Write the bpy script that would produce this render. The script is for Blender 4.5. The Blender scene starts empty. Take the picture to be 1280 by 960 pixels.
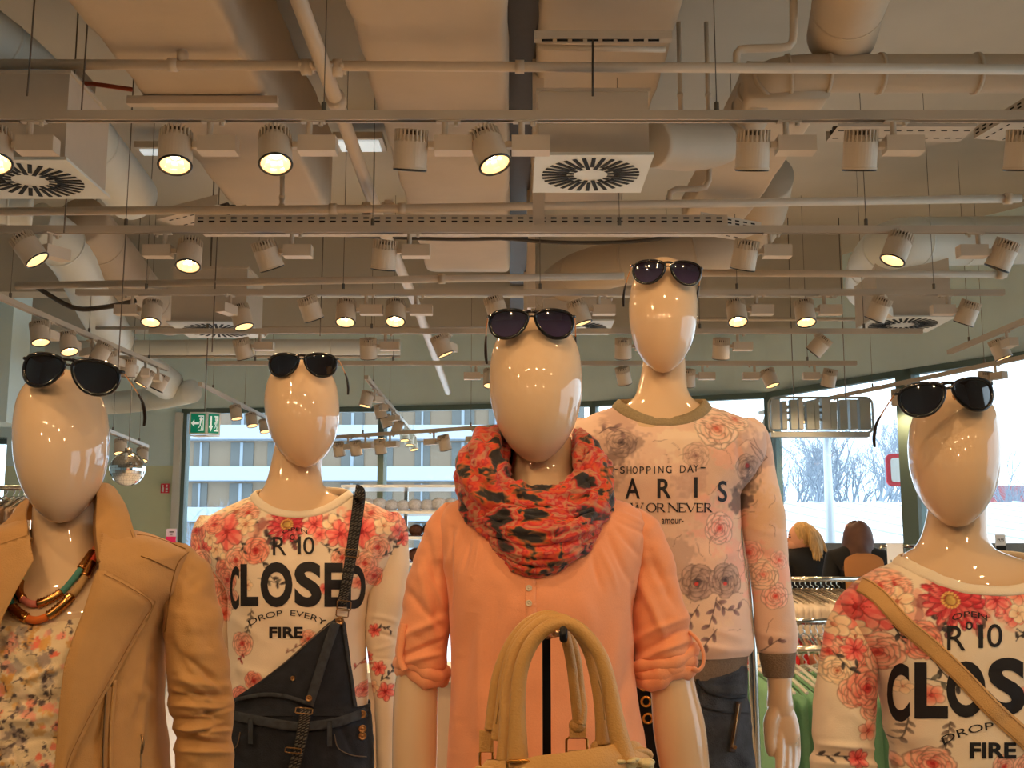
import bpy, bmesh, math, random
import numpy as np
from mathutils import Vector, Matrix, Euler
from mathutils.bvhtree import BVHTree
from mathutils.geometry import delaunay_2d_cdt

random.seed(7)
SC = bpy.context.scene
COL = SC.collection
PI = math.pi
# ------------------------------------------------------------------ camera
F = 1400.0                       # focal length in px of a 1280 wide frame
CAMZ = 1.42
PITCH = math.atan(210.0 / F)
cam_d = bpy.data.cameras.new('camera'); cam = bpy.data.objects.new('camera', cam_d); COL.objects.link(cam)
cam_d.sensor_fit = 'HORIZONTAL'; cam_d.sensor_width = 36.0; cam_d.lens = 36.0 * F / 1280.0
cam_d.clip_start = 0.05; cam_d.clip_end = 500
cam.location = (0, 0, CAMZ); cam.rotation_euler = (PI / 2 + PITCH, 0, 0)
SC.camera = cam
# ------------------------------------------------------------------ view + world
SC.view_settings.view_transform = 'Standard'; SC.view_settings.look = 'None'
SC.view_settings.gamma = 1.0; SC.view_settings.use_curve_mapping = False
SC.view_settings.exposure = -0.12
LAMP_W = 38.0                    # watts of one track spotlight
WARM = (1.0, 0.64, 0.33)
W = bpy.data.worlds.new('overcast_sky'); SC.world = W; W.use_nodes = True
nt = W.node_tree; nt.nodes.clear()
wo = nt.nodes.new('ShaderNodeOutputWorld'); wb = nt.nodes.new('ShaderNodeBackground')
tc = nt.nodes.new('ShaderNodeTexCoord'); sx = nt.nodes.new('ShaderNodeSeparateXYZ'); rp = nt.nodes.new('ShaderNodeValToRGB')
rp.color_ramp.elements[0].position = 0.45; rp.color_ramp.elements[0].color = (0.72, 0.84, 0.93, 1)
rp.color_ramp.elements[1].position = 0.75; rp.color_ramp.elements[1].color = (0.86, 0.93, 1.0, 1)
mr = nt.nodes.new('ShaderNodeMapRange'); mr.inputs[1].default_value = -1; mr.inputs[2].default_value = 1
nt.links.new(tc.outputs['Generated'], sx.inputs[0]); nt.links.new(sx.outputs[2], mr.inputs[0])
nt.links.new(mr.outputs[0], rp.inputs[0]); nt.links.new(rp.outputs[0], wb.inputs[0])
nt.links.new(wb.outputs[0], wo.inputs[0]); wb.inputs[1].default_value = 3.9
SC.cycles.use_denoising = True
SC.cycles.max_bounces = 7; SC.cycles.diffuse_bounces = 4; SC.cycles.glossy_bounces = 4
SC.cycles.transmission_bounces = 6; SC.cycles.transparent_max_bounces = 12
SC.cycles.sample_clamp_indirect = 4.0

# ------------------------------------------------------------------ projection helpers
CF = np.array([0, math.cos(PITCH), math.sin(PITCH)]); CU = np.array([0, -math.sin(PITCH), math.cos(PITCH)])
def ray(px, py):
    px = np.asarray(px, float); py = np.asarray(py, float)
    u = (px - 640) / F; v = (480 - py) / F
    return np.stack([u, CF[1] + v * CU[1], CF[2] + v * CU[2]], -1)
def P(px, py, Y):
    d = ray(px, py); t = np.asarray(Y) / d[..., 1]
    return d * t[..., None] + np.array([0, 0, CAMZ])
def PZ(px, py, Z):
    d = ray(px, py); t = (Z - CAMZ) / d[..., 2]
    return d * t[..., None] + np.array([0, 0, CAMZ])
def V3(a): return Vector((float(a[0]), float(a[1]), float(a[2])))
def proj(Vt):
    q = Vt - np.array([0, 0, CAMZ]); d = q @ CF
    return 640 + F * q[..., 0] / d, 480 - F * (q @ CU) / d

# ------------------------------------------------------------------ materials
MATS = {}
def lin(c):
    c = np.asarray(c, float)
    return np.where(c <= 0.04045, c / 12.92, ((c + 0.055) / 1.055) ** 2.4)
def mat(name, col=(.8, .8, .8), rough=.6, metal=0, coat=0, noise=0, nscale=20, bump=0, bscale=200, emit=None, estr=0,
        attr=None, sheen=0, alpha=1, trans=0, ior=1.45, stretch=None, sub=0):
    """col in display (sRGB) values"""
    if name in MATS: return MATS[name]
    m = bpy.data.materials.new(name); MATS[name] = m; m.use_nodes = True
    t = m.node_tree; b = t.nodes['Principled BSDF']; L = t.links
    c = tuple(lin(col)) + (1,)
    b.inputs['Base Color'].default_value = c
    b.inputs['Roughness'].default_value = rough; b.inputs['Metallic'].default_value = metal
    b.inputs['Coat Weight'].default_value = coat; b.inputs['Coat Roughness'].default_value = .02
    b.inputs['IOR'].default_value = ior
    if sheen: b.inputs['Sheen Weight'].default_value = sheen; b.inputs['Sheen Roughness'].default_value = .5
    if trans: b.inputs['Transmission Weight'].default_value = trans
    if alpha < 1: b.inputs['Alpha'].default_value = alpha
    if emit is not None:
        b.inputs['Emission Color'].default_value = tuple(emit) + (1,); b.inputs['Emission Strength'].default_value = estr
    tcn = t.nodes.new('ShaderNodeTexCoord'); mp = t.nodes.new('ShaderNodeMapping'); L.new(tcn.outputs['Object'], mp.inputs[0])
    if stretch: mp.inputs['Scale'].default_value = stretch
    src = None
    if attr:
        a = t.nodes.new('ShaderNodeAttribute'); a.attribute_name = attr; src = a.outputs['Color']
        L.new(src, b.inputs['Base Color'])
    if noise:
        n = t.nodes.new('ShaderNodeTexNoise'); n.inputs['Scale'].default_value = nscale; n.inputs['Detail'].default_value = 5
        L.new(mp.outputs[0], n.inputs['Vector'])
        r = t.nodes.new('ShaderNodeMapRange'); r.inputs[1].default_value = .25; r.inputs[2].default_value = .75
        r.inputs[3].default_value = 1 - noise; r.inputs[4].default_value = 1 + noise * .6
        L.new(n.outputs['Fac'], r.inputs[0])
        mx = t.nodes.new('ShaderNodeMix'); mx.data_type = 'RGBA'; mx.blend_type = 'MULTIPLY'; mx.inputs[0].default_value = 1
        if src: L.new(src, mx.inputs[6])
        else: mx.inputs[6].default_value = c
        L.new(r.outputs[0], mx.inputs[7]); L.new(mx.outputs[2], b.inputs['Base Color'])
    if bump:
        n = t.nodes.new('ShaderNodeTexNoise'); n.inputs['Scale'].default_value = bscale; n.inputs['Detail'].default_value = 3
        L.new(mp.outputs[0], n.inputs['Vector'])
        bp = t.nodes.new('ShaderNodeBump'); bp.inputs['Strength'].default_value = bump; bp.inputs['Distance'].default_value = .004
        L.new(n.outputs['Fac'], bp.inputs['Height']); L.new(bp.outputs[0], b.inputs['Normal'])
    return m

def splotch_mat(name, ramp, scale, base_seed, rough=.8, warp=1.2, bump=.4, detail=3, stretch=None):
    """printed cloth whose colours come in irregular patches"""
    m = bpy.data.materials.new(name); m.use_nodes = True; t = m.node_tree; L = t.links; b = t.nodes['Principled BSDF']
    b.inputs['Roughness'].default_value = rough; b.inputs['Sheen Weight'].default_value = .2
    tcn = t.nodes.new('ShaderNodeTexCoord'); mp = t.nodes.new('ShaderNodeMapping'); mp.inputs['Location'].default_value = base_seed
    if stretch: mp.inputs['Scale'].default_value = stretch
    L.new(tcn.outputs['Object'], mp.inputs[0])
    n0 = t.nodes.new('ShaderNodeTexNoise'); n0.inputs['Scale'].default_value = scale * .6; L.new(mp.outputs[0], n0.inputs['Vector'])
    ad = t.nodes.new('ShaderNodeVectorMath'); ad.operation = 'MULTIPLY_ADD'; ad.inputs[1].default_value = (warp / scale,) * 3
    L.new(n0.outputs['Color'], ad.inputs[0]); L.new(mp.outputs[0], ad.inputs[2])
    n1 = t.nodes.new('ShaderNodeTexNoise'); n1.inputs['Scale'].default_value = scale; n1.inputs['Detail'].default_value = detail
    n1.inputs['Roughness'].default_value = .62; n1.inputs['Distortion'].default_value = .35
    L.new(ad.outputs[0], n1.inputs['Vector'])
    r = t.nodes.new('ShaderNodeValToRGB'); r.color_ramp.interpolation = 'LINEAR'
    e = r.color_ramp.elements
    while len(e) > 1: e.remove(e[0])
    for i, (p_, c_) in enumerate(ramp):
        q = e[0] if i == 0 else e.new(p_)
        q.position = p_; q.color = tuple(lin(c_)) + (1,)
    L.new(n1.outputs['Fac'], r.inputs[0]); L.new(r.outputs[0], b.inputs['Base Color'])
    n = t.nodes.new('ShaderNodeTexNoise'); n.inputs['Scale'].default_value = 90; L.new(tcn.outputs['Object'], n.inputs['Vector'])
    bp = t.nodes.new('ShaderNodeBump'); bp.inputs['Strength'].default_value = bump; bp.inputs['Distance'].default_value = .004
    L.new(n.outputs['Fac'], bp.inputs['Height']); L.new(bp.outputs[0], b.inputs['Normal'])
    MATS[name] = m; return m

def glass_mat(name, tint, gloss=.12):
    m = bpy.data.materials.new(name); m.use_nodes = True; t = m.node_tree; t.nodes.clear(); MATS[name] = m
    o = t.nodes.new('ShaderNodeOutputMaterial'); a = t.nodes.new('ShaderNodeBsdfTransparent'); g = t.nodes.new('ShaderNodeBsdfGlossy')
    a.inputs[0].default_value = tuple(tint) + (1,); g.inputs['Roughness'].default_value = .02
    fr = t.nodes.new('ShaderNodeFresnel'); fr.inputs[0].default_value = 1.35
    mx = t.nodes.new('ShaderNodeMixShader'); t.links.new(fr.outputs[0], mx.inputs[0])
    t.links.new(a.outputs[0], mx.inputs[1]); t.links.new(g.outputs[0], mx.inputs[2]); t.links.new(mx.outputs[0], o.inputs[0])
    return m

# ------------------------------------------------------------------ object helpers
def link(name, me, m=None, parent=None, smooth=True):
    o = bpy.data.objects.new(name, me); COL.objects.link(o)
    if m is not None:
        for k in (m if isinstance(m, (list, tuple)) else [m]): me.materials.append(k)
    if smooth and len(me.polygons): me.polygons.foreach_set('use_smooth', [True] * len(me.polygons))
    if parent is not None:
        o.parent = parent
        o.matrix_parent_inverse = world_of(parent).inverted()
    return o
def world_of(o):
    m = Matrix.LocRotScale(o.location, o.rotation_euler, o.scale)
    return (world_of(o.parent) @ o.matrix_parent_inverse @ m) if o.parent else m
def tag(o, label=None, cat=None, group=None, kind=None):
    if label: o['label'] = label
    if cat: o['category'] = cat
    if group: o['group'] = group
    if kind: o['kind'] = kind
    return o
def root(name, loc, label, cat, group=None, rz=0):
    o = bpy.data.objects.new(name, None); COL.objects.link(o); o.location = tuple(float(c) for c in loc); o.rotation_euler = (0, 0, rz)
    o.empty_display_size = .05
    return tag(o, label, cat, group)

class MB:
    """collects shapes into one mesh"""
    def __init__(s): s.v = []; s.f = []; s.n = 0; s.mi = []
    def add(s, v, f, mi=0):
        v = np.asarray(v, float).reshape(-1, 3); s.v.append(v)
        s.f += [tuple(i + s.n for i in q) for q in f]; s.mi += [mi] * len(f); s.n += len(v); return s
    def box(s, a, b, mi=0, M=None):
        a, b = np.minimum(a, b).astype(float), np.maximum(a, b).astype(float)
        return s._box(a, b, mi, M)
    def _box(s, a, b, mi, M):
        v = np.array([[x, y, z] for x in (0, 1) for y in (0, 1) for z in (0, 1)], float)
        v = a + v * (b - a)
        if M is not None: v = np.array([M @ Vector(p) for p in v])
        f = [(0, 1, 3, 2), (4, 6, 7, 5), (0, 4, 5, 1), (2, 3, 7, 6), (0, 2, 6, 4), (1, 5, 7, 3)]
        return s.add(v, f, mi)
    def tube(s, pts, r, n=12, closed=False, flat=1.0, caps=True, smooth=0, mi=0, up=None):
        pts = np.asarray(pts, float)
        rr = np.full(len(pts), r, float) if np.isscalar(r) else np.asarray(r, float)
        if smooth:
            pts, rr = cr(pts, rr, smooth, closed)
        m = len(pts)
        if closed: tg = np.roll(pts, -1, 0) - np.roll(pts, 1, 0)
        else: tg = np.gradient(pts, axis=0)
        tg /= np.linalg.norm(tg, axis=1)[:, None] + 1e-12
        if up is None:
            u = np.cross(tg[0], [0.13, 0.2, 1.0]);
            if np.linalg.norm(u) < 1e-3: u = np.cross(tg[0], [1, 0, 0])
            u /= np.linalg.norm(u)
        U = np.zeros((m, 3))
        for i in range(m):
            if up is not None:
                u = np.cross(tg[i], up)
            else:
                u = u - tg[i] * (u @ tg[i])
            u = u / (np.linalg.norm(u) + 1e-12); U[i] = u
        Wv = np.cross(tg, U)
        a = np.linspace(0, 2 * PI, n, endpoint=False)
        v = pts[:, None] + rr[:, None, None] * (np.cos(a)[None, :, None] * U[:, None] + flat * np.sin(a)[None, :, None] * Wv[:, None])
        s.add(v.reshape(-1, 3), gridfaces(m, n, closed_rows=closed), mi)
        if caps and not closed:
            b0 = s.n - m * n
            s.f.append(tuple(b0 + i for i in range(n))[::-1]); s.f.append(tuple(b0 + (m - 1) * n + i for i in range(n))); s.mi += [mi, mi]
        return s
    def cyl(s, c, r, h, n=24, r2=None, axis='Z', mi=0, M=None):
        a = np.linspace(0, 2 * PI, n, endpoint=False); r2 = r if r2 is None else r2
        lo = np.stack([r * np.cos(a), r * np.sin(a), np.zeros(n)], -1); hi = np.stack([r2 * np.cos(a), r2 * np.sin(a), np.full(n, h)], -1)
        v = np.concatenate([lo, hi])
        if axis == 'X': v = v[:, [2, 0, 1]]
        if axis == 'Y': v = v[:, [1, 2, 0]]
        v = v + np.asarray(c, float)
        if M is not None: v = np.array([M @ Vector(p) for p in v])
        f = [(i, (i + 1) % n, n + (i + 1) % n, n + i) for i in range(n)] + [tuple(range(n))[::-1], tuple(range(n, 2 * n))]
        return s.add(v, f, mi)
    def grid(s, V, wrap=False, mi=0, cap0=False, cap1=False):
        r, c = V.shape[:2]; s.add(V.reshape(-1, 3), gridfaces(r, c, wrap), mi)
        b0 = s.n - r * c
        if cap0: s.f.append(tuple(b0 + i for i in range(c))[::-1]); s.mi.append(mi)
        if cap1: s.f.append(tuple(b0 + (r - 1) * c + i for i in range(c))); s.mi.append(mi)
        return s
    def ell(s, c, r, n=24, m=16, M=None, mi=0):
        th = np.linspace(0, PI, m); ph = np.linspace(0, 2 * PI, n, endpoint=False)
        V = np.stack([np.sin(th)[:, None] * np.cos(ph), np.sin(th)[:, None] * np.sin(ph), np.cos(th)[:, None] * np.ones(n)], -1) * np.asarray(r, float)
        if M is not None: V = V @ np.array(M.to_3x3()).T
        V = V + np.asarray(c, float)
        return s.grid(V[::-1], True, mi)
    def mesh(s, name):
        me = bpy.data.meshes.new(name); v = np.concatenate(s.v)
        me.from_pydata(v.tolist(), [], s.f)
        if any(s.mi): me.polygons.foreach_set('material_index', s.mi)
        return me
    def build(s, name, m, parent=None, smooth=True):
        me = s.mesh(name); return link(name, me, m, parent, smooth)
def gridfaces(r, c, wrap=True, closed_rows=False):
    f = []
    cc = c if wrap else c - 1; rr = r if closed_rows else r - 1
    i = np.arange(rr)[:, None]; j = np.arange(cc)[None, :]
    i2 = (i + 1) % r; j2 = (j + 1) % c
    q = np.stack([(i * c + j) + 0 * j, i * c + j2, i2 * c + j2, i2 * c + j], -1).reshape(-1, 4)
    return [tuple(t) for t in q.tolist()]
def cr(pts, rr, k, closed=False):
    """Catmull-Rom with k steps per span"""
    n = len(pts); D = np.concatenate([pts, rr[:, None]], 1); out = []
    rng = range(n if closed else n - 1)
    t = np.linspace(0, 1, k, endpoint=False)[:, None]
    for i in rng:
        if closed: p0, p1, p2, p3 = D[(i - 1) % n], D[i], D[(i + 1) % n], D[(i + 2) % n]
        else: p0, p1, p2, p3 = D[max(i - 1, 0)], D[i], D[i + 1], D[min(i + 2, n - 1)]
        out.append(.5 * ((2 * p1) + (-p0 + p2) * t + (2 * p0 - 5 * p1 + 4 * p2 - p3) * t ** 2 + (-p0 + 3 * p1 - 3 * p2 + p3) * t ** 3))
    if not closed: out.append(D[-1:])
    o = np.concatenate(out); return o[:, :3], o[:, 3]
def interp(x, xk, yk):
    """monotone-ish cubic (Fritsch-Carlson) through the keys"""
    xk = np.asarray(xk, float); yk = np.asarray(yk, float)
    h = np.diff(xk); d = np.diff(yk) / h
    m = np.zeros(len(xk)); m[0] = d[0]; m[-1] = d[-1]
    if len(xk) > 2:
        s = d[:-1] * d[1:] > 0
        w1 = 2 * h[1:] + h[:-1]; w2 = h[1:] + 2 * h[:-1]
        with np.errstate(divide='ignore', invalid='ignore'):
            hm = (w1 + w2) / (w1 / d[:-1] + w2 / d[1:])
        m[1:-1] = np.where(s, hm, 0)
    i = np.clip(np.searchsorted(xk, x) - 1, 0, len(xk) - 2)
    t = (x - xk[i]) / h[i]
    return ((1 + 2 * t) * (1 - t) ** 2) * yk[i] + t * (1 - t) ** 2 * h[i] * m[i] + t * t * (3 - 2 * t) * yk[i + 1] + t * t * (t - 1) * h[i] * m[i + 1]

# ------------------------------------------------------------------ lofts: rings (py, L, R, half depth, dy, dip)
def loft(rings, Y0, step=3.0, nf=48, nb=24, ex=2.25, top=None, bottom=None):
    R = [tuple(r) + (0,) * (6 - len(r)) for r in rings]
    R = [(r[0], r[1], r[2], r[3] if r[3] else (r[2] - r[1]) * .5 * Y0 / F, r[4], r[5]) for r in R]
    K = np.array(R, float); pk = K[:, 0]
    n = max(4, int((pk[-1] - pk[0]) / step)); py = np.linspace(pk[0], pk[-1], n)
    L, Rr, b, yo, dip = [interp(py, pk, K[:, i]) for i in range(1, 6)]
    th = np.concatenate([np.linspace(0, PI, nf, endpoint=False), np.linspace(PI, 2 * PI, nb, endpoint=False)])
    c, s = np.cos(th), np.sin(th)
    cx = np.sign(c) * np.abs(c) ** (2 / ex); sy = np.sign(s) * np.abs(s) ** (2 / ex)
    A = P(L, py, Y0); B = P(Rr, py, Y0)
    C = (A + B) / 2
    V = np.zeros((n, len(th), 3))
    V[..., 1] = Y0 + yo[:, None] - b[:, None] * sy
    fr = np.where(s > 0, np.abs(s) ** 1.6, -.25 * np.abs(s))
    V[..., 2] = C[:, 2:3] - (dip * Y0 / F)[:, None] * fr
    return fit_width(V, L, Rr, py, Y0, cx)
def fit_width(V, L, R, py, Y0, cx):
    """widen or narrow each ring until the solid form is as wide as it should be seen"""
    l, r = L.astype(float).copy(), R.astype(float).copy()
    for _ in range(4):
        A = P(l, py, Y0)[:, 0]; B = P(r, py, Y0)[:, 0]
        V[..., 0] = ((A + B) / 2)[:, None] + ((B - A) / 2)[:, None] * cx
        px, _y = proj(V); l += L - px.min(1); r += R - px.max(1)
    return V
def normals(V):
    du = np.roll(V, -1, 1) - np.roll(V, 1, 1); dv = np.gradient(V, axis=0)
    N = np.cross(dv, du); N /= np.linalg.norm(N, axis=-1)[..., None] + 1e-12
    c = V.mean(axis=1, keepdims=True)
    if np.mean(np.sum((V - c) * N, -1)) < 0: N = -N
    return N
_h = {}
def vnoise(x, y, seed=0):
    if seed not in _h: _h[seed] = np.random.RandomState(seed).rand(256, 256)
    T = _h[seed]; xi = np.floor(x).astype(int); yi = np.floor(y).astype(int); fx = x - xi; fy = y - yi
    fx = fx * fx * (3 - 2 * fx); fy = fy * fy * (3 - 2 * fy)
    g = lambda a, b: T[a & 255, b & 255]
    return ((g(xi, yi) * (1 - fx) + g(xi + 1, yi) * fx) * (1 - fy) + (g(xi, yi + 1) * (1 - fx) + g(xi + 1, yi + 1) * fx) * fy) * 2 - 1
def crease(V, folds, rumple=.0015, rs=28, seed=1, rx=1.0, ry=1.0):
    """push the cloth out or in along fold lines (x0,y0,x1,y1,width,height in mm)"""
    N = normals(V); px, py = proj(V)
    D = 1.3 * rumple * (vnoise(px / rs * rx, py / rs * ry, seed) + .5 * vnoise(px / rs * 2.1 * rx + 9, py / rs * 2.1 * ry, seed + 1))
    fm = np.clip(-N[..., 1] * 2 + .4, 0, 1)
    for x0, y0, x1, y1, w, h in folds:
        dx, dy = x1 - x0, y1 - y0; l2 = dx * dx + dy * dy
        t = ((px - x0) * dx + (py - y0) * dy) / l2; tt = np.clip(t, 0, 1)
        bow = 3.0 * np.sin(tt * PI + x0)
        d = np.hypot(px - x0 - tt * dx + bow * dy / math.sqrt(l2) * .6, py - y0 - tt * dy - bow * dx / math.sqrt(l2) * .6)
        D = D + 1.35 * h / 1000 * np.exp(-(d / w) ** 2) * np.sin(np.clip(tt, .04, .96) * PI) ** .6 * fm
    return V + N * D[..., None]
def fused(b, voxel=.0028, it=6):
    """melt the overlapping limbs of b into one skin"""
    me = b.mesh('fused'); o = bpy.data.objects.new('fused', me); COL.objects.link(o)
    r = o.modifiers.new('r', 'REMESH'); r.mode = 'VOXEL'; r.voxel_size = voxel
    s = o.modifiers.new('s', 'SMOOTH'); s.iterations = it; s.factor = .5
    bpy.context.view_layer.update(); m2 = bpy.data.meshes.new_from_object(o.evaluated_get(bpy.context.evaluated_depsgraph_get()))
    v = np.zeros(len(m2.vertices) * 3); m2.vertices.foreach_get('co', v); f = [tuple(p.vertices) for p in m2.polygons]
    bpy.data.objects.remove(o); bpy.data.meshes.remove(m2); bpy.data.meshes.remove(me); return v.reshape(-1, 3), f
def bvh_of(Vs):
    v = []; f = []; n = 0
    for V in Vs:
        r, c = V.shape[:2]; v.append(V.reshape(-1, 3)); f += [tuple(i + n for i in q) for q in gridfaces(r, c)]; n += r * c
    return BVHTree.FromPolygons(np.concatenate(v).tolist(), f)
def hit(bvh, px, py, fallbackY):
    d = V3(ray(px, py)).normalized(); h = bvh.ray_cast(Vector((0, 0, CAMZ)), d)
    if h[0] is None: return Vector(P(px, py, fallbackY)), d
    return h[0], d
def drape(poly, bvh, off, Yfb, step=4.0, bulge=0.0, holes=None, smoothdepth=0):
    """a cloth piece: polygon in frame px laid on a surface, `off` metres proud of it, with a turned edge"""
    pts = []
    for i in range(len(poly)):
        a = np.array(poly[i], float); b = np.array(poly[(i + 1) % len(poly)], float)
        k = max(1, int(np.hypot(*(b - a)) / step))
        for j in range(k): pts.append(a + (b - a) * j / k)
    nb = len(pts); A = np.array(pts)
    x0, y0 = A.min(0); x1, y1 = A.max(0)
    gx, gy = np.meshgrid(np.arange(x0 + step / 2, x1, step), np.arange(y0 + step / 2, y1, step)); G = np.stack([gx.ravel(), gy.ravel()], -1)
    keep = inside(G, A); G = G[keep]
    dist = np.min(np.hypot(G[:, None, 0] - A[None, :, 0], G[:, None, 1] - A[None, :, 1]), 1) if len(G) else np.zeros(0)
    G = G[dist > step * .45]; dist = dist[dist > step * .45]
    allp = np.concatenate([A, G]) if len(G) else A
    r = delaunay_2d_cdt([Vector((float(p[0]), float(p[1]))) for p in allp], [], [list(range(nb))], 1, 1e-4)
    ov, of = r[0], r[2]
    out = []
    for k, p in enumerate(ov):
        h, d = hit(bvh, p[0], p[1], Yfb)
        dd = 0
        if bulge:
            e = float(np.min(np.hypot(A[:, 0] - p[0], A[:, 1] - p[1]))); dd = bulge * min(1, e / 12.0) ** .6
        out.append(h - d * (off + dd))
    v = [tuple(p) for p in out]; f = [tuple(q) for q in of]
    base = len(v)
    orig = r[3]; idx = {}
    for k, o in enumerate(orig):
        for q in o:
            if q < nb: idx[q] = k
    ring = [idx[q] for q in range(nb) if q in idx]
    for k in ring:
        d = (Vector(v[k]) - Vector((0, 0, CAMZ))).normalized(); v.append(tuple(Vector(v[k]) + d * (abs(off) + .002)))
    m = len(ring)
    f += [(ring[i], ring[(i + 1) % m], base + (i + 1) % m, base + i) for i in range(m)]
    return v, f
def inside(G, A):
    x, y = G[:, 0], G[:, 1]; n = len(A); c = np.zeros(len(G), bool); j = n - 1
    for i in range(n):
        xi, yi = A[i]; xj, yj = A[j]
        with np.errstate(divide='ignore', invalid='ignore'):
            m = ((yi > y) != (yj > y)) & (x < (xj - xi) * (y - yi) / (yj - yi + 1e-12) + xi)
        c ^= m; j = i
    return c
def cloth(name, poly, bvh, off, Y, m, parent, label=None, **k):
    b = MB(); b.add(*drape(poly, bvh, off, Y, **k)); o = b.build(name, m, parent)
    if label: o['label'] = label
    return o
def strip(center, width):
    """polygon of a band along a centre line, px"""
    c = np.array(center, float); c3, w = cr(np.c_[c, np.zeros(len(c))], np.broadcast_to(np.asarray(width, float), (len(c),)).copy(), 6)
    c = c3[:, :2]; t = np.gradient(c, axis=0); t /= np.linalg.norm(t, axis=1)[:, None]; n = np.stack([-t[:, 1], t[:, 0]], -1)
    return np.concatenate([c + n * w[:, None] / 2, (c - n * w[:, None] / 2)[::-1]]).tolist()
def stitches(name, center, bvh, off, Y, m, parent, w=1.0):
    c = np.array(center, float); c3, _ = cr(np.c_[c, np.zeros(len(c))], np.zeros(len(c)), 8)
    pts = []
    for p in c3:
        h, d = hit(bvh, p[0], p[1], Y); pts.append(h - d * off)
    return MB().tube(pts, w * Y / F / 2, 6).build(name, m, parent)

# ------------------------------------------------------------------ lettering pressed on cloth
def text_polys(s, weight=0.0):
    cu = bpy.data.curves.new('lettering', 'FONT'); cu.body = s; cu.size = 1; cu.offset = weight; cu.resolution_u = 5
    o = bpy.data.objects.new('lettering', cu); COL.objects.link(o)
    me = bpy.data.meshes.new_from_object(o); bpy.data.objects.remove(o); bpy.data.curves.remove(cu)
    bm = bmesh.new(); bm.from_mesh(me); bpy.data.meshes.remove(me)
    bmesh.ops.triangulate(bm, faces=bm.faces[:])
    return bm
def letters(specs, bvh, off, Y, m, parent, name='lettering', label=None):
    """specs: (text, x0,y0,x1,y1, weight, warp) box in frame px; warp(u,v)->(px,py) optional"""
    o = None
    for s, x0, y0, x1, y1, wt, warp in specs:
        B = MB()
        bm = text_polys(s, wt)
        xs = [v.co.x for v in bm.verts]; ys = [v.co.y for v in bm.verts]
        a0, a1, b0, b1 = min(xs), max(xs), min(ys), max(ys)
        for v in bm.verts:
            u = (v.co.x - a0) / (a1 - a0); w = (v.co.y - b0) / (b1 - b0)
            v.co = (x0 + (x1 - x0) * u, y1 + (y0 - y1) * w, 0)
        for _ in range(4):
            lg = [e for e in bm.edges if e.calc_length() > 5.0]
            if not lg: break
            bmesh.ops.subdivide_edges(bm, edges=lg, cuts=1); bmesh.ops.triangulate(bm, faces=bm.faces[:])
        bm.verts.ensure_lookup_table(); vs = []
        for v in bm.verts:
            x, y = v.co.x, v.co.y
            if warp: x, y = warp((x - x0) / (x1 - x0), (y - y0) / (y1 - y0))
            h, d = hit(bvh, x, y, Y); vs.append(h - d * off)
        fs = [tuple(q.index for q in f.verts) for f in bm.faces]
        B.add(vs, fs); bm.free()
        o = B.build(name, m, parent)
    return o

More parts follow.
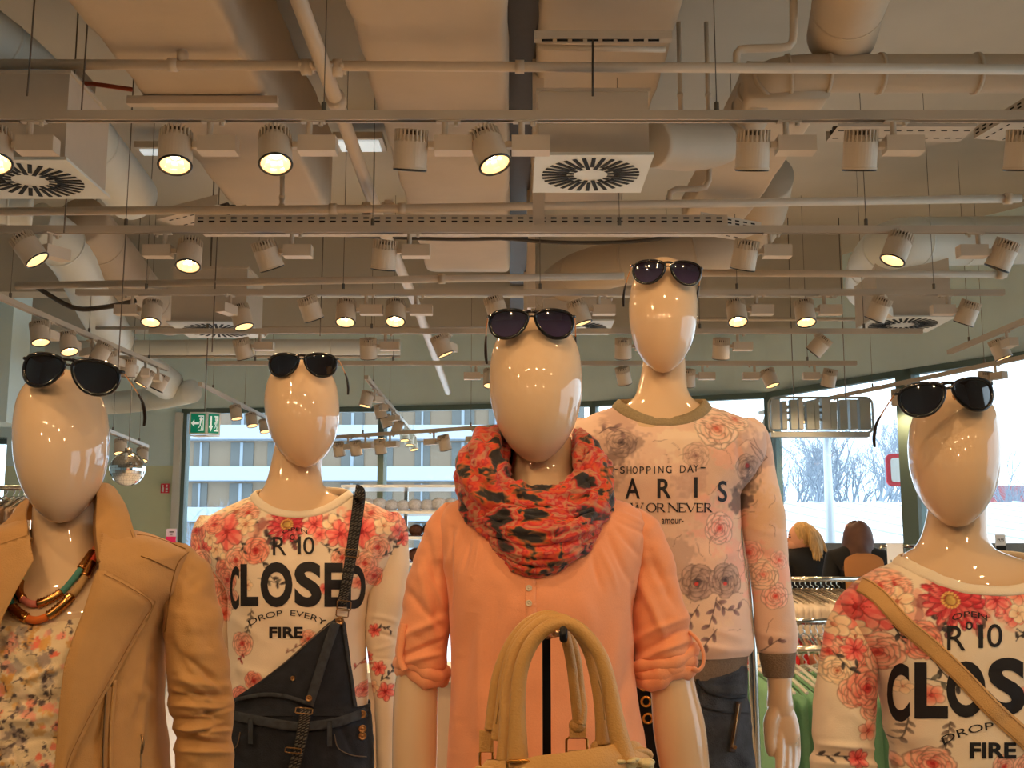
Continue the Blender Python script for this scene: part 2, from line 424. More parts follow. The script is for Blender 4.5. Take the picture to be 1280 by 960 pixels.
# ------------------------------------------------------------------ painted flower prints (colour attribute on the cloth)
class Canvas:
    def __init__(s, x0, y0, x1, y1, base, S=2.0):
        s.x0, s.y0, s.S = x0, y0, S; s.W = int((x1 - x0) * S); s.H = int((y1 - y0) * S)
        s.im = np.ones((s.H, s.W, 3)) * np.asarray(base, float); s.base = np.asarray(base, float)
    def win(s, cx, cy, r):
        a = int(max(0, (cx - r - s.x0) * s.S)); b = int(min(s.W, (cx + r - s.x0) * s.S + 1)); c = int(max(0, (cy - r - s.y0) * s.S)); d = int(min(s.H, (cy + r - s.y0) * s.S + 1))
        if a >= b or c >= d: return None
        yy, xx = np.mgrid[c:d, a:b]; return slice(c, d), slice(a, b), xx / s.S + s.x0, yy / s.S + s.y0
    def put(s, sl, al, col):
        al = np.clip(al, 0, 1)[..., None]; s.im[sl[0], sl[1]] = s.im[sl[0], sl[1]] * (1 - al) + col * al
    def blob(s, cx, cy, a, b, ang, cin, cout, ctr=None, line=.75, alpha=1.0, sd=0, stripes=0):
        """one petal: an ellipse whose colour runs from the flower's heart to its rim"""
        w = s.win(cx, cy, max(a, b) * 1.3)
        if w is None: return
        X, Y = w[2] - cx, w[3] - cy; ca, sa = math.cos(ang), math.sin(ang)
        u = (X * ca + Y * sa) / a; v = (-X * sa + Y * ca) / b
        r = np.hypot(u, v) + .10 * vnoise(w[2] * .23 + sd, w[3] * .23, 5)
        aa = (1 - r) * min(a, b) * s.S * .8 + .5
        t = np.clip(u * .5 + .5, 0, 1)
        t = np.clip(t + .14 * vnoise(w[2] * .35 + sd * 3, w[3] * .35, 8), 0, 1)[..., None]
        col = np.asarray(cin) * (1 - t) + np.asarray(cout) * t
        if stripes:
            q = (np.sin(np.arctan2(v, u + 1.4) * stripes) > .25)[..., None]
            col = np.where(q, col * .35 + np.array(cin) * .65, col)
        rim = np.clip((r - .80) / .2, 0, 1)[..., None]
        col = col * (1 - rim * (1 - line))
        s.put(w, aa * alpha, col)
    def rose(s, cx, cy, r, pal, seed=0, sq=1.0, alpha=1.0):
        rg = random.Random(seed); dark, mid, light = [np.array(c, float) for c in pal]
        a0 = rg.random() * 6
        for k, (n, d, sz) in enumerate([(6, .62, .48), (6, .45, .42), (5, .30, .34), (4, .17, .25), (3, .08, .17)]):
            for i in range(n):
                a = a0 + k * .7 + i * 2 * PI / n + rg.uniform(-.2, .2)
                x = cx + math.cos(a) * r * d; y = cy + math.sin(a) * r * d * sq
                lt = light if k < 4 else mid
                dk = mid * (1 - .18 * k) + dark * (.18 * k)
                s.blob(x, y, r * sz * .85, r * sz * 1.15, a + rg.uniform(-.3, .3), dk, lt * (1 - .05 * k) + mid * .05 * k, line=.62, alpha=alpha, sd=seed + i)
        s.blob(cx, cy, r * .1, r * .08, 0, dark, dark, line=1, alpha=alpha)
    def lily(s, cx, cy, r, pal, seed=0, n=6, sq=1.0, wide=.36, heart=None):
        rg = random.Random(seed); dark, mid, light = pal; a0 = rg.random() * 6
        for i in list(range(0, n, 2)) + list(range(1, n, 2)):
            a = a0 + i * 2 * PI / n + rg.uniform(-.12, .12)
            s.blob(cx + math.cos(a) * r * .52, cy + math.sin(a) * r * .52 * sq, r * .52, r * wide, a, mid, light, line=.6, sd=seed + i, stripes=9)
        s.blob(cx, cy, r * .17, r * .14, 0, dark, mid, line=.7)
        for i in range(6):
            a = a0 + i; s.line([(cx, cy), (cx + math.cos(a) * r * .34, cy + math.sin(a) * r * .34)], .7, heart or dark)
    def daisy(s, cx, cy, r, pal, seed=0):
        dark, mid, light = pal
        for lay, (n, rr) in enumerate([(15, 1.0), (13, .74)]):
            for i in range(n):
                a = lay * .2 + i * 2 * PI / n + .1 * math.sin(i * 5 + seed)
                s.blob(cx + math.cos(a) * r * rr * .56, cy + math.sin(a) * r * rr * .56, r * rr * .46, r * .15, a, dark, light if i % 3 else mid, line=.55, sd=seed + i, stripes=5)
        for i in range(16):
            a = i * 2 * PI / 16; s.blob(cx + math.cos(a) * r * .27, cy + math.sin(a) * r * .24, r * .06, r * .05, a, (.85, .62, .25), (.95, .8, .5), line=.5)
        s.blob(cx, cy, r * .2, r * .17, 0, (.62, .45, .2), (.9, .75, .4), line=.6)
    def blossom(s, cx, cy, r, pal, seed=0, n=5):
        dark, mid, light = pal; rg = random.Random(seed); a0 = rg.random() * 6
        for i in range(n):
            a = a0 + i * 2 * PI / n
            s.blob(cx + math.cos(a) * r * .5, cy + math.sin(a) * r * .5, r * .46, r * .4, a, mid, light, line=.68, sd=seed + i)
        s.blob(cx, cy, r * .16, r * .16, 0, dark, mid, line=.6)
    def line(s, pts, w, col, alpha=1.0):
        for (x0, y0), (x1, y1) in zip(pts[:-1], pts[1:]):
            L_ = math.hypot(x1 - x0, y1 - y0); wd = s.win((x0 + x1) / 2, (y0 + y1) / 2, L_ / 2 + w + 2)
            if wd is None or L_ < 1e-6: continue
            t = np.clip(((wd[2] - x0) * (x1 - x0) + (wd[3] - y0) * (y1 - y0)) / L_ ** 2, 0, 1)
            d = np.hypot(wd[2] - x0 - t * (x1 - x0), wd[3] - y0 - t * (y1 - y0))
            s.put(wd, ((w / 2 - d) * s.S + .5) * alpha, np.asarray(col, float))
    def leaf(s, x, y, l, w, ang, col, alpha=1.0):
        s.blob(x + math.cos(ang) * l / 2, y + math.sin(ang) * l / 2, l / 2, w / 2, ang, col, np.array(col) * 1.5 + .05, line=.5, alpha=alpha, sd=x)
    def sprig(s, pts, col, n=5, l=7, seed=0, w=.9, alpha=1.0):
        p3, _ = cr(np.c_[np.array(pts, float), np.zeros(len(pts))], np.zeros(len(pts)), 5); s.line(p3[:, :2].tolist(), w, col, alpha)
        for i in range(n):
            k = int((i + 1) / (n + .3) * (len(p3) - 1)); t = p3[min(k + 1, len(p3) - 1)] - p3[max(k - 1, 0)]
            a = math.atan2(t[1], t[0]) + (.8 if i % 2 else -.8); s.leaf(p3[k][0], p3[k][1], l, l * .45, a, col, alpha)
    def wash(s, cx, cy, r, col, alpha=.5, seed=0, fq=.09):
        w = s.win(cx, cy, r * 1.3)
        if w is None: return
        d = np.hypot(w[2] - cx, w[3] - cy) / r + .55 * vnoise(w[2] * fq + seed, w[3] * fq, 3) + .3 * vnoise(w[2] * fq * 3 + seed, w[3] * fq * 3, 4)
        s.put(w, np.clip((1 - d) * 3, 0, 1) * alpha, np.asarray(col, float))
    def sample(s, V, Yp):
        Q = V.copy(); Q[..., 1] = Yp; px, py = proj(Q)
        x = np.clip((px - s.x0) * s.S - .5, 0, s.W - 1.001); y = np.clip((py - s.y0) * s.S - .5, 0, s.H - 1.001)
        xi = x.astype(int); yi = y.astype(int); fx = (x - xi)[..., None]; fy = (y - yi)[..., None]
        I = s.im; c = (I[yi, xi] * (1 - fx) + I[yi, xi + 1] * fx) * (1 - fy) + (I[yi + 1, xi] * (1 - fx) + I[yi + 1, xi + 1] * fx) * fy
        return c
def paint(o, cols):
    me = o.data; at = me.color_attributes.new('Print', 'FLOAT_COLOR', 'POINT')
    c = lin(np.clip(cols.reshape(-1, 3), 0, 1)); c = np.c_[c, np.ones(len(c))]
    at.data.foreach_set('color', c.ravel().astype(np.float32))
# ================================================================== SETTING
CEIL = 4.35; WTOP = 3.04; TRK = 2.92
m_wall = mat('white_plaster', (.86, .94, .94), .85, noise=.05, nscale=3, bump=.1, bscale=60)
m_green = mat('pale_green_paint', (.84, .87, .74), .8, noise=.04, nscale=3)
m_ceil = mat('ceiling_plaster', (.74, .70, .63), .9, noise=.08, nscale=2, bump=.15, bscale=40)
m_floor = mat('floor_tile', (.80, .76, .70), .35, noise=.08, nscale=8)
m_frame = mat('grey_green_frame', (.36, .44, .42), .5)
m_wframe = mat('white_trim', (.85, .85, .82), .5)
m_glass = glass_mat('window_glass', (.90, .95, .97))

def struct(o, part=None):
    o['kind'] = 'structure'; return o
struct(MB().box((-9.5, -5, -.1), (9.5, 15, 0)).build('floor', m_floor, smooth=False))
struct(MB().box((-9.5, -5, CEIL), (9.5, 15, CEIL + .15)).build('ceiling', m_ceil, smooth=False))
# curved glass front, seen from above; it runs on past the right of the frame
GW = [(-3.86, 13.1), (-1.52, 12.93), (.90, 12.45), (2.70, 11.75), (3.62, 10.25), (4.75, 8.7), (5.55, 6.6), (5.95, 4.3), (6.05, 1.9), (6.05, -.6)]
def wallseg(b, p, q, z0, z1, th=.22, out=1):
    p = np.array(p, float); q = np.array(q, float); d = q - p; n = np.array([-d[1], d[0]]) / np.hypot(*d) * th * out
    c = [p, q, q + n, p + n]; v = [(x[0], x[1], z) for z in (z0, z1) for x in c]
    b.add(v, [(0, 3, 2, 1), (4, 5, 6, 7), (0, 1, 5, 4), (1, 2, 6, 5), (2, 3, 7, 6), (3, 0, 4, 7)])
b = MB(); c = np.array(GW, float)
cs, _ = cr(np.c_[c, np.zeros(len(c))], np.zeros(len(c)), 5)
for i in range(len(cs) - 1): wallseg(b, cs[i, :2], cs[i + 1, :2], WTOP + .05, CEIL)
struct(b.build('wall_bulkhead', m_wall, smooth=False))
# plain wall left of the glass front with two painted zones
b = MB(); wallseg(b, (-5.95, 13.15), (-3.9, 13.1), 2.42, CEIL); struct(b.build('wall_back_left', m_wall, smooth=False))
b = MB(); wallseg(b, (-5.95, 13.15), (-3.9, 13.1), 0, 2.42); struct(b.build('wall_back_left', m_green, smooth=False))
b = MB(); wallseg(b, (-3.95, 13.04), (-3.87, 13.04), 0, WTOP, .2); struct(b.build('trim_1', m_wframe, smooth=False))
b = MB(); wallseg(b, (-9.5, 13.2), (-5.95, 13.15), WTOP - .3, CEIL); wallseg(b, (-9.5, 13.2), (-5.95, 13.15), 0, .7); struct(b.build('wall_far_left', m_wall, smooth=False))
struct(MB().box((-9.7, -5, 0), (-9.5, 15, CEIL)).build('wall_left', m_wall, smooth=False))
struct(MB().box((-9.5, -5.2, 0), (9.5, -5, CEIL)).build('wall_behind', m_wall, smooth=False))
struct(MB().box((6.05, -5, 0), (6.25, -.6, CEIL)).build('wall_right', m_wall, smooth=False))
b = MB(); wallseg(b, (-4.2, 13.08), (-3.6, 13.06), WTOP + .05, CEIL); struct(b.build('wall_bulkhead_corner', m_wall, smooth=False))
# windows: bottom sill, head, posts, pane
wi = 1
for i in range(len(GW) - 1):
    p, q = np.array(GW[i]), np.array(GW[i + 1]); d = q - p; L_ = np.hypot(*d); d = d / L_
    # pane root
    t = MB()
    wallseg(t, p, q, 0, .14, .1); wallseg(t, p, q, WTOP - .005, WTOP + .055, .08)
    w = t.build('window_%d' % wi, m_frame, smooth=False); struct(w); wi += 1
    s = MB(); hw = {4: .085, 3: .05}.get(i, .035)
    wallseg(s, p - d * hw, p + d * hw, 0, WTOP + .05, .14); s.build('mullion', m_frame, w, smooth=False)
    g = MB(); n = np.array([-d[1], d[0]]) * .05; wallseg(g, p + n, q + n, .14, WTOP, .006); g.build('pane', m_glass, w, smooth=False)
t = MB(); wallseg(t, (-9.5, 13.2), (-5.95, 13.15), .7, .78, .1); wallseg(t, (-9.5, 13.2), (-5.95, 13.15), WTOP - .36, WTOP - .28, .1)
w = struct(t.build('window_%d' % wi, m_frame, smooth=False))
for x in (-8.9, -7.7, -6.5): MB().box((x - .04, 13.14, .7), (x + .04, 13.26, 2.7)).build('mullion', m_frame, w, smooth=False)
MB().box((-9.5, 13.22, .78), (-5.95, 13.226, 2.68)).build('pane', m_glass, w, smooth=False)

# ================================================================== OUTSIDE
m_snow = mat('snowy_ground', (.90, .92, .94), .9, noise=.04)
struct(MB().box((-90, 14, -.5), (90, 130, -.3)).build('ground', m_snow, smooth=False))
m_panel = mat('timber_cladding', (.60, .53, .45), .8, noise=.06, nscale=1.2, stretch=(6, 1, .3))
m_balc = mat('white_balcony', (.66, .71, .76), .7); m_bwin = mat('building_glass', (.45, .46, .45), .7)
bl = root('apartment_building', (-8, 70, -.3), 'timber clad apartment block with white balcony bands across the street', 'building')
MB().box((-26, 71.4, -.3), (4.5, 82, 13.5)).build('wall', m_panel, bl, smooth=False)
zs = [P(500, y, 70)[2] for y in (540, 592, 643, 694)]
for k, z in enumerate(zs + [zs[0] + 2.6, zs[0] + 5.2]):
    MB().box((-26, 70, z - .42), (4.6, 71.4, z + .45)).build('balcony', m_balc, bl, smooth=False)
wm = None
for k, z in enumerate([zs[0] - 1.32, zs[1] - 1.32, zs[2] - 1.3, zs[0] + 1.3, zs[0] + 3.9]):
    for j, x in enumerate(np.arange(-25, 4, 2.35)):
        ww = .95 + .5 * ((j * 7 + k * 3) % 3 == 0); hh = .78
        f = MB().box((x, 71.3, z - hh), (x + ww, 71.42, z + hh)).build('window', m_bwin, bl, smooth=False)
        MB().box((x + ww * .42, 71.24, z - hh), (x + ww * .55, 71.3, z + hh)).build('window_bar', m_balc, f, smooth=False)
# long snow covered shed roof, right
sh = root('snowy_shed', (9, 26, -.3), 'long low shed with snow covered ribbed metal roof beyond the right windows', 'building')
m_roof = mat('snowy_roof', (.93, .95, .97), .8); m_rib = mat('roof_rib', (.74, .79, .83), .7); m_shed = mat('shed_timber', (.47, .42, .38), .8, noise=.1)
A = P(960, 676, 22); Bp = P(1500, 676, 22); z_e = A[2]; z_t = P(1100, 628, 34)[2]
b = MB(); b.add([(3.5, 22, z_e), (26, 22, z_e), (30, 34, z_t), (3.0, 34, z_t), (3.5, 22, z_e - .12), (26, 22, z_e - .12)], [(0, 1, 2, 3), (0, 4, 5, 1)])
rf = b.build('roof', m_roof, sh, smooth=False)
for x in np.arange(4, 27, 1.0):
    MB().tube([(x, 22.0, z_e + .03), (x * 1.02 - 1.2, 34, z_t + .03)], .022, 5).build('roof_rib', m_rib, rf)
MB().box((4.2, 22.6, -.3), (25, 33, z_e - .05)).build('wall', m_shed, sh, smooth=False)
b = MB().box((25.6, 60, -.3), (46, 66, P(1200, 607, 60)[2])).build('warehouse', mat('red_cladding', (.62, .36, .38), .8, noise=.08, nscale=.3))
tag(b, 'low red and blue warehouse far beyond the shed roof at the right edge', 'building')
MB().box((28.2, 59.8, -.2), (45.9, 60, P(1200, 612, 60)[2])).build('blue_band', mat('blue_cladding', (.40, .50, .62), .7), b, smooth=False)
# lamp post
lp = root('lamp_post', tuple(P(1039, 690, 17) * [1, 1, 0] + [0, 0, -.3]), 'tall pale grey lamp post outside the window in front of the snowy shed', 'lamp post')
lx, ly = lp.location.x, lp.location.y
m_lp = mat('pale_metal', (.80, .84, .88), .4, metal=.2)
MB().tube([(lx, ly, -.3), (lx, ly, P(1039, 541, 17)[2])], [.10, .055], 12).build('pole', m_lp, lp)
MB().box((lx - .09, ly - .3, P(1039, 541, 17)[2]), (lx + .09, ly + .2, P(1039, 536, 17)[2])).build('lamp_head', m_lp, lp, smooth=False)
# road sign: white board with a red rounded border
m_red = mat('sign_red', (.85, .20, .28), .5); m_white = mat('sign_white', (.93, .94, .95), .5)
sg = root('road_sign', tuple(P(1131, 690, 15) * [1, 1, 0] + [0, 0, -.3]), 'white board with a rounded red border standing behind the thick window post', 'sign')
def rrect(x0, x1, z0, z1, r, n=6):
    o = []
    for cx, cz, a0 in ((x1 - r, z1 - r, 0), (x0 + r, z1 - r, PI / 2), (x0 + r, z0 + r, PI), (x1 - r, z0 + r, 1.5 * PI)):
        for k in range(n + 1): a = a0 + k * PI / 2 / n; o.append((cx + r * math.cos(a), cz + r * math.sin(a)))
    return o
def slab(b, poly, y0, y1, mi=0):
    n = len(poly); v = [(x, y, z) for y in (y0, y1) for x, z in poly]
    return b.add(v, [tuple(range(n)), tuple(range(n, 2 * n))[::-1]] + [(i, n + i, n + (i + 1) % n, (i + 1) % n) for i in range(n)], mi)
a0 = P(1109, 608, 15); a1 = P(1152, 567, 15)
slab(MB(), rrect(a0[0], a1[0], a0[2], a1[2], .08), 15, 15.03).build('border', m_red, sg, smooth=False)
slab(MB(), rrect(a0[0] + .06, a1[0] - .06, a0[2] + .06, a1[2] - .06, .04), 14.99, 15.0).build('face', m_white, sg, smooth=False)
MB().cyl(((a0[0] + a1[0]) / 2, 15.08, -.3), .035, a0[2] + .3).build('post', m_lp, sg)
# bare winter trees
m_bark = mat('bare_bark', (.58, .63, .69), .9)
def bare_tree(x, y, h, seed, label, spread=.5):
    rg = random.Random(seed); B = MB()
    def br(p, d, l, r, dep):
        q = p + d * l; mid = p + d * l * .5 + Vector((rg.uniform(-1, 1), rg.uniform(-1, 1), rg.uniform(-.3, .6))) * l * .06
        B.tube([p, mid, q], [r, r * .8, r * .6], 3 if dep > 1 else 6, caps=False)
        if dep >= 6: return
        for k in range(4 if dep < 2 else 3):
            nd = (d + Vector((rg.uniform(-1, 1), rg.uniform(-1, 1), rg.uniform(-.25, .7))) * spread * (1 + .12 * dep)).normalized()
            br(p + (q - p) * rg.uniform(.45, 1), nd, l * rg.uniform(.58, .8), r * .55, dep + 1)
    br(Vector((x, y, -.3)), Vector((0, 0, 1)), h * .34, h * .018, 0)
    o = B.build('bare_tree', m_bark); tag(o, label, 'tree', 'bare winter trees outside'); return o
TR = [(1018, 46, 537, 3), (1085, 44, 530, 5), (1054, 52, 560, 8), (990, 50, 550, 13), (1262, 50, 578, 9), (1120, 50, 548, 21)]
TL = ['bare bushy tree outside left of the lamp post', 'tallest bare tree outside right of the lamp post', 'small bare tree outside behind the lamp post',
      'bare tree outside at the left window post beside the floral sleeve', 'bare tree above the red warehouse at the right edge', 'bare tree behind the white sign with red border']
for (px, Y, yt, sd), l in zip(TR, TL):
    p = P(px, yt, Y); bare_tree(p[0], Y, (p[2] + .3) * 1.3, sd, l)
p = P(262, 640, 24); bare_tree(p[0], 24, p[2] + .9, 33, 'small leafless shrub outside behind the exit sign window', .6)

# ================================================================== TRACKS AND SPOTS
m_track = mat('track_paint', (.74, .68, .60), .45); m_spot = mat('spot_housing', (.80, .73, .64), .5, bump=.05, bscale=300)
m_dark = mat('black_ring', (.05, .045, .04), .4); m_wire = mat('steel_wire', (.45, .42, .38), .35, metal=.8)
m_refl = mat('spot_reflector', (.9, .75, .5), .2, metal=.6, emit=(1, .72, .42), estr=.8)
m_bulb = mat('spot_bulb', (1, .9, .7), .3, emit=(1, .82, .52), estr=40)
m_refl_off = mat('spot_reflector_off', (.5, .45, .4), .3, metal=.6)
def make_track(name, A, B, label, wires=None):
    A = np.asarray(A, float); B = np.asarray(B, float); A[2] = B[2] = TRK if A[2] == 0 else A[2]
    d = (B - A); L_ = np.linalg.norm(d); rz = math.atan2(d[1], d[0])
    r = root(name, A, label, 'light track', 'ceiling light tracks', rz)
    b = MB(); b.box((0, -.018, 0), (L_, -.012, .034)); b.box((0, .012, 0), (L_, .018, .034)); b.box((0, -.0115, .02), (L_, .0115, .0339)); b.box((-.004, -.018, 0), (0, .018, .034)); b.box((L_, -.018, 0), (L_ + .004, .018, .034))
    o = bpy.data.objects.new('rail', b.mesh('rail')); COL.objects.link(o); o.data.materials.append(m_track); o.parent = r
    n = max(2, int(L_ / 1.3) + 1)
    hm = MB().cyl((0, 0, .034), .002, CEIL - A[2] - .034, 5).cyl((0, 0, .034), .009, .035, 8).mesh('suspension_wire')
    hm.materials.append(m_wire)
    for i in range(n):
        w = bpy.data.objects.new('suspension_wire', hm); COL.objects.link(w); w.parent = r; w.location = (L_ * (i + .35) / (n - .3), 0, 0)
    return r
# prototype fixture, hanging from its track at the origin; head on -X side
def head_mesh():
    b = MB(); R, H = .0585, .135
    prof = [(0, .058), (.030, .058), (.052, .052), (R - .004, .020), (R, .018), (R, -.070), (R + .002, -.072), (R + .002, -.077), (R - .004, -.077)]
    a = np.linspace(0, 2 * PI, 32, endpoint=False)
    V = np.array([[(r * math.cos(t), r * math.sin(t), z) for t in a] for r, z in prof[2:]])
    b.grid(V, True); b.add([(0, 0, .02)] + [tuple(p) for p in V[1]], [(0, (i + 1) % 32 + 1, i + 1) for i in range(32)])
    b.v[0][:32, :2] *= .86
    for k in range(24):
        t = 2 * PI * k / 24; M = Matrix.Rotation(t, 4, 'Z')
        b.box((.014, -.0026, .015), (R, .0026, .060), M=M)
    b.cyl((0, 0, .018), R - .010, .036, 24, mi=1)
    return b.mesh('head')
HM = head_mesh(); HM.materials.append(m_spot); HM.materials.append(mat('spot_core', (.30, .25, .20), .8))
def ring_mesh():
    a = np.linspace(0, 2 * PI, 32, endpoint=False); b = MB()
    b.tube([(.0555 * math.cos(t), .0555 * math.sin(t), -.079) for t in a], .0045, 6, closed=True); return b.mesh('lens_ring')
RM = ring_mesh(); RM.materials.append(m_dark)
def refl_mesh(on):
    b = MB(); n = 24; a = np.linspace(0, 2 * PI, n, endpoint=False)
    V = np.array([[(r * math.cos(t) * (1 + .03 * (i % 2)), r * math.sin(t) * (1 + .03 * (i % 2)), z) for i, t in enumerate(a)] for r, z in [(.050, -.078), (.046, -.060), (.036, -.035), (.018, -.018)]])
    b.grid(V, True); me = b.mesh('reflector'); me.materials.append(m_refl if on else m_refl_off); return me
def bulb_mesh():
    b = MB(); b.ell((0, 0, -.034), (.0185, .0185, .016), 16, 10); me = b.mesh('bulb'); me.materials.append(m_bulb); me.polygons.foreach_set('use_smooth', [True] * len(me.polygons)); return me
RFM = refl_mesh(True); BM_ = bulb_mesh()
SM = MB().cyl((0, 0, -.055), .011, .055, 12).box((-.03, -.014, -.006), (.055, .014, .0)).cyl((.04, 0, -.018), .008, .014, 8).mesh('stem'); SM.materials.append(m_spot)
BX = MB().box((-.035, -.032, -.118), (.098, .032, -.062)).box((-.058, -.012, -.100), (-.035, .012, -.078)).mesh('gear_box'); BX.materials.append(m_spot)
lampd = bpy.data.lights.new('spot_lamp', 'SPOT'); lampd.energy = LAMP_W; lampd.color = WARM; lampd.spot_size = math.radians(112); lampd.spot_blend = .9; lampd.shadow_soft_size = .03
HX = -.118
def make_spot(pos, dirv, label, side=1, az=0.0, group='track spotlights', energy=None):
    """side=1: the head left of its gear box; az turns the whole fitting about its stem; dirv: where the light points (world)"""
    r = root('track_spotlight', pos, label, 'spotlight', group, az + (PI if side < 0 else 0))
    def child(n, me, par, loc=(0, 0, 0)):
        o = bpy.data.objects.new(n, me); COL.objects.link(o); o.parent = par; o.location = loc; return o
    child('stem', SM, r); child('gear_box', BX, r)
    h = child('head', HM, r, (HX, 0, -.095))
    rw = Matrix.Rotation(r.rotation_euler.z, 3, 'Z'); dl = rw.inverted() @ Vector(dirv).normalized()
    h.rotation_euler = (-dl).to_track_quat('Z', 'Y').to_euler()
    child('lens_ring', RM, h); child('reflector', RFM, h); child('bulb', BM_, h)
    ld = lampd
    if energy: ld = lampd.copy(); ld.energy = energy
    l = bpy.data.objects.new('lamp', ld); COL.objects.link(l); l.parent = h; l.location = (0, 0, -.084)
    return r
ORD = ['leftmost', 'second from the left', 'third from the left', 'fourth from the left', 'fifth from the left', 'sixth from the left', 'seventh from the left', 'eighth from the left', 'ninth from the left', 'tenth from the left', 'eleventh from the left', 'twelfth from the left']
def trackline(pxA, pyA, pxB, pyB, name, zz=TRK):
    return PZ(pxA, pyA, zz), PZ(pxB, pyB, zz)
# rows: nearest first. (y at left, y at right, x0, x1, track label, spots)
# spot: (px of stem, side, az deg, (dx,dy,dz), what it looks like)
T_ = (.05, -.30, -.95); TL_ = (-.1, -.36, -.9); AW = (0, .36, -.93)
ROWS = [
 (155, 148, -260, 1560, 'nearest ceiling light track spanning the whole picture', 'nearest full-width ceiling track', [
   (38, 1, 0, (.22, -.34, -.9), 'lit'), (263, 1, 0, (.10, -.30, -.95), 'lit'), (387, 1, 0, (.12, -.36, -.9), 'lit'), (556, 1, 0, (-.06, .30, -.93), 'unlit-looking'), (652, 1, 0, (.32, -.26, -.9), 'lit'),
   (982, 1, 0, (0, .36, -.93), 'unlit-looking'), (1116, 1, 0, (0, .34, -.93), 'unlit-looking'), (1318, 1, 0, (0, .34, -.93), 'unlit-looking')]),
 (291, 292, -260, 1500, 'second ceiling light track spanning the whole picture', 'second full-width ceiling track', [
   (63, 1, 60, (.6, .05, -.8), 'tilted lit'), (207, -1, 0, (.05, -.36, -.93), 'lit'), (365, 1, 0, (.3, .35, -.9), 'unlit-looking'), (512, 1, 0, (-.1, .3, -.95), 'unlit-looking'),
   (962, 1, 0, (-.14, .34, -.93), 'unlit-looking'), (1116, 1, 80, (-.4, -.1, -.9), 'tilted lit'), (1222, -1, 0, (-.35, .33, -.9), 'unlit-looking')]),
 (371, 367, 96, 1254, 'third ceiling light track, shorter, hung in mid-air', 'third ceiling track', [
   (166, -1, 0, (.05, -.32, -.93), 'lit'), (288, -1, 70, (.28, -.12, -.93), 'lit'), (392, 1, 90, (.3, .34, -.9), 'unlit-looking'), (458, 1, 0, (.02, -.34, -.93), 'lit'), (520, 1, 0, (.02, -.4, -.9), 'lit'),
   (620, 1, 90, (.3, .05, -.93), 'tilted'), (748, 1, 0, (.3, -.02, -.93), 'tilted lit'), (945, 1, 0, (0, -.38, -.9), 'lit'), (1030, 1, 0, (0, -.32, -.93), 'lit'), (1104, 1, 60, (-.35, .34, -.9), 'unlit-looking'), (1184, -1, 0, (-.3, .34, -.92), 'unlit-looking')]),
 (419, 415, 187, 1152, 'fourth ceiling light track, shorter than the third', 'fourth ceiling track', [
   (325, 1, 0, (.2, .34, -.9), 'unlit-looking'), (482, 1, 0, (0, .35, -.93), 'unlit-looking'), (560, 1, 70, (.4, .0, -.9), 'tilted lit'), (800, 1, 0, (0, .35, -.93), 'unlit-looking'),
   (922, 1, 0, (0, .35, -.93), 'unlit-looking'), (1021, 1, 85, (-.6, .3, -.7), 'edge-on')]),
 (459, 454, 258, 1070, 'fifth and farthest straight ceiling light track', 'fifth ceiling track', [
   (595, -1, 0, (0, -.25, -.93), 'lit'), (777, 1, 90, (.2, .35, -.93), 'unlit-looking'), (878, 1, 0, (0, .35, -.93), 'unlit-looking'), (943, -1, 0, (.25, -.2, -.93), 'lit'), (1018, -1, 0, (-.15, .35, -.93), 'unlit-looking')])]
for y0, y1, x0, x1, lab, short, spots in ROWS:
    ym = (y0 + y1) / 2; Yc = PZ(640, ym, TRK)[1]
    A, B = P(x0, y0, Yc), P(x1, y1, Yc); A[2] = B[2] = TRK
    make_track('light_track', A, B, lab)
    for k, (px, side, az, dv, st) in enumerate(spots):
        X = PZ(px, ym, TRK)[0]
        make_spot((X, Yc, TRK), dv, '%s spotlight, %s on the %s' % (st if st != 'unlit-looking' else 'spotlight turned away, its lens hidden:', ORD[k], short) if st != 'unlit-looking' else
                  'cylinder spotlight turned away, %s on the %s' % (ORD[k], short), side, math.radians(az))
# slanting tracks
def slant(pa, pb, lab, short, spots, zz=TRK):
    A, B = PZ(*pa, zz), PZ(*pb, zz); make_track('light_track', A, B, lab)
    d = B - A
    for k, (f, side, az, dv, st) in enumerate(spots):
        rz = math.atan2(d[1], d[0])
        make_spot(A + d * f, dv, '%s small spotlight, %s on the %s' % (st, ORD[k], short), side, rz + math.radians(az))
slant((-30, 362), (208, 464), 'slanting ceiling light track above the left mannequin with the tan jacket', 'slanting track above the tan jacket mannequin',
      [(.30, 1, 0, (.25, -.2, -.93), 'lit'), (.42, 1, 10, (.3, -.25, -.9), 'lit'), (.52, 1, 60, (-.4, -.1, -.9), 'lit'), (.66, 1, 0, (.1, .2, -.93), 'turned'), (.76, 1, 10, (-.1, .2, -.93), 'turned'), (.85, -1, 20, (-.45, -.15, -.9), 'lit'), (.94, -1, 10, (-.4, -.05, -.9), 'lit')])
slant((250, 482), (348, 532), 'slanting ceiling light track behind the exit sign', 'slanting track behind the exit sign',
      [(.38, 1, 20, (.2, -.15, -.93), 'lit'), (.58, 1, 20, (.2, -.2, -.93), 'lit'), (.76, 1, 20, (.2, -.2, -.93), 'lit'), (.93, 1, 20, (.2, -.2, -.93), 'lit')])
slant((458, 474), (520, 548), 'receding ceiling light track left of the coral mannequin head', 'receding track left of the coral mannequin',
      [(.12, 1, -30, (-.2, -.1, -.93), 'lit'), (.25, -1, 20, (.2, .2, -.93), 'turned'), (.42, -1, 40, (.3, .1, -.93), 'turned'), (.56, 1, 0, (-.3, .1, -.93), 'turned'), (.70, -1, 10, (.1, -.2, -.93), 'lit'), (.82, -1, 10, (.1, -.2, -.93), 'lit'), (.94, -1, 10, (.2, -.2, -.93), 'lit')])
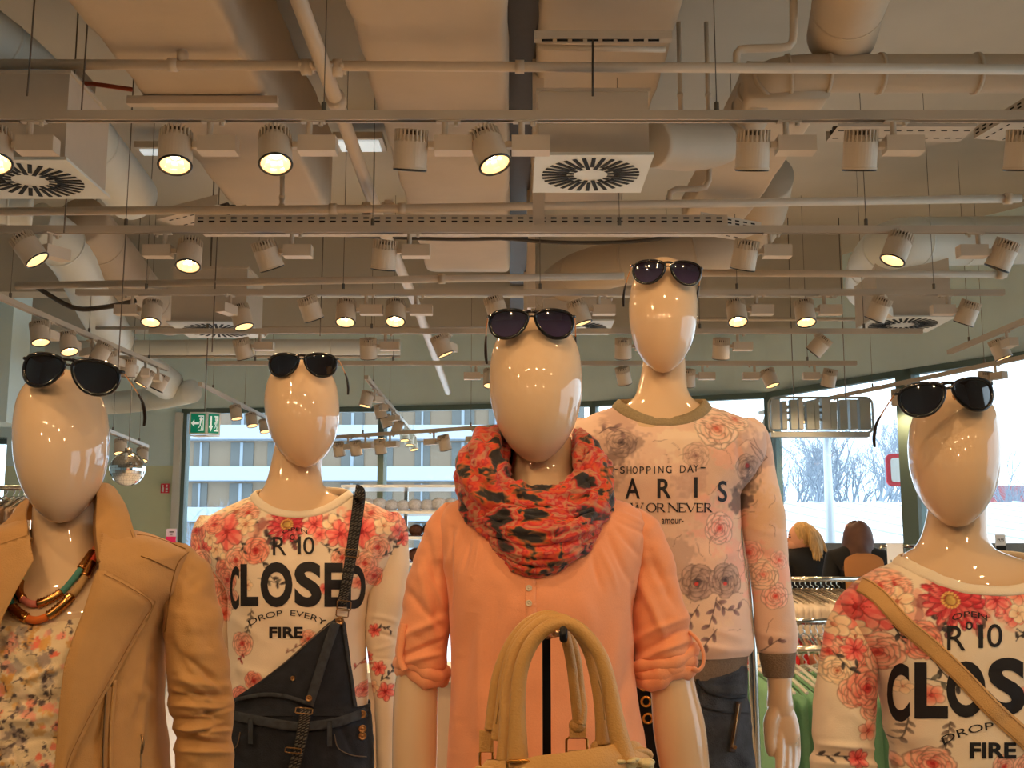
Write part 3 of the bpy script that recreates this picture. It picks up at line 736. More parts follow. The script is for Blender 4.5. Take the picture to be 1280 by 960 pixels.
slant((950, 518), (1290, 447), 'long ceiling light track following the curved right windows', 'long track along the right windows',
      [(.08, 1, 10, (-.3, .2, -.9), 'turned'), (.18, -1, 0, (-.15, -.2, -.93), 'lit'), (.25, -1, 0, (.1, .3, -.93), 'turned'), (.36, -1, 0, (.1, .3, -.93), 'turned'), (.62, 1, 0, (.1, .3, -.93), 'turned'), (.90, 1, 0, (0, .3, -.93), 'turned')])
slant((1187, 443), (1330, 384), 'short slanting ceiling light track at the right edge', 'short slanting track at the right edge', [(.55, 1, 0, (.3, -.1, -.93), 'lit')])
slant((410, 549), (640, 534), 'far thin light track just inside the left windows', 'far track inside the left windows',
      [(.12, 1, 0, (.1, .3, -.93), 'turned'), (.22, 1, 0, (.1, .3, -.93), 'turned'), (.36, 1, 0, (.1, .3, -.93), 'turned'), (.60, -1, 0, (.2, .3, -.93), 'turned'), (.82, -1, 0, (.1, .3, -.93), 'turned')], 2.55)
slant((128, 538), (184, 560), 'short light track above the mirror ball', 'short track above the mirror ball',
      [(.35, 1, 20, (.1, -.3, -.9), 'lit'), (.85, 1, 20, (.1, -.3, -.9), 'lit')], 2.5)
# the same tracks go on behind the camera's position and light the mannequins from the front
for k, (Y, lab) in enumerate([(2.45, 'ceiling light track just in front of the mannequins, above the frame'), (1.1, 'ceiling light track above the viewer'), (-.3, 'ceiling light track behind the viewer'), (-1.7, 'rearmost ceiling light track behind the viewer')]):
    make_track('light_track', (-4.2, Y, TRK), (4.2, Y, TRK), lab)
FRONT = [(.1, (-1.9, -1.15, -.5, .35, 1.15, 1.9)), (-.3, (-2.6, -1.0, -.75, .1, .85, 2.3)), (1.1, (-2.4, 2.5)), (2.45, (-2.6, 2.6)), (-1.7, (-1.5, 0, 1.5))]
TG = {0: (0, 2.0, 1.3)}
for Y, xs in [(1.1, (-2.3, -1.05, .35, 1.6)), (-.3, (-2.1, -.9, -.6, .2, .95, 2.0)), (-1.7, (-1.4, .1, 1.4)), (2.45, (-1.3, -.1, 1.2))]:
    for j, x in enumerate(xs):
        if Y == 2.45: tg = Vector((x * .9, 3.6, .9))
        else: tg = Vector((x * .62, 2.15, 1.45))
        d = tg - Vector((x + HX, Y, TRK - .1))
        make_spot((x, Y, TRK), tuple(d), 'unseen spotlight, %s on the track above %s' % (ORD[j], {2.45: 'the mannequins', 1.1: 'the viewer', -.3: 'the viewer\'s back', -1.7: 'the rear'}[Y]),
                  1, 0, 'spotlights out of frame', energy=LAMP_W * (.54 if Y < 2 else .8))
# ================================================================== CEILING SERVICES
m_duct = mat('insulated_duct', (.76, .68, .58), .75, noise=.07, nscale=4, bump=.5, bscale=14)
m_duct2 = mat('wrapped_round_duct', (.72, .65, .56), .6, noise=.06, nscale=5, bump=.3, bscale=25)
m_wduct = mat('white_round_duct', (.84, .84, .80), .55, noise=.04, nscale=5, bump=.2, bscale=20)
m_box = mat('painted_metal_box', (.76, .70, .62), .5, noise=.03)
m_pipe = mat('painted_pipe', (.82, .74, .64), .4, noise=.05, nscale=10)
m_beam = mat('dark_steel', (.28, .24, .20), .6, noise=.1)
m_cab = mat('cable_grey', (.42, .36, .30), .6)
m_slot = mat('slot_dark', (.06, .055, .05), .8)
m_panel_l = mat('skylight_panel', (.9, .95, .95), .5, emit=(.85, .95, 1.0), estr=.5)
def duct_box(name, x0, x1, y0, y1, z0, z1, label, m=m_duct, bands=None, rad=.05):
    r = root(name, ((x0 + x1) / 2, (y0 + y1) / 2, z0), label, 'duct')
    n = max(3, int((y1 - y0) / .12)); ys = np.linspace(y0, y1, n); K = 28
    V = np.zeros((n, K, 3))
    th = np.linspace(0, 2 * PI, K, endpoint=False) + .11
    w, h = (x1 - x0) / 2, (z1 - z0) / 2
    for i, y in enumerate(ys):
        c, s = np.cos(th), np.sin(th); e = .13
        bump = 1 + .012 * math.sin(i * 2.1) + .01 * math.sin(i * .7)
        V[i, :, 0] = (x0 + x1) / 2 + w * np.sign(c) * np.abs(c) ** e * bump
        V[i, :, 2] = (z0 + z1) / 2 + h * np.sign(s) * np.abs(s) ** e * bump + .006 * np.sin(3 * y + th * 2)
        V[i, :, 1] = y
    MB().grid(V, True, cap0=True, cap1=True).build('duct_body', m, r)
    for y in (bands or []):
        MB().box((x0 - .05, y - .022, z0 - .05), (x1 + .05, y + .022, z0 - .012)).build('bracket', m_pipe, r, smooth=False)
    return r
# big insulated rectangular ducts that run back
xa = PZ(428, 0, 3.55)[0]; xb = PZ(634, 0, 3.55)[0]
duct_box('insulated_duct', xa, xb, 2.6, PZ(560, 340, 3.55)[1], 3.55, 4.1, 'widest insulated rectangular duct running back above the coral mannequin')
x2 = PZ(672, 60, 3.7)[0]; x3 = PZ(845, 40, 3.7)[0]
duct_box('insulated_duct', x2, x3, 2.6, PZ(750, 260, 3.7)[1], 3.70, 4.1, 'flat insulated duct right of the steel beam, over the square diffuser')
x4 = PZ(110, 40, 3.5)[0]; x5 = PZ(292, 40, 3.5)[0]
duct_box('insulated_duct', x4, x5, 2.6, PZ(330, 268, 3.5)[1], 3.50, 4.05, 'left insulated rectangular duct over the lit spots', bands=[4.9])
duct_box('insulated_duct', 1.05, 1.42, 4.75, 6.7, 3.42, 3.60, 'right insulated duct running back beside the round elbow')
# steel beam slot in the middle
bmr = root('steel_beam', (0, 4, CEIL - .5), 'dark steel beam between the two middle ducts', 'beam')
MB().box((-.02, 2.6, CEIL - .12), (.12, 12.6, CEIL - .001)).box((.04, 2.6, CEIL - .52), (.06, 12.6, CEIL - .1201)).box((-.02, 2.6, CEIL - .55), (.12, 12.6, CEIL - .5201)).build('web', m_beam, bmr, smooth=False)
for y in (5.2, 7.2, 9.4):
    q = MB().box((.10, y - .03, 2.96 if y < 6 else 3.0), (.125, y + .03, CEIL)).box((.125, y - .03, 2.96 if y < 6 else 3.0), (.155, y - .024, CEIL)); o = q.build('hanger_channel', m_pipe, smooth=False)
    tag(o, 'steel hanger channel, %s of three by the middle beam' % {5.2: 'nearest', 7.2: 'middle', 9.4: 'farthest'}[y], 'channel', 'hanger channels')
# sprinkler pipes across
def pipe(name, pts, r, label, m=m_pipe, cat='pipe', n=14, smooth=0, collars=()):
    rt = root(name, pts[0], label, cat)
    MB().tube(pts, r, n, smooth=smooth).build('pipe_run', m, rt)
    P3 = np.asarray(pts, float)
    for f in collars:
        k = f * (len(P3) - 1); i = int(min(k, len(P3) - 2)); c = P3[i] + (P3[i + 1] - P3[i]) * (k - i); d = P3[i + 1] - P3[i]; d /= np.linalg.norm(d)
        MB().tube([c - d * r * .9, c + d * r * .9], r * 1.35, 12).build('collar', m, rt)
    return rt
ZP = 3.42
Yp = PZ(640, 85, ZP)[1]
def atY(px, py, Y): return P(px, py, Y)
pipe('sprinkler_pipe', [atY(-200, 79, Yp), atY(1500, 88, Yp)], .021, 'nearest horizontal sprinkler pipe crossing the top of the picture', collars=(.343, .366, .50, .245))
Yq = PZ(640, 252, 3.15)[1]
pipe('sprinkler_pipe', [atY(-200, 266, Yq), atY(470, 261, Yq), atY(1276, 248, Yq)], .021, 'second horizontal sprinkler pipe above the second light track', collars=(.46, .52, .99))
Yr = PZ(640, 345, 3.05)[1]
pipe('sprinkler_pipe', [atY(20, 357, Yr), atY(780, 345, Yr)], .022, 'third horizontal sprinkler pipe behind the second light track', collars=(.7,))
pipe('sprinkler_pipe', [atY(860, 341, Yr), atY(1258, 343, Yr)], .022, 'horizontal sprinkler pipe right of the sunglasses on the tallest mannequin', collars=(.98,))
for yy, xa_, xb_, zz in ((410, 120, 640, 3.15), (399, 855, 1150, 3.1), (446, 120, 500, 3.05)):
    Yt = PZ(640, yy, zz)[1]
    pipe('conduit', [atY(xa_, yy, Yt), atY(xb_, yy, Yt)], .014, 'thin grey conduit at %s of the far ceiling' % {410: 'the left centre', 399: 'the right', 446: 'the lower left'}[yy], m_track)
# slanting main pipe
S0 = PZ(366, -20, 3.46); S1 = PZ(478, 285, 3.2); S2 = PZ(560, 490, 3.1)
pipe('main_sprinkler_pipe', [S0, PZ(420, 125, 3.38), S1, PZ(520, 380, 3.12), S2], .032, 'thick slanting pipe running back from the top left centre', collars=(.25, .5, .8))
for px, py, z in ((383, 84, ZP), (422, 86, ZP), (458, 261, 3.15), (486, 258, 3.15)):
    Yc = PZ(px, py, z)[1]; c = P(px, py, Yc)
    o = MB().cyl((c[0] - .02, c[1], c[2]), .034, .04, 10, axis='X').box((c[0] - .03, c[1] - .045, c[2] - .008), (c[0] - .015, c[1] + .045, c[2] + .008)).box((c[0] + .015, c[1] - .045, c[2] - .008), (c[0] + .03, c[1] + .045, c[2] + .008)).build('pipe_coupling', m_pipe)
    tag(o, 'bolted pipe coupling on the %s sprinkler pipe, %s of the slanting pipe' % ('nearest' if z == ZP else 'second', 'left' if px in (383, 458) else 'right'), 'coupling', 'pipe couplings')
# drops from ceiling with elbows
def drop(px, y0, y1, Y, label, r=.018):
    a = P(px, y1, Y); return pipe('pipe_drop', [(a[0], Y, min(CEIL - .01, P(px, y0, Y)[2])), (a[0], Y, a[2])], r, label, collars=(.75, .93))
drop(228, -60, 80, Yp, 'vertical pipe drop onto the nearest sprinkler pipe, upper left')
b_ = PZ(992, 30, 3.6); Yd = Yp
pipe('pipe_elbow', [P(992, -40, Yd), P(992, 40, Yd), P(991, 52, Yd), P(986, 58, Yd), P(975, 60, Yd), P(935, 61, Yd), P(925, 62, Yd), P(921, 67, Yd), P(921, 82, Yd)], .017, 'bent pipe stepping down to the nearest sprinkler pipe at the top right', n=12)
Ye = Yq
pipe('pipe_elbow', [P(886, 200, Ye), P(886, 226, Ye), P(882, 234, Ye), P(872, 236, Ye), P(846, 236, Ye), P(838, 240, Ye), P(836, 250, Ye)], .015, 'bent pipe behind the round duct, centre right', n=10)
for px, y0, y1 in ((352, 200, 262), (886, 118, 150), (851, 118, 150)):
    drop(px, y0 - 90 if px != 352 else 205, y1, Yq + .2, 'short pipe drop %s' % {352: 'left of the slanting pipe', 886: 'over the round duct, right one', 851: 'over the round duct, left one'}[px], .012)
# big round ducts, upper right
def rduct(pts, r, label, m=m_duct2, seams=6, smooth=6, n=28):
    p = np.asarray(pts, float); rt = root('round_duct', p[0], label, 'duct')
    MB().tube(p, r, n, smooth=smooth).build('duct_body', m, rt)
    q, _ = cr(p, np.zeros(len(p)), 12); r = float(np.mean(r))
    for k in np.linspace(0, len(q) - 2, seams).astype(int)[1:-1]:
        d = q[k + 1] - q[k]; d /= np.linalg.norm(d) + 1e-9
        MB().tube([q[k] - d * .008, q[k] + d * .008], r * 1.015, n, caps=True).build('seam_band', m, rt)
    return rt
Z1 = 3.55
Y1 = PZ(1100, 118, 3.42)[1] + .05
h1 = [P(1420, 94, Y1), P(1280, 92, Y1), P(1100, 92, Y1), P(1010, 92, Y1), P(962, 100, Y1 + .03), P(942, 125, Y1 + .15), P(935, 150, Y1 + .25), P(905, 175, Y1 + .3), P(865, 182, Y1 + .15), P(812, 180, Y1 - .1)]
rduct(h1, [.085] * 5 + [.085, .088, .105, .115, .10], 'large round duct with an elbow feeding the square ceiling diffuser', seams=14)
rduct([P(1092, -120, Y1 - .9), P(1075, -40, Y1 - .55), P(1060, 10, Y1 - .2), P(1052, 45, Y1 + .05)], .155, 'thick insulated round duct coming down from the top right corner', m_duct, seams=4)
rduct([PZ(960, 220, 3.6), PZ(950, 270, 3.5), PZ(925, 300, 3.4), PZ(860, 318, 3.3), PZ(780, 328, 3.28), PZ(720, 345, 3.28), PZ(690, 370, 3.25), PZ(685, 400, 3.1)], .15, 'snaking round duct behind the tallest mannequin sunglasses', seams=8)
# right round duct pair far
rduct([PZ(1280, 300, 3.6), PZ(1180, 302, 3.55), PZ(1120, 305, 3.5), PZ(1092, 330, 3.45), PZ(1085, 360, 3.4)], .17, 'pale round duct with elbow above the right diffuser box', m_wduct, seams=6)
# left round ducts
rduct([PZ(-60, 20, 3.6), PZ(30, 90, 3.5), PZ(100, 165, 3.42), PZ(165, 245, 3.36)], .14, 'round wrapped duct slanting back behind the left diffuser box', m_wduct, seams=5)
rduct([PZ(100, 275, 3.6), PZ(140, 320, 3.5), PZ(180, 370, 3.4), PZ(215, 395, 3.35)], .17, 'dull grey round duct bending down, centre left', m_duct2, seams=5)
rduct([PZ(40, 280, 3.5), PZ(90, 320, 3.4), PZ(130, 400, 3.3), PZ(160, 445, 3.2), PZ(210, 480, 3.1)], .16, 'white round duct ending in a blunt end left of the exit sign', m_wduct, seams=6)
rduct([PZ(110, 505, 2.95), PZ(150, 503, 2.98), PZ(200, 497, 3.0), PZ(240, 489, 3.02)], .12, 'low white round duct above the pale green wall', m_wduct, seams=4)
rduct([PZ(-40, 250, 3.2), PZ(0, 258, 3.2), PZ(40, 262, 3.2)], .09, 'short silver duct at the left edge under the diffuser box', m_wduct, seams=4)
# horizontal far ducts
Yf = PZ(640, 434, 3.2)[1]
rduct([P(60, 436, Yf), P(300, 434, Yf), P(500, 434, Yf)], .07, 'long white round duct low across the left far ceiling', m_wduct, seams=6, smooth=0)
# swirl diffuser boxes
def swirl(cx, cy, z, s, root_, nsl=32):
    B = MB().box((cx - s, cy - s, z - .012), (cx + s, cy + s, z)); B.build('face_plate', m_wframe, root_, smooth=False)
    S = MB()
    for k in range(nsl):
        t = 2 * PI * k / nsl; M = Matrix.Translation((cx, cy, z - .013)) @ Matrix.Rotation(t, 4, 'Z')
        r0, r1 = (.30 * s if k % 2 else .42 * s), .86 * s
        S.box((r0, -.022 * s - .003, -.002), (r1, .022 * s + .003, 0), M=M)
    S.build('slot', m_slot, root_, smooth=False)['kind'] = 'stuff'
def diffuser(px, py, z, s, h, label):
    c = PZ(px, py, z); r = root('ceiling_diffuser', (c[0], c[1], z), label, 'diffuser', 'square swirl diffusers')
    MB().box((c[0] - s * .93, c[1] - s * .9, z), (c[0] + s * .93, c[1] + s * .9, z + h)).build('plenum_box', m_box, r, smooth=False)
    MB().box((c[0] - s * .93 - .01, c[1] - s * .9 - .01, z + h), (c[0] + s * .93 + .01, c[1] + s * .9 + .01, z + h + .012)).build('box_flange', m_box, r, smooth=False)
    swirl(c[0], c[1], z, s, r); return r
diffuser(738, 215, 2.98, .235, .26, 'square swirl diffuser under a metal box above the coral and tallest mannequins')
diffuser(38, 222, 2.98, .25, .36, 'square swirl diffuser at the upper left edge')
diffuser(272, 411, 3.0, .28, .38, 'square swirl diffuser in the left distance above the overalls mannequin')
diffuser(1128, 404, 3.0, .27, .42, 'square swirl diffuser in the right distance')
diffuser(720, 408, 3.0, .25, .15, 'small far swirl diffuser right of the coral mannequin sunglasses')
# vertical tall box, left edge, and hung ventilation grille
o = MB().box((PZ(-5, 480, 3)[0] - .2, 10.4, 2.62), (P(28, 400, 10.6)[0], 10.8, CEIL)).build('ceiling_drop_box', m_wall, smooth=False); tag(o, 'tall boxed-in column hanging at the far left', 'column')
c = PZ(75, 104, 3.75); r = root('vent_grille', (c[0], c[1], 3.75), 'dark square vent grille above the left diffuser box', 'vent')
MB().box((c[0] - .13, c[1] - .13, 3.75), (c[0] + .13, c[1] + .13, 3.80)).build('vent_frame', m_box, r, smooth=False); MB().box((c[0] - .105, c[1] - .105, 3.742), (c[0] + .105, c[1] + .105, 3.7499)).build('grille', m_slot, r, smooth=False)
# light panels in the ceiling
for k, (px, py, w, l, lab) in enumerate([(105, 236, .16, .12, 'left of the slanting round duct'), (450, 182, .14, .1, 'by the slanting pipe'), (195, 190, .1, .05, 'behind the left spots'), (90, 303, .4, .3, 'above the slanting left track'), (455, 345, .5, .18, 'left centre')]):
    c = PZ(px, py, 4.2 if k < 3 else 4.3); r = root('ceiling_light_panel', c, 'flat cold white ceiling light panel ' + lab, 'ceiling light', 'cold ceiling panels')
    MB().box(c - [w + .03, l + .03, -.005], c + [w + .03, l + .03, .05]).build('panel_frame', m_box, r, smooth=False)
    MB().box(c - [w, l, .008], c + [w, l, .004]).build('diffuser_sheet', m_panel_l, r, smooth=False)
# perforated cable trays
def tray(A, B, label, w=.1, h=.055, slots=True):
    A = np.asarray(A, float); B = np.asarray(B, float); d = B - A; L_ = np.hypot(d[0], d[1]); rz = math.atan2(d[1], d[0])
    r = root('cable_tray', A, label, 'cable tray', 'perforated cable trays', rz)
    def ch(n, b, m):
        o = bpy.data.objects.new(n, b.mesh(n)); COL.objects.link(o); o.data.materials.append(m); o.parent = r; return o
    b = MB(); b.box((0, -w, 0), (L_, w, .003)); b.box((0, -w - .002, 0), (L_, -w, h)); b.box((0, w, 0), (L_, w + .002, h)); ch('channel', b, m_box)
    s = MB(); n = int(L_ / .055)
    for i in range(n):
        x = (i + .3) * .055
        s.box((x, -w - .0035, .016), (x + .028, -w - .002, .024)); s.box((x, -w - .0035, .034), (x + .028, -w - .002, .042))
        for yy in (-w * .5, w * .5): s.box((x, yy - .004, -.0015), (x + .028, yy + .004, 0))
    o = ch('perforation', s, m_slot); o['kind'] = 'stuff'
    c = MB().tube([(0, -.02, .02), (L_ * .25, 0, .022), (L_ * .6, -.03, .02), (L_, .01, .02)], .014, 6, smooth=6).tube([(0, .03, .02), (L_ * .4, .02, .02), (L_, .04, .02)], .012, 6, smooth=6); ch('cable_bundle', c, m_beam)
    return r
Yt = PZ(500, 284, 3.05)[1]
tray(P(250, 289, Yt), P(905, 287, Yt), 'long perforated cable tray just above the second light track')
tray(P(120, 357, Yt + 2.6), P(-60, 352, Yt + 2.6) if False else P(170, 357, Yt + 2.6), 'short perforated cable tray in the left distance')
Yt2 = PZ(1100, 162, 3.45)[1]
tray(P(1040, 168, Yt2), P(1210, 167, Yt2), 'perforated cable tray right of the round duct elbow')
tray(PZ(862, 283, 3.2), PZ(935, 232, 3.5), 'slanting perforated cable tray behind the round elbow')
tray(PZ(290, 262, 3.2), PZ(205, 240, 3.5) if False else PZ(215, 258, 3.3), 'short perforated cable tray left of the slanting pipe')
tray(PZ(1240, 175, 3.5), PZ(1330, 110, 3.55), 'perforated cable tray at the right edge')
# bracket across the flat duct (top centre)
Yb = 4.2
r = root('duct_bracket', P(750, 45, Yb), 'slotted steel bracket under the flat duct at the top centre', 'bracket')
MB().box(P(668, 48, Yb), P(840, 38, Yb) + [0, .04, 0]).build('bracket_bar', m_box, r, smooth=False)
MB().tube([P(672, 59, Yb + .05), P(832, 62, Yb + .05)], .012, 8).build('rod', m_pipe, r)
MB().tube([P(741, 50, Yb), P(741, 120, Yb)], .005, 6).build('threaded_rod', m_beam, r)
s = MB()
for k in range(8): a = P(684 + k * 19, 50.5, Yb); s.box(a - [.022, .003, .004], a + [.022, .0, .004])
s.build('slot', m_slot, r, smooth=False)['kind'] = 'stuff'
# thin drop wires and loose cables on the left
for k, (px, y0, y1, Y) in enumerate([(80, -40, 291, 5.0), (147, 100, 470, 6.2), (34, -60, 120, 4.2), (101, 50, 150, 4.4), (257, 417, 484, 8.2), (265, -60, 440, 6.5), (400, 300, 420, 7.2)]):
    a, b2 = P(px, y0, Y), P(px, y1, Y); zt_ = CEIL
    o = MB().tube([(b2[0], Y, zt_), (b2[0] + .004, Y, (zt_ + b2[2]) / 2), (b2[0], Y, b2[2])], .0035, 6, smooth=4).build('power_cable', m_cab)
    tag(o, 'thin dark vertical cable hanging down at %s' % ['the upper left edge', 'the left above the mirror ball', 'the top left corner', 'the vent grille', 'the exit sign', 'the left of the overalls mannequin', 'the right of the overalls mannequin'][k], 'cable', 'hanging cables')
o = MB().tube([P(40, 110, 5.2), P(100, 104, 5.2), P(165, 112, 5.2)], .011, 6, smooth=5).build('orange_cable', mat('orange_cable', (.62, .25, .1), .6)); tag(o, 'thin orange cable below the vent grille, upper left', 'cable')
o = MB().tube([P(600, 296, 6.8), P(700, 303, 6.8), P(790, 302, 6.8), P(850, 294, 6.8)], .012, 6, smooth=6).tube([P(430, 294, 6.8), P(560, 299, 6.8), P(660, 297, 6.8)], .012, 6, smooth=6).build('cable_loom', m_beam); tag(o, 'sagging bundle of dark cables below the second light track', 'cable')
o = MB().tube([P(40, 355, 7.8), P(90, 384, 7.8), P(130, 384, 7.8), P(170, 376, 7.8)], .018, 6, smooth=6).build('cable_loom', m_beam); tag(o, 'sagging dark cables at the left beneath the third light track', 'cable')
# far ceiling cross beams
for k, (z, Y) in enumerate([(3.75, 9.9), (3.7, 11.4)]):
    o = MB().box((-9.4, Y, z), (3.0, Y + .25, CEIL - .002)).build('ceiling_beam', m_ceil, smooth=False); tag(o, '%s plastered cross beam of the far ceiling' % ('nearer', 'farther')[k], 'beam', 'far cross beams')

# ================================================================== HANGING SIGNS, BALL
ex = root('exit_sign', P(255, 528, 8.2), 'green emergency exit sign with arrow and running figure hanging from the ceiling', 'exit sign')
e0 = P(236, 543, 8.2); e1 = P(259, 515, 8.2); dz = e1[2] - e0[2]; wv = e1[0] - e0[0]
m_eg = mat('exit_green', (.02, .52, .38), .4, emit=(.0, .45, .25), estr=.15); m_ew = mat('exit_white', (.95, 1, .97), .4, emit=(.9, 1, .95), estr=.35)
ang = math.radians(12)
def face(ox, oy, rz, w, arrow):
    M = Matrix.Translation((ox, oy, 0)) @ Matrix.Rotation(rz, 4, 'Z')
    MB().box((0, 0, e0[2]), (w, .02, e1[2]), M=M).build('sign_case', m_wframe, ex, smooth=False)
    MB().box((.012, -.004, e0[2] + .012), (w - .012, 0, e1[2] - .012), M=M).build('green_face', m_eg, ex, smooth=False)
    b = MB(); q = lambda u, v: (.012 + (w - .024) * u, e0[2] + .012 + (dz - .024) * v)
    def poly(pts):
        n = len(pts); b.add([M @ Vector((q(*p)[0], y, q(*p)[1])) for y in (-.0065, -.004) for p in pts], [tuple(range(n)), tuple(range(n, 2 * n))[::-1]] + [(i, n + i, n + (i + 1) % n, (i + 1) % n) for i in range(n)])
    if arrow == 'L':
        poly([(.03, .5), (.25, .68), (.25, .56), (.50, .56), (.50, .44), (.25, .44), (.25, .32)])
    else:
        poly([(.22, .08), (.42, .38), (.29, .38), (.29, .88), (.15, .88), (.15, .38), (.02, .38)])
    poly([(.54, .10), (.92, .10), (.92, .90), (.54, .90), (.54, .84), (.86, .84), (.86, .16), (.54, .16)])
    b.build('arrow_and_door', m_ew, ex, smooth=False)
    f = MB(); 
    def pl(pts, r=.05):
        f.tube([M @ Vector((q(*p)[0], -.0085, q(*p)[1])) for p in pts], r * .1 * w * 4, 6)
    pl([(.70, .62), (.68, .42)], .09); pl([(.68, .42), (.78, .30), (.74, .16)]); pl([(.68, .42), (.60, .28), (.52, .24)]); pl([(.70, .60), (.58, .54), (.56, .44)]); pl([(.70, .60), (.80, .52)])
    f.ell(M @ Vector((q(.73, .72)[0], -.0085, q(.73, .72)[1])), (.012, .004, .014), 10, 6)
    f.build('running_figure', m_ew, ex)
face(e0[0], 8.2, 0, wv, 'L'); face(e0[0] + wv, 8.2, math.radians(38), wv * .82, 'D')
MB().tube([(e0[0] + wv * .75, 8.25, e1[2]), (e0[0] + wv * .75, 8.25, CEIL)], .004, 6).build('hanging_rod', m_wire, ex)
MB().add([(e0[0], 8.22, e0[2] - .004), (e0[0] + wv, 8.2, e0[2] - .004), (e0[0] + wv * 1.65, 8.2 + wv * .5, e0[2] - .004), (e0[0] + .3 * wv, 8.32, e0[2] - .004), (e0[0], 8.22, e0[2] - .01), (e0[0] + wv, 8.2, e0[2] - .01), (e0[0] + wv * 1.65, 8.2 + wv * .5, e0[2] - .01), (e0[0] + .3 * wv, 8.32, e0[2] - .01)],
         [(0, 1, 2, 3), (4, 7, 6, 5), (0, 4, 5, 1), (1, 5, 6, 2), (2, 6, 7, 3), (3, 7, 4, 0)]).build('sign_base', m_wframe, ex, smooth=False)
# mirror ball
c = P(159.5, 586, 9.0); Rb = 21.5 * 9.05 / F
mbr = root('mirror_ball', c, 'silver mirror ball hanging in front of the pale green wall', 'mirror ball')
m_mir = mat('mirror_facet', (.92, .92, .92), .03, metal=1)
B = MB(); n = 20
for i in range(n):
    t0, t1 = PI * i / n, PI * (i + 1) / n; k = max(6, int(40 * math.sin((t0 + t1) / 2)))
    for j in range(k):
        a0_, a1_ = 2 * PI * j / k, 2 * PI * (j + .96) / k
        pt = [(Rb * math.sin(t) * math.cos(a), Rb * math.sin(t) * math.sin(a), Rb * math.cos(t)) for t, a in ((t0, a0_), (t1 - .006, a0_), (t1 - .006, a1_), (t0, a1_))]
        B.add(np.array(pt) + c, [(0, 1, 2, 3)])
o = B.build('mirror_tile', m_mir, mbr, smooth=False); o['kind'] = 'stuff'
MB().ell(c, (Rb * .985,) * 3, 32, 20).build('ball_core', mat('ball_core', (.5, .5, .5), .2, metal=.9), mbr)
MB().cyl((c[0], c[1], c[2] + Rb - .004), .03, .03, 12).tube([(c[0], c[1], c[2] + Rb), (c[0], c[1], CEIL)], .003, 6).build('hanging_wire', m_wire, mbr)
# signs on the green wall
def plate(name, px0, py0, px1, py1, Y, m, label, cat='sign', th=.012):
    a, b2 = P(px0, py1, Y), P(px1, py0, Y); r = root(name, a, label, cat)
    MB().box((a[0], Y - th, a[2]), (b2[0], Y, b2[2])).build('plate', m, r, smooth=False); return r, a, b2
YW = 13.05
r, a, b2 = plate('fire_sign', 201, 604.5, 212, 616.5, YW, m_red, 'small red fire equipment sign with white symbols on the pale green wall')
w_, h_ = b2[0] - a[0], b2[2] - a[2]
f = MB(); f.box((a[0] + .15 * w_, YW - .016, a[2] + .12 * h_), (a[0] + .38 * w_, YW - .0121, a[2] + .6 * h_)).box((a[0] + .2 * w_, YW - .016, a[2] + .62 * h_), (a[0] + .33 * w_, YW - .0121, a[2] + .85 * h_)).box((a[0] + .6 * w_, YW - .016, a[2] + .12 * h_), (a[0] + .85 * w_, YW - .0121, a[2] + .22 * h_)).box((a[0] + .6 * w_, YW - .016, a[2] + .35 * h_), (a[0] + .85 * w_, YW - .0121, a[2] + .55 * h_)).box((a[0] + .66 * w_, YW - .016, a[2] + .65 * h_), (a[0] + .8 * w_, YW - .0121, a[2] + .88 * h_))
f.build('symbol', m_white, r, smooth=False)
r, a, b2 = plate('price_poster', 208, 661, 221, 676, 9.5, mat('lilac_card', (.75, .70, .80), .6), 'small lilac and pink price card beside the tan jacket shoulder')
MB().box((a[0], 9.484, a[2] - .035), (b2[0], 9.4879, a[2] + (b2[2] - a[2]) * .35)).build('pink_band', mat('magenta', (.80, .12, .40), .6), r, smooth=False)
MB().tube([((a[0] + b2[0]) / 2, 9.5, 0), ((a[0] + b2[0]) / 2, 9.5, a[2])], .006, 8).build('card_stand', m_wire, r)
mt_ = (a[2] + b2[2]) / 2
MB().box((a[0] + .025, 9.485, mt_ + .02), (b2[0] - .02, 9.4879, mt_ + .028)).box((a[0] + .035, 9.485, mt_), (b2[0] - .03, 9.4879, mt_ + .008)).build('print', m_slot, r, smooth=False)
# sign in the right window, seen from behind
Yz = 9.6; r = root('window_sign', P(1028, 518, Yz), 'chromed letter sign hung in the right window, seen from behind', 'sign')
m_chr = mat('brushed_chrome', (.80, .82, .81), .25, metal=.4); m_gr = mat('sign_grey', (.66, .69, .67), .4, metal=.2)
a, b2 = P(962, 541, Yz), P(1090, 497, Yz)
slt = -.05
MB().tube([(x, Yz, z) for x, z in rrect(a[0], b2[0], a[2], b2[2], .06)], .011, 8, closed=True).build('sign_outline', m_chr, r)
rg = random.Random(3)
xs = [962, 975, 986, 996, 1006, 1016, 1025, 1036, 1047, 1060, 1072]
for k, x in enumerate(xs):
    w0 = [9, 5, 7, 4, 8, 4, 9, 6, 8, 7, 12][k]; top = [500, 502, 500, 499, 502, 500, 498, 503, 501, 500, 499][k]
    A_, B_ = P(x + 2, 537, Yz), P(x + 2 + w0, top, Yz)
    MB().box((A_[0], Yz - .04, A_[2]), (B_[0], Yz + .04, B_[2])).build('letter_stroke', m_gr if k % 3 else m_chr, r, smooth=False)
for y in (515, 524, 508):
    A_, B_ = P(975, y + 1.5, Yz), P(1050 - (y % 7) * 4, y - 1.5, Yz)
    MB().box((A_[0], Yz + .041, A_[2]), (B_[0], Yz + .06, B_[2])).build('letter_bar', m_gr, r, smooth=False)
MB().box((a[0], Yz - .05, a[2] - .04), (b2[0] - .05, Yz + .05, a[2])).build('sign_rail', m_chr, r, smooth=False)
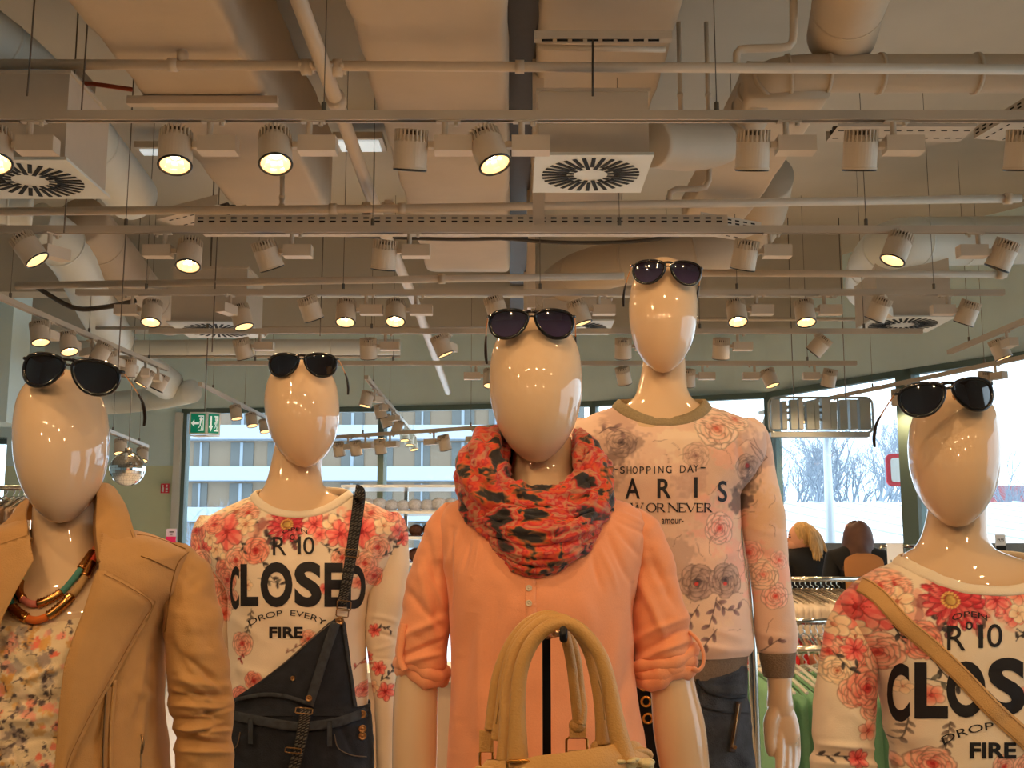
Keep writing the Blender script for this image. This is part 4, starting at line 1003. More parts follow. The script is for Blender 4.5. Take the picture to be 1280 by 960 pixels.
for px in (992, 1057): MB().tube([P(px, 500, Yz), P(px, 470, Yz) * [1, 1, 0] + [0, 0, CEIL]], .004, 6).build('hanging_rod', m_wire, r)

# ================================================================== RACKS AND CLOTHES BEHIND
m_chrome = mat('chrome', (.78, .76, .72), .15, metal=1)
m_clear = mat('clear_plastic_hanger', (.82, .80, .76), .15, alpha=.55)
def rack(x0, x1, Y, z, label, foot=True):
    r = root('garment_rack', ((x0 + x1) / 2, Y, 0), label, 'garment rack', 'garment racks')
    MB().tube([(x0, Y, z), (x1, Y, z)], .014, 10).build('rail', m_chrome, r)
    for x in (x0, x1):
        MB().tube([(x, Y, 0.03), (x, Y, z)], .014, 8).tube([(x, Y - .25, .02), (x, Y + .25, .02)], .014, 8).build('leg', m_chrome, r)
    return r
def hanger_mesh(w=.2, hook=.07):
    b = MB(); a = np.linspace(-.5 * PI, PI, 9)
    b.tube([(0, 0, -.05)] + [(0, .018 * math.cos(t), -.018 + .018 * math.sin(t) + 0.0) for t in a], .0022, 6)
    b.tube([(0, 0, -.05), (0, .05, -.062), (0, w * .6, -.085), (0, w, -.115)], .006, 6, smooth=3); b.tube([(0, 0, -.05), (0, -.05, -.062), (0, -w * .6, -.085), (0, -w, -.115)], .006, 6, smooth=3)
    return b
def garment_mesh(w, L_, th, seed):
    rg = np.random.RandomState(seed); n = 14; ys = np.linspace(-w, w, 15); K = n
    V = []
    for i in range(n):
        t = i / (n - 1); row = []
        for side in (1, -1):
            for y in (ys if side == 1 else ys[::-1]):
                sh = -.05 - .07 * (abs(y) / w) ** 1.1
                z = sh - t * (L_ - abs(sh)); yy = y * (1.0 + .04 * math.sin(t * 3))
                row.append((side * (th * .5 * (1 - (abs(y) / w) ** 6) * min(1, .3 + 3 * t)) + .006 * math.sin(yy * 28 + seed) * t, yy, z))
        V.append(row)
    return MB().grid(np.array(V), True, cap0=True, cap1=True)
NW = ['leftmost', 'second from left', 'third from left', 'fourth from left', 'fifth from left', 'sixth from left', 'seventh from left', 'eighth from left']
NR = ['rightmost', 'second from right', 'third from right', 'fourth from right', 'fifth from right', 'sixth from right', 'seventh from right', 'eighth from right']
def NTH(i, n): return NW[i] if i < (n + 1) // 2 else NR[n - 1 - i]
def hang_row(x0, x1, n, Y, z, mats_, w, L_, th, noun, rack_label, hm, seed=0, color='white', rz=0.0, cat='shirt'):
    hmesh = hanger_mesh(w).mesh('hanger'); hmesh.materials.append(hm)
    gms = []
    for k, mm in enumerate(mats_):
        g = garment_mesh(w, L_, th, seed + k).mesh(noun); g.materials.append(mm); g.polygons.foreach_set('use_smooth', [True] * len(g.polygons)); gms.append(g)
    for i in range(n):
        x = x0 + (x1 - x0) * (i + .5) / n; k = i % len(mats_)
        o = bpy.data.objects.new(noun, gms[k]); COL.objects.link(o); o.location = (x, Y, z); o.rotation_euler = (0, 0, rz + .06 * math.sin(i * 2.3 + seed))
        tag(o, '%s, %s, hanging %s' % (color, NTH(i, n), rack_label), cat, noun.replace('_', ' ') + ' row ' + rack_label)
        h = bpy.data.objects.new('hanger', hmesh); COL.objects.link(h); h.location = (x, Y, z + .016); h.rotation_euler = o.rotation_euler
        tag(h, 'hanger, %s, %s' % (NTH(i, n), rack_label), 'hanger', 'hangers ' + rack_label)
m_wt = mat('white_jersey', (.88, .83, .76), .85); m_gt = mat('mint_jersey', (.47, .66, .52), .85, noise=.08, nscale=120); m_rt = mat('red_jersey', (.78, .14, .16), .85); m_pt = mat('beige_jersey', (.78, .66, .54), .85)
m_bk = mat('black_jersey', (.04, .04, .045), .8)
q0, q1 = P(930, 724, 5.9), P(1098, 724, 5.9)
rack(q0[0], q1[0], 5.9, q0[2], 'chrome rack of white tops in front of the two shoppers')
hang_row(q0[0] + .1, P(1052, 724, 5.9)[0], 15, 5.9, q0[2] - .016, [m_wt], .19, .62, .012, 'white_top', 'on the rack in front of the shoppers', m_chrome, 4, 'white top', rz=.75)
q0, q1 = P(930, 777, 4.7), P(1062, 777, 4.7)
rack(q0[0], q1[0], 4.7, q0[2], 'middle chrome rack of red garments behind the mint shirts')
hang_row(q0[0] + .1, q1[0] - .04, 11, 4.7, q0[2] - .016, [m_rt, m_pt], .19, .62, .025, 'red_top', 'on the middle rack between white and mint tops', m_chrome, 9, 'red top')
q0, q1 = P(925, 812, 3.75), P(1120, 812, 3.75)
rack(q0[0], q1[0], 3.75, q0[2], 'nearest chrome rack of mint shirts behind the floral sleeve')
hang_row(q0[0] + .02, q1[0] - .03, 13, 3.75, q0[2] - .016, [m_gt], .2, .70, .032, 'mint_shirt', 'on the nearest rack beside the mannequin hand', m_clear, 14, 'mint green shirt', rz=.3)
# left edge rack
q0, q1 = P(-70, 610, 6.5), P(40, 610, 6.5)
rack(q0[0], q1[0], 6.5, q0[2], 'chrome rack at the far left edge behind the tan jacket')
hang_row(q0[0] + .1, P(12, 610, 6.5)[0], 7, 6.5, q0[2] - .016, [m_bk, m_wt], .2, .7, .04, 'dark_top', 'on the left edge rack', m_chrome, 21, 'black or white top')
hang_row(P(14, 610, 6.5)[0], q1[0], 4, 6.5, q0[2] - .016, [m_pt], .2, .6, .04, 'beige_top', 'on the left edge rack beside the jacket collar', m_chrome, 31, 'beige top')
# far racks: behind overalls mannequin and right window
q0, q1 = P(1100, 683, 9.3), P(1160, 683, 9.3)
rack(q0[0], q1[0], 9.3, q0[2], 'far chrome rack of pink tops by the thick window post')
hang_row(q0[0] + .02, q1[0], 7, 9.3, q0[2] - .016, [mat('pink_jersey', (.80, .35, .38), .85), m_bk, mat('rose_jersey', (.85, .55, .52), .85)], .19, .6, .045, 'pink_top', 'on the far rack by the window post', m_chrome, 41, 'pink or dark top')
# acrylic price holder + cards
def price_card(px0, py0, px1, py1, Y, txt, label, dark=None):
    r, a, b2 = plate('price_card', px0, py0, px1, py1, Y, m_white, label, 'price card', .006)
    MB().tube([((a[0] + b2[0]) / 2, Y + .004, 0), ((a[0] + b2[0]) / 2, Y + .004, a[2])], .006, 8).build('card_stand', m_chrome, r)
    if dark: MB().box((a[0], Y - .0075, a[2]), (b2[0], Y - .0061, a[2] + (b2[2] - a[2]) * .42)).build('black_band', m_slot, r, smooth=False)
    bm = text_polys(txt, .02); xs = [v.co.x for v in bm.verts]; ys = [v.co.y for v in bm.verts]; w = b2[0] - a[0]; h = b2[2] - a[2]
    v = [(a[0] + w * (.18 + .64 * (q.co.x - min(xs)) / (max(xs) - min(xs))), Y - .0085, a[2] + h * ((.62 if dark else .14) + (.16 if dark else .3) * (q.co.y - min(ys)) / (max(ys) - min(ys)))) for q in bm.verts]
    MB().add(v, [tuple(q.index for q in f.verts) for f in bm.faces]).build('price', m_slot, r, smooth=False); bm.free()
price_card(1110, 679, 1128, 716, 6.6, '1,99', 'upright white price card holder beside the right mannequin neck')
price_card(1245, 668, 1256, 692, 7.5, '19,95', 'small white and black price card right of the right mannequin neck', True)
# low brown parapet outside/inside right window
o = MB().box((2.9, 13.2, -.3), (16, 13.6, P(1100, 679, 13.4)[2])).build('parapet', mat('brown_parapet', (.50, .43, .38), .8, noise=.12, nscale=2)); tag(o, 'low brown parapet wall outside beneath the snowy roof', 'wall')
# display shelf with wares between overalls and coral mannequins
sh_ = root('display_shelf', P(520, 690, 7.2) * [1, 1, 0], 'white and glass display shelf with hats and bags between two mannequins', 'shelf')
m_shelf = mat('white_shelf', (.84, .86, .86), .3)
for y in (609, 641, 672, 704, 750):
    A_, B_ = P(432, y, 7.2), P(590, y, 7.2); MB().box((A_[0], 7.0, A_[2] - .012), (B_[0], 7.5, A_[2] + .004)).build('shelf_board', m_shelf, sh_, smooth=False)
for x in (434, 508, 588):
    A_ = P(x, 606, 7.5); MB().box((A_[0] - .012, 7.48, 0), (A_[0] + .012, 7.52, A_[2])).build('upright', m_chrome, sh_, smooth=False)
rg = random.Random(12); m_hb = mat('brown_straw', (.36, .22, .16), .8, noise=.4, nscale=60); m_lg = mat('printed_white', (.88, .88, .90), .5, noise=.25, nscale=90); m_kk = mat('olive_felt', (.62, .60, .42), .8)
j = 0
for y, ms in ((640, [m_lg]), (671, [m_hb, m_hb, m_kk]), (703, [m_lg, m_hb])):
    for x in range(440, 590, 15 if y == 640 else 19):
        A_ = P(x + 4, y, 7.15); m_ = ms[(x // 7) % len(ms)]; b = MB(); rr_ = .045 + .012 * rg.random()
        b.ell((A_[0], 7.15, A_[2] + rr_ * .8 + .004), (rr_, rr_ * .9, rr_ * .8), 14, 9); b.cyl((A_[0], 7.15, A_[2] + .0045), rr_ * 1.02, .008, 16)
        o = b.build('small_bag', m_); j += 1
        tag(o, '%s small rounded pouch, %s on the %s board of the display shelf' % ({id(m_lg): 'white patterned', id(m_hb): 'brown', id(m_kk): 'olive'}[id(m_)], NTH((x - 440) // (15 if y == 640 else 19), 10 if y == 640 else 8), {640: 'second', 671: 'third', 703: 'fourth'}[y]), 'pouch', 'pouches on shelf board %d' % y)
# low table with lit baskets at far left behind jacket hem (vertical mirror edge)
o = MB().tube([P(924, 590, 2.85) * [1, 1, 1], P(933, 700, 2.85), P(940, 790, 2.85), (P(944, 850, 2.85)[0], 2.85, 0)], .011, 10).build('chrome_stand_pole', m_chrome); tag(o, 'thin chrome pole between the Paris sweatshirt body and its sleeve', 'pole')
m_gold = mat('brass', (.80, .56, .26), .25, metal=1)
# counter behind, seen in the gaps by the coral top
r = root('counter', P(530, 900, 3.6) * [1, 1, 0], 'cream counter seen in the gap left of the coral top', 'counter')
A_, B_ = P(455, 852, 3.6), P(580, 852, 3.6)
MB().box((A_[0], 3.6, 0), (B_[0], 3.9, A_[2])).build('body', m_pt, r, smooth=False); MB().box((A_[0] - .02, 3.57, A_[2]), (B_[0] + .02, 3.93, A_[2] + .03)).build('top', m_wframe, r, smooth=False)
# ================================================================== MANNEQUINS
m_skin = mat('glossy_beige_lacquer', (.86, .73, .58), .5, coat=1.0)
MATS['glossy_beige_lacquer'].node_tree.nodes['Principled BSDF'].inputs['Specular IOR Level'].default_value = .15
m_base = mat('base_metal', (.55, .52, .48), .25, metal=.9)
def egg(cx, top, bot, w, Y0, chin_dx=0, fwd=.02, n=56, nth=72):
    t = np.linspace(0, 1, n) ** 1.0
    tk = [0, .01, .03, .07, .12, .2, .3, .42, .55, .65, .75, .85, .92, .965, .99, 1.0]
    wk = [0, .22, .40, .60, .74, .885, .965, 1.0, .985, .93, .83, .66, .48, .31, .17, 0]
    t = .5 - .5 * np.cos(t * PI); k = interp(t, tk, wk)
    py = top + (bot - top) * t; C = P(cx + chin_dx * np.clip((t - .4) / .6, 0, 1), py, Y0); a = w * Y0 / F / 2
    th = np.linspace(0, 2 * PI, nth, endpoint=False)
    V = np.zeros((n, nth, 3))
    back = np.where(np.sin(th) > 0, 1.0, 1.28)
    V[..., 1] = Y0 - fwd * 1.0 - (.026 * np.clip((t - .3) / .7, 0, 1))[:, None] - (a * 1.08 * k)[:, None] * np.sin(th) * np.where(np.sin(th) > 0, 1, back)
    V[..., 2] = C[:, 2:3]
    ctr = cx + chin_dx * np.clip((t - .4) / .6, 0, 1)
    return fit_width(V, ctr - w / 2 * k, ctr + w / 2 * k, py, Y0, np.cos(th)[None] * np.ones((n, 1)))
def legs(b, cx, Y0, zhip, w):
    for s in (-1, 1):
        x = cx + s * w * .26
        b.tube([(x, Y0, zhip + .06), (x + s * .01, Y0, zhip - .12), (x + s * .01, Y0 - .01, zhip * .55), (x + s * .012, Y0 + .01, zhip * .32), (x + s * .012, Y0 + .015, .09), (x + s * .012, Y0, .05)], [.085, .082, .056, .052, .034, .03], 20, smooth=6)
        b.tube([(x + s * .012, Y0 + .05, .055), (x + s * .015, Y0 - .02, .045), (x + s * .02, Y0 - .11, .035), (x + s * .022, Y0 - .165, .032)], [.03, .036, .034, .018], 16, smooth=5, flat=.75)
def inset(rings, k, dpx):
    return [(r[0], r[1] + dpx, r[2] - dpx, (r[3] or (r[2] - r[1]) * .5 * YY / F) * k) + tuple(r[4:]) for r in rings]
def forearm(b, pts, rr): b.tube(pts, rr, 24, smooth=8)
def mannequin(Y0, headspec, neck, torso, label, hipy, extra=None):
    """one body mesh: head, neck, trunk, legs"""
    global YY
    YY = Y0
    mid = P((torso[-1][1] + torso[-1][2]) / 2, 700, Y0)
    r = root('mannequin', (mid[0], Y0, 0), label, 'mannequin', 'shop mannequins')
    b = MB(); b.grid(egg(*headspec[:4], Y0, *headspec[4:]), True)
    body = loft(neck + inset(torso, .9, 6), Y0, step=2.5, nf=60, nb=36, ex=2.1)
    b.grid(body, True, cap1=True)
    zb = body[-1, :, 2].mean(); wb = body[-1, :, 0].max() - body[-1, :, 0].min(); cx = body[-1, :, 0].mean(); by = Y0
    # hips down
    th = np.linspace(0, 2 * PI, 40, endpoint=False); H = []
    z0 = zb; zc = max(.78, 0)
    for k in range(8):
        t = k / 7; a = wb / 2 * (1 + .06 * math.sin(t * PI)) ; z = z0 + (.80 - z0) * t
        H.append(np.stack([cx + a * np.cos(th) * (1 if k < 7 else .8), by - .115 * np.sin(th) * (1 if k < 7 else .7), np.full(40, z)], -1))
    b.grid(np.array(H), True, cap0=True, cap1=True); legs(b, cx, by, .84, wb)
    if extra: extra(b)
    b.build('body', m_skin, r)
    s = MB(); s.cyl((cx, Y0 + .02, 0.0), .19, .008, 48).build('base_plate', m_base, r)
    MB().tube([(cx + .2, Y0 + .05, .0), (cx + .2, Y0 + .05, .02)], .01, 8).build('base_bolt', m_base, r)
    return r
CREAM = (.93, .86, .76)
def setback(rings, amt=.034):
    y0 = rings[0][0]; o = []
    for r in rings:
        r = tuple(r) + (0,) * (6 - len(r)); o.append(r[:4] + (r[4] + amt * max(0, 1 - (r[0] - y0) / 110.0),) + r[5:])
    return o
SB = [.034]
def cloth_loft(name, rings, Y0, m, parent, canvas=None, yp=.1, folds=(), rumple=.0015, rs=28, seed=1, step=1.3, nf=300, nb=70, ex=2.25, label=None, cap1=False, dense=True, ry=1.0, keep=None):
    if not dense: step, nf, nb = 2.2, 120, 50
    if name == 'sleeve': rings = setback(rings, SB[0])
    V = loft(rings, Y0, step=step, nf=nf, nb=nb, ex=ex)
    V = crease(V, folds, rumple, rs, seed, ry=ry)
    b = MB()
    if keep is None: b.grid(V, True, cap1=cap1)
    else:
        r_, c_ = V.shape[:2]; px, py = proj(V); N = normals(V); K = keep(px, py, N)
        fs = [q for q in gridfaces(r_, c_) if K.flat[q[0]] and K.flat[q[2]]]
        b.add(V.reshape(-1, 3), fs)
    o = b.build(name, m, parent)
    if canvas is not None: paint(o, canvas.sample(V, Y0 - yp))
    if label: o['label'] = label
    return o, V
def collar_band(name, V, m, parent, w=.010, lift=.5, r=.0065):
    """rib knit band round a neckline: follows the first ring of the garment"""
    ring = V[0]; c = ring.mean(0); up = np.array([0, 0, 1.0])
    a = ring + (c - ring) * .0; rows = []
    for k, (ins, dz, outw) in enumerate([(0, -.004, .002), (.002, -.002, .004), (.25, w * .25, .0045), (.55, w * .65, .003), (.8, w, .0), (.85, w * .9, -.003), (.5, w * .3, -.003), (0, -.004, -.003)]):
        d = (c - ring); d[:, 2] = 0; L_ = np.linalg.norm(d, axis=1)[:, None]; d = d / L_
        rows.append(ring + d * (w * .9 * ins - outw) + up * dz)
    return MB().grid(np.array(rows), True).build(name, m, parent)

# ---------- sunglasses ---------------------------------------------
m_fr = mat('black_acetate', (.05, .04, .045), .15, coat=.6); m_gld = mat('gold_wire', (.85, .62, .36), .22, metal=1); m_tip = mat('temple_tip', (.04, .04, .04), .3)
def lens_mat(name, top, bot):
    m = mat(name, top, .06, coat=.5); t = m.node_tree; b = t.nodes['Principled BSDF']
    b.inputs['Specular IOR Level'].default_value = .75
    tcn = t.nodes.new('ShaderNodeTexCoord'); s = t.nodes.new('ShaderNodeSeparateXYZ'); r = t.nodes.new('ShaderNodeValToRGB')
    t.links.new(tcn.outputs['Object'], s.inputs[0]); mr_ = t.nodes.new('ShaderNodeMapRange'); mr_.inputs[1].default_value = -.022; mr_.inputs[2].default_value = .022
    t.links.new(s.outputs[2], mr_.inputs[0]); t.links.new(mr_.outputs[0], r.inputs[0])
    r.color_ramp.elements[0].color = tuple(lin(bot)) + (1,); r.color_ramp.elements[1].color = tuple(lin(top)) + (1,)
    t.links.new(r.outputs[0], b.inputs['Base Color']); return m
m_lp1 = lens_mat('lens_purple', (.07, .05, .09), (.26, .20, .30)); m_lp2 = lens_mat('lens_brown', (.06, .04, .045), (.11, .08, .09))
def aviator(side):
    # outline, metres; nose side toward 0
    pts = [(.0065, .012), (.015, .0185), (.031, .0215), (.050, .0205), (.064, .015), (.069, .004), (.0675, -.009), (.060, -.020), (.046, -.0255), (.030, -.0235), (.017, -.014), (.0085, -.001)]
    return [(side * x, z) for x, z in pts]
def sunglasses(px, py, Y, scale, tilt_deg, pitch_deg, label, lens, yaw=0):
    r = root('sunglasses', (0, 0, 0), label, 'sunglasses', 'sunglasses worn on mannequin heads')
    def curve(x): return .0 + 3.2 * x * x
    lens_o = []
    for s in (-1, 1):
        o = np.array(aviator(s)); P3 = np.array([(x, curve(x), z) for x, z in o]); q, _ = cr(P3, np.zeros(len(P3)), 5, True)
        MB().tube(q, .0030, 8, closed=True).build('frame_rim', m_fr, r)
        c = q.mean(0); rows = []
        for k in np.linspace(.02, 1, 8):
            ring = c + (q - c) * k; ring[:, 1] = [curve(x) - .0015 * (1 - k * k) for x in ring[:, 0]]; rows.append(ring)
        MB().grid(np.array(rows), True, cap0=True).build('lens', lens, r)
        hx = s * .066
        MB().tube([(hx, curve(hx), .011), (s * .0705, curve(hx) + .001, .012), (s * .0725, curve(hx) + .006, .012)], .0028, 8, smooth=4).build('hinge', m_fr, r)
        t = MB().tube([(s * .0725, .018, .012), (s * .0755, .05, .000), (s * .0775, .085, -.014)], .0011, 8, smooth=6).build('temple_arm', m_gld, r)
        MB().tube([(s * .0773, .083, -.013), (s * .0785, .105, -.024), (s * .0785, .124, -.042), (s * .077, .132, -.056)], [.0016, .0024, .0028, .0022], 8, smooth=6).build('temple_tip', m_tip, t)
        MB().tube([(s * .0095, .002, .004), (s * .010, .008, -.001), (s * .0125, .010, -.006)], [.0012, .003, .0022], 8, smooth=4).build('nose_pad', m_gld, r)
    MB().tube([(-.014, .0015, .0165), (0, .000, .0185), (.014, .0015, .0165)], .0027, 8, smooth=6).build('bridge', m_fr, r)
    MB().tube([(-.0105, .0012, .0085), (0, .000, .0105), (.0105, .0012, .0085)], .0016, 8, smooth=6).build('bridge', m_fr, r)
    c = P(px, py, Y); r.location = c; r.scale = (scale,) * 3
    r.rotation_euler = (math.radians(pitch_deg), math.radians(-tilt_deg), math.radians(yaw))
    return r

# =========================================== print helper palettes
CORAL = [(.62, .07, .09), (.90, .30, .27), (1.0, .74, .62)]
CORAL2 = [(.70, .14, .15), (.93, .44, .35), (1.0, .84, .72)]
HOT = [(.62, .08, .12), (.91, .33, .33), (1.0, .72, .62)]
CRM = [(.72, .35, .25), (.95, .78, .62), (1.0, .92, .78)]
LEAF = (.20, .18, .18)
def closed_print(c, T):
    """the flower print of the two cream tops; T maps the overalls mannequin's px to this one's"""
    k = T.k
    def t(x, y): return T(x, y)
    def rose(x, y, r, pal, sd): X, Y = t(x, y); c.rose(X, Y, r * k * 1.12, pal, sd)
    def lily(x, y, r, pal, sd, **q): X, Y = t(x, y); c.lily(X, Y, r * k * 1.12, pal, sd, **q)
    def blos(x, y, r, pal, sd): X, Y = t(x, y); c.blossom(X, Y, r * k * 1.1, pal, sd)
    def dais(x, y, r, sd): X, Y = t(x, y); c.daisy(X, Y, r * k, [(.72, .10, .18), (.93, .35, .38), (.97, .55, .52)], sd)
    def spr(pts, n=5, l=6, col=LEAF): c.sprig([t(*p) for p in pts], col, n, l * k, w=.9 * k)
    def leaf(x, y, l, w, a, col=LEAF): X, Y = t(x, y); c.leaf(X, Y, l * k, w * k, a, col)
    # dark undergrowth
    rg = random.Random(5)
    for x, y in [(256, 662), (262, 690), (272, 704), (318, 660), (336, 668), (350, 676), (395, 668), (370, 680), (418, 652), (468, 640), (487, 668), (497, 655), (300, 650), (330, 690), (463, 690), (285, 718), (247, 672), (505, 664)]:
        for q in range(3): leaf(x + rg.uniform(-3, 3), y + rg.uniform(-3, 3), 11, 6, rg.random() * 6.3, [(.22, .17, .18), (.35, .22, .22), (.15, .14, .15)][q])
    for x, y, r in [(262, 672, 22), (290, 655, 24), (285, 700, 22), (320, 660, 16), (357, 655, 24), (400, 658, 18), (430, 655, 22), (460, 655, 24), (485, 655, 20), (465, 695, 18), (275, 735, 14)]:
        X, Y = t(x, y); c.wash(X, Y, r * k, (.93, .66, .56), .75, x, .09 / k * 1.0)
        X, Y = t(x + 6, y - 5); c.wash(X, Y, r * k * .45, (.55, .25, .25), .6, y, .12 / k)
    lily(290, 638, 19, CRM, 4)
    rose(305, 640, 13, CORAL2, 5); blos(268, 686, 12, CRM, 2); lily(248, 684, 12, HOT, 31); blos(283, 700, 11, CRM, 8)
    lily(282, 664, 21, HOT, 2, wide=.40, heart=(.6, .08, .06)); rose(283, 748, 14, CORAL2, 77); rose(279, 715, 14, CORAL, 9)
    blos(258, 672, 10, CRM, 12); lily(305, 655, 12, CRM, 14)
    dais(357, 655, 25, 3)
    rose(296, 700, 14, CORAL2, 6); rose(321, 688, 15.5, CORAL, 7); rose(282, 725, 12, CORAL, 19)
    lily(392, 655, 13, HOT, 21); blos(415, 655, 14, CRM, 22); blos(400, 668, 9, HOT, 23); lily(425, 667, 17, HOT, 24, wide=.36); blos(439, 646, 12, HOT, 27)
    rose(460, 640, 14, CORAL2, 28); lily(452, 664, 19, HOT, 26, wide=.38); blos(478, 656, 13, CRM, 25); rose(486, 640, 10, CORAL, 29); blos(494, 662, 10, HOT, 33); lily(500, 672, 9, HOT, 34)
    rose(470, 684, 13, CORAL2, 35); rose(455, 704, 13, CORAL2, 36); rose(465, 720, 11, CORAL, 37); rose(428, 697, 12, CORAL2, 38); blos(447, 728, 9, CORAL2, 39)
    blos(276, 768, 10, CORAL2, 41)
    spr([(402, 678), (410, 684), (418, 688), (425, 689)], 4, 6); spr([(475, 695), (485, 690), (492, 682), (494, 676)], 6, 6); spr([(300, 676), (304, 682), (306, 690)], 3, 6)
    spr([(328, 698), (337, 714), (348, 726), (355, 730)], 5, 8); spr([(325, 722), (335, 724), (350, 728)], 3, 8, (.35, .34, .30))
    blos(312, 731, 7, CRM, 44); blos(408, 735, 7, HOT, 45)
    spr([(317, 760), (315, 775), (311, 790)], 8, 6, (.40, .36, .32)); rose(303, 804, 14, CORAL2, 50); spr([(303, 815), (300, 826)], 3, 6, (.5, .15, .15)); rose(319, 850, 11, CORAL, 51)
    rose(388, 797, 10, CORAL2, 52); spr([(360, 815), (372, 808), (385, 800)], 5, 5, (.5, .35, .3)); rose(300, 872, 13, HOT, 53)
    spr([(440, 838), (450, 828), (460, 832)], 5, 6, (.6, .3, .25)); rose(450, 866, 9, HOT, 54); lily(458, 822, 6, HOT, 55)
    for x, y, r, pl in [(238, 662, 13, HOT), (228, 680, 13, CORAL), (246, 700, 12, CORAL2), (236, 648, 10, CRM), (250, 716, 11, CRM), (262, 735, 12, CORAL2), (504, 650, 9, CORAL), (262, 655, 12, CORAL)]: rose(x, y, r, pl, int(x))
    # right sleeve lower flowers
    lily(467, 788, 8, HOT, 60); spr([(470, 786), (480, 784), (488, 790)], 4, 5); lily(472, 836, 9, HOT, 61); lily(480, 866, 11, HOT, 62); blos(463, 860, 9, CRM, 63); spr([(474, 852), (484, 845), (490, 836)], 5, 6)
class TR2:
    def __init__(s, k, ax, ay, bx, by): s.k, s.ax, s.ay, s.bx, s.by = k, ax, ay, bx, by
    def __call__(s, x, y): return s.bx + (x - s.ax) * s.k, s.by + (y - s.ay) * s.k

# fabric materials
m_print = mat('printed_jersey', CREAM, .8, attr='Print', bump=.15, bscale=500, sheen=.15)
m_ink = mat('black_print_ink', (.09, .08, .10), .7)
m_cream = mat('cream_rib', (.92, .86, .76), .85, bump=.3, bscale=400)

# =============================================================== M2: overalls over flower top
Y0 = 2.58
M2 = mannequin(Y0, (377, 449, 586, 94, 4),
    [(540, 346, 400, .045, .03), (568, 341, 403, .05, .03), (586, 337, 402, .052, .025), (603, 332, 404, .055, .02), (615, 325, 414, .06, .012, 6), (623, 314, 434, .068, .006, 14), (631, 294, 462, .078, 0, 20), (645, 268, 488, .088, 0, 20)],
    [(662, 246, 504, .105, 0, 14), (710, 262, 486, .125, 0, 4), (750, 284, 462, .13), (862, 283, 460, .12), (960, 286, 462, .12), (1000, 284, 464, .12)],
    'glossy beige faceless mannequin in flower print top and dark denim overalls', 960)
c2 = Canvas(200, 600, 540, 900, CREAM); closed_print(c2, TR2(1, 0, 0, 0, 0))
F2 = [(300, 640, 285, 700, 5, -3), (470, 650, 462, 720, 4, 3), (286, 770, 330, 800, 7, 3), (455, 780, 420, 830, 7, -2.5), (290, 830, 340, 850, 7, 3), (280, 800, 300, 870, 6, -3), (350, 645, 340, 690, 10, 1.5)]
top2, V2 = cloth_loft('flower_print_top', [(619, 314, 441, .076, 0, 27), (628, 294, 458, .086, 0, 27), (643, 264, 492, .098, 0, 22), (658, 246, 503, .108, 0, 16), (680, 248, 498, .118, 0, 9), (710, 264, 486, .13, 0, 4), (750, 284, 462, .136), (802, 284, 458, .13), (862, 283, 460, .125), (885, 285, 460, .125), (925, 286, 462, .125)],
    Y0, m_print, M2, c2, folds=F2, seed=11, label='cream long-sleeved top printed with coral flowers and black words')
collar_band('neck_rib', V2, m_cream, top2, w=.012)
SL = [(640, 476, 498, 0, 0, 0), (650, 468, 506), (667, 462, 510), (700, 458, 511), (750, 458, 506), (787, 457, 499), (840, 463, 494), (877, 468, 493), (900, 469, 494), (960, 470, 494), (1010, 474, 496)]
FS = [(462, 770, 500, 778, 3, 3), (462, 790, 498, 800, 3, -3), (466, 810, 494, 806, 3, 2), (466, 820, 492, 826, 3, -2)]
s1, VS1 = cloth_loft('sleeve', SL, Y0, m_print, top2, c2, yp=.05, folds=FS, seed=12, nf=110, nb=30, step=1.2, ex=2)
s2, VS2 = cloth_loft('sleeve', [(644, 250, 274), (655, 243, 284), (671, 239, 288), (700, 238, 290), (750, 243, 288), (800, 250, 289), (880, 255, 280), (960, 258, 284), (1000, 258, 284)], Y0, m_print, top2, c2, yp=.05, seed=13, nf=110, nb=30, step=1.2, ex=2)
B2 = bvh_of([V2, VS1, VS2])
MB().tube([P(482, 1005, Y0), P(482, 1030, Y0 - .01)], .018, 12).build('wrist', m_skin, M2)
letters([('C', 287.5, 709, 299, 763, .03, lambda u, v: (287.5 + 11.5 * u - 2 * math.sin(v * PI) * 0, 709 + 54 * v - 2 * u)), ('L', 300.5, 705, 323, 757.5, .04, None), ('O', 325.5, 702.5, 365.5, 759, .04, None), ('S', 368, 702, 402, 759, .04, None), ('E', 405.5, 703.5, 429, 758.5, .04, None), ('D', 433.5, 706, 457, 761, .03, None),
         ('R', 341, 671, 358, 694, .0, None), ('o', 362, 668, 368.5, 675, .0, None), ('1', 372, 671, 376, 693, .0, None), ('0', 379, 671, 393, 693, .0, None),
         ('OPEN', 353, 659, 384, 664.5, .0, lambda u, v: (353 + 31 * u, 663 + 4.5 * v - 4 * math.sin(u * PI))),
         ('DROP  EVERY', 311, 765, 407, 772, .0, lambda u, v: (311 + 96 * u + (v - .5) * 7 * (u - .5) * -.9, 779.5 + 7 * (v - .5) - 13.5 * math.sin(u * PI) ** .8)),
         ('FIRE', 336.5, 783.5, 378.5, 797.5, .035, None)], B2, .0016, Y0 - .13, m_ink, top2, label='black printed words CLOSED, R°10, DROP EVERY, FIRE')
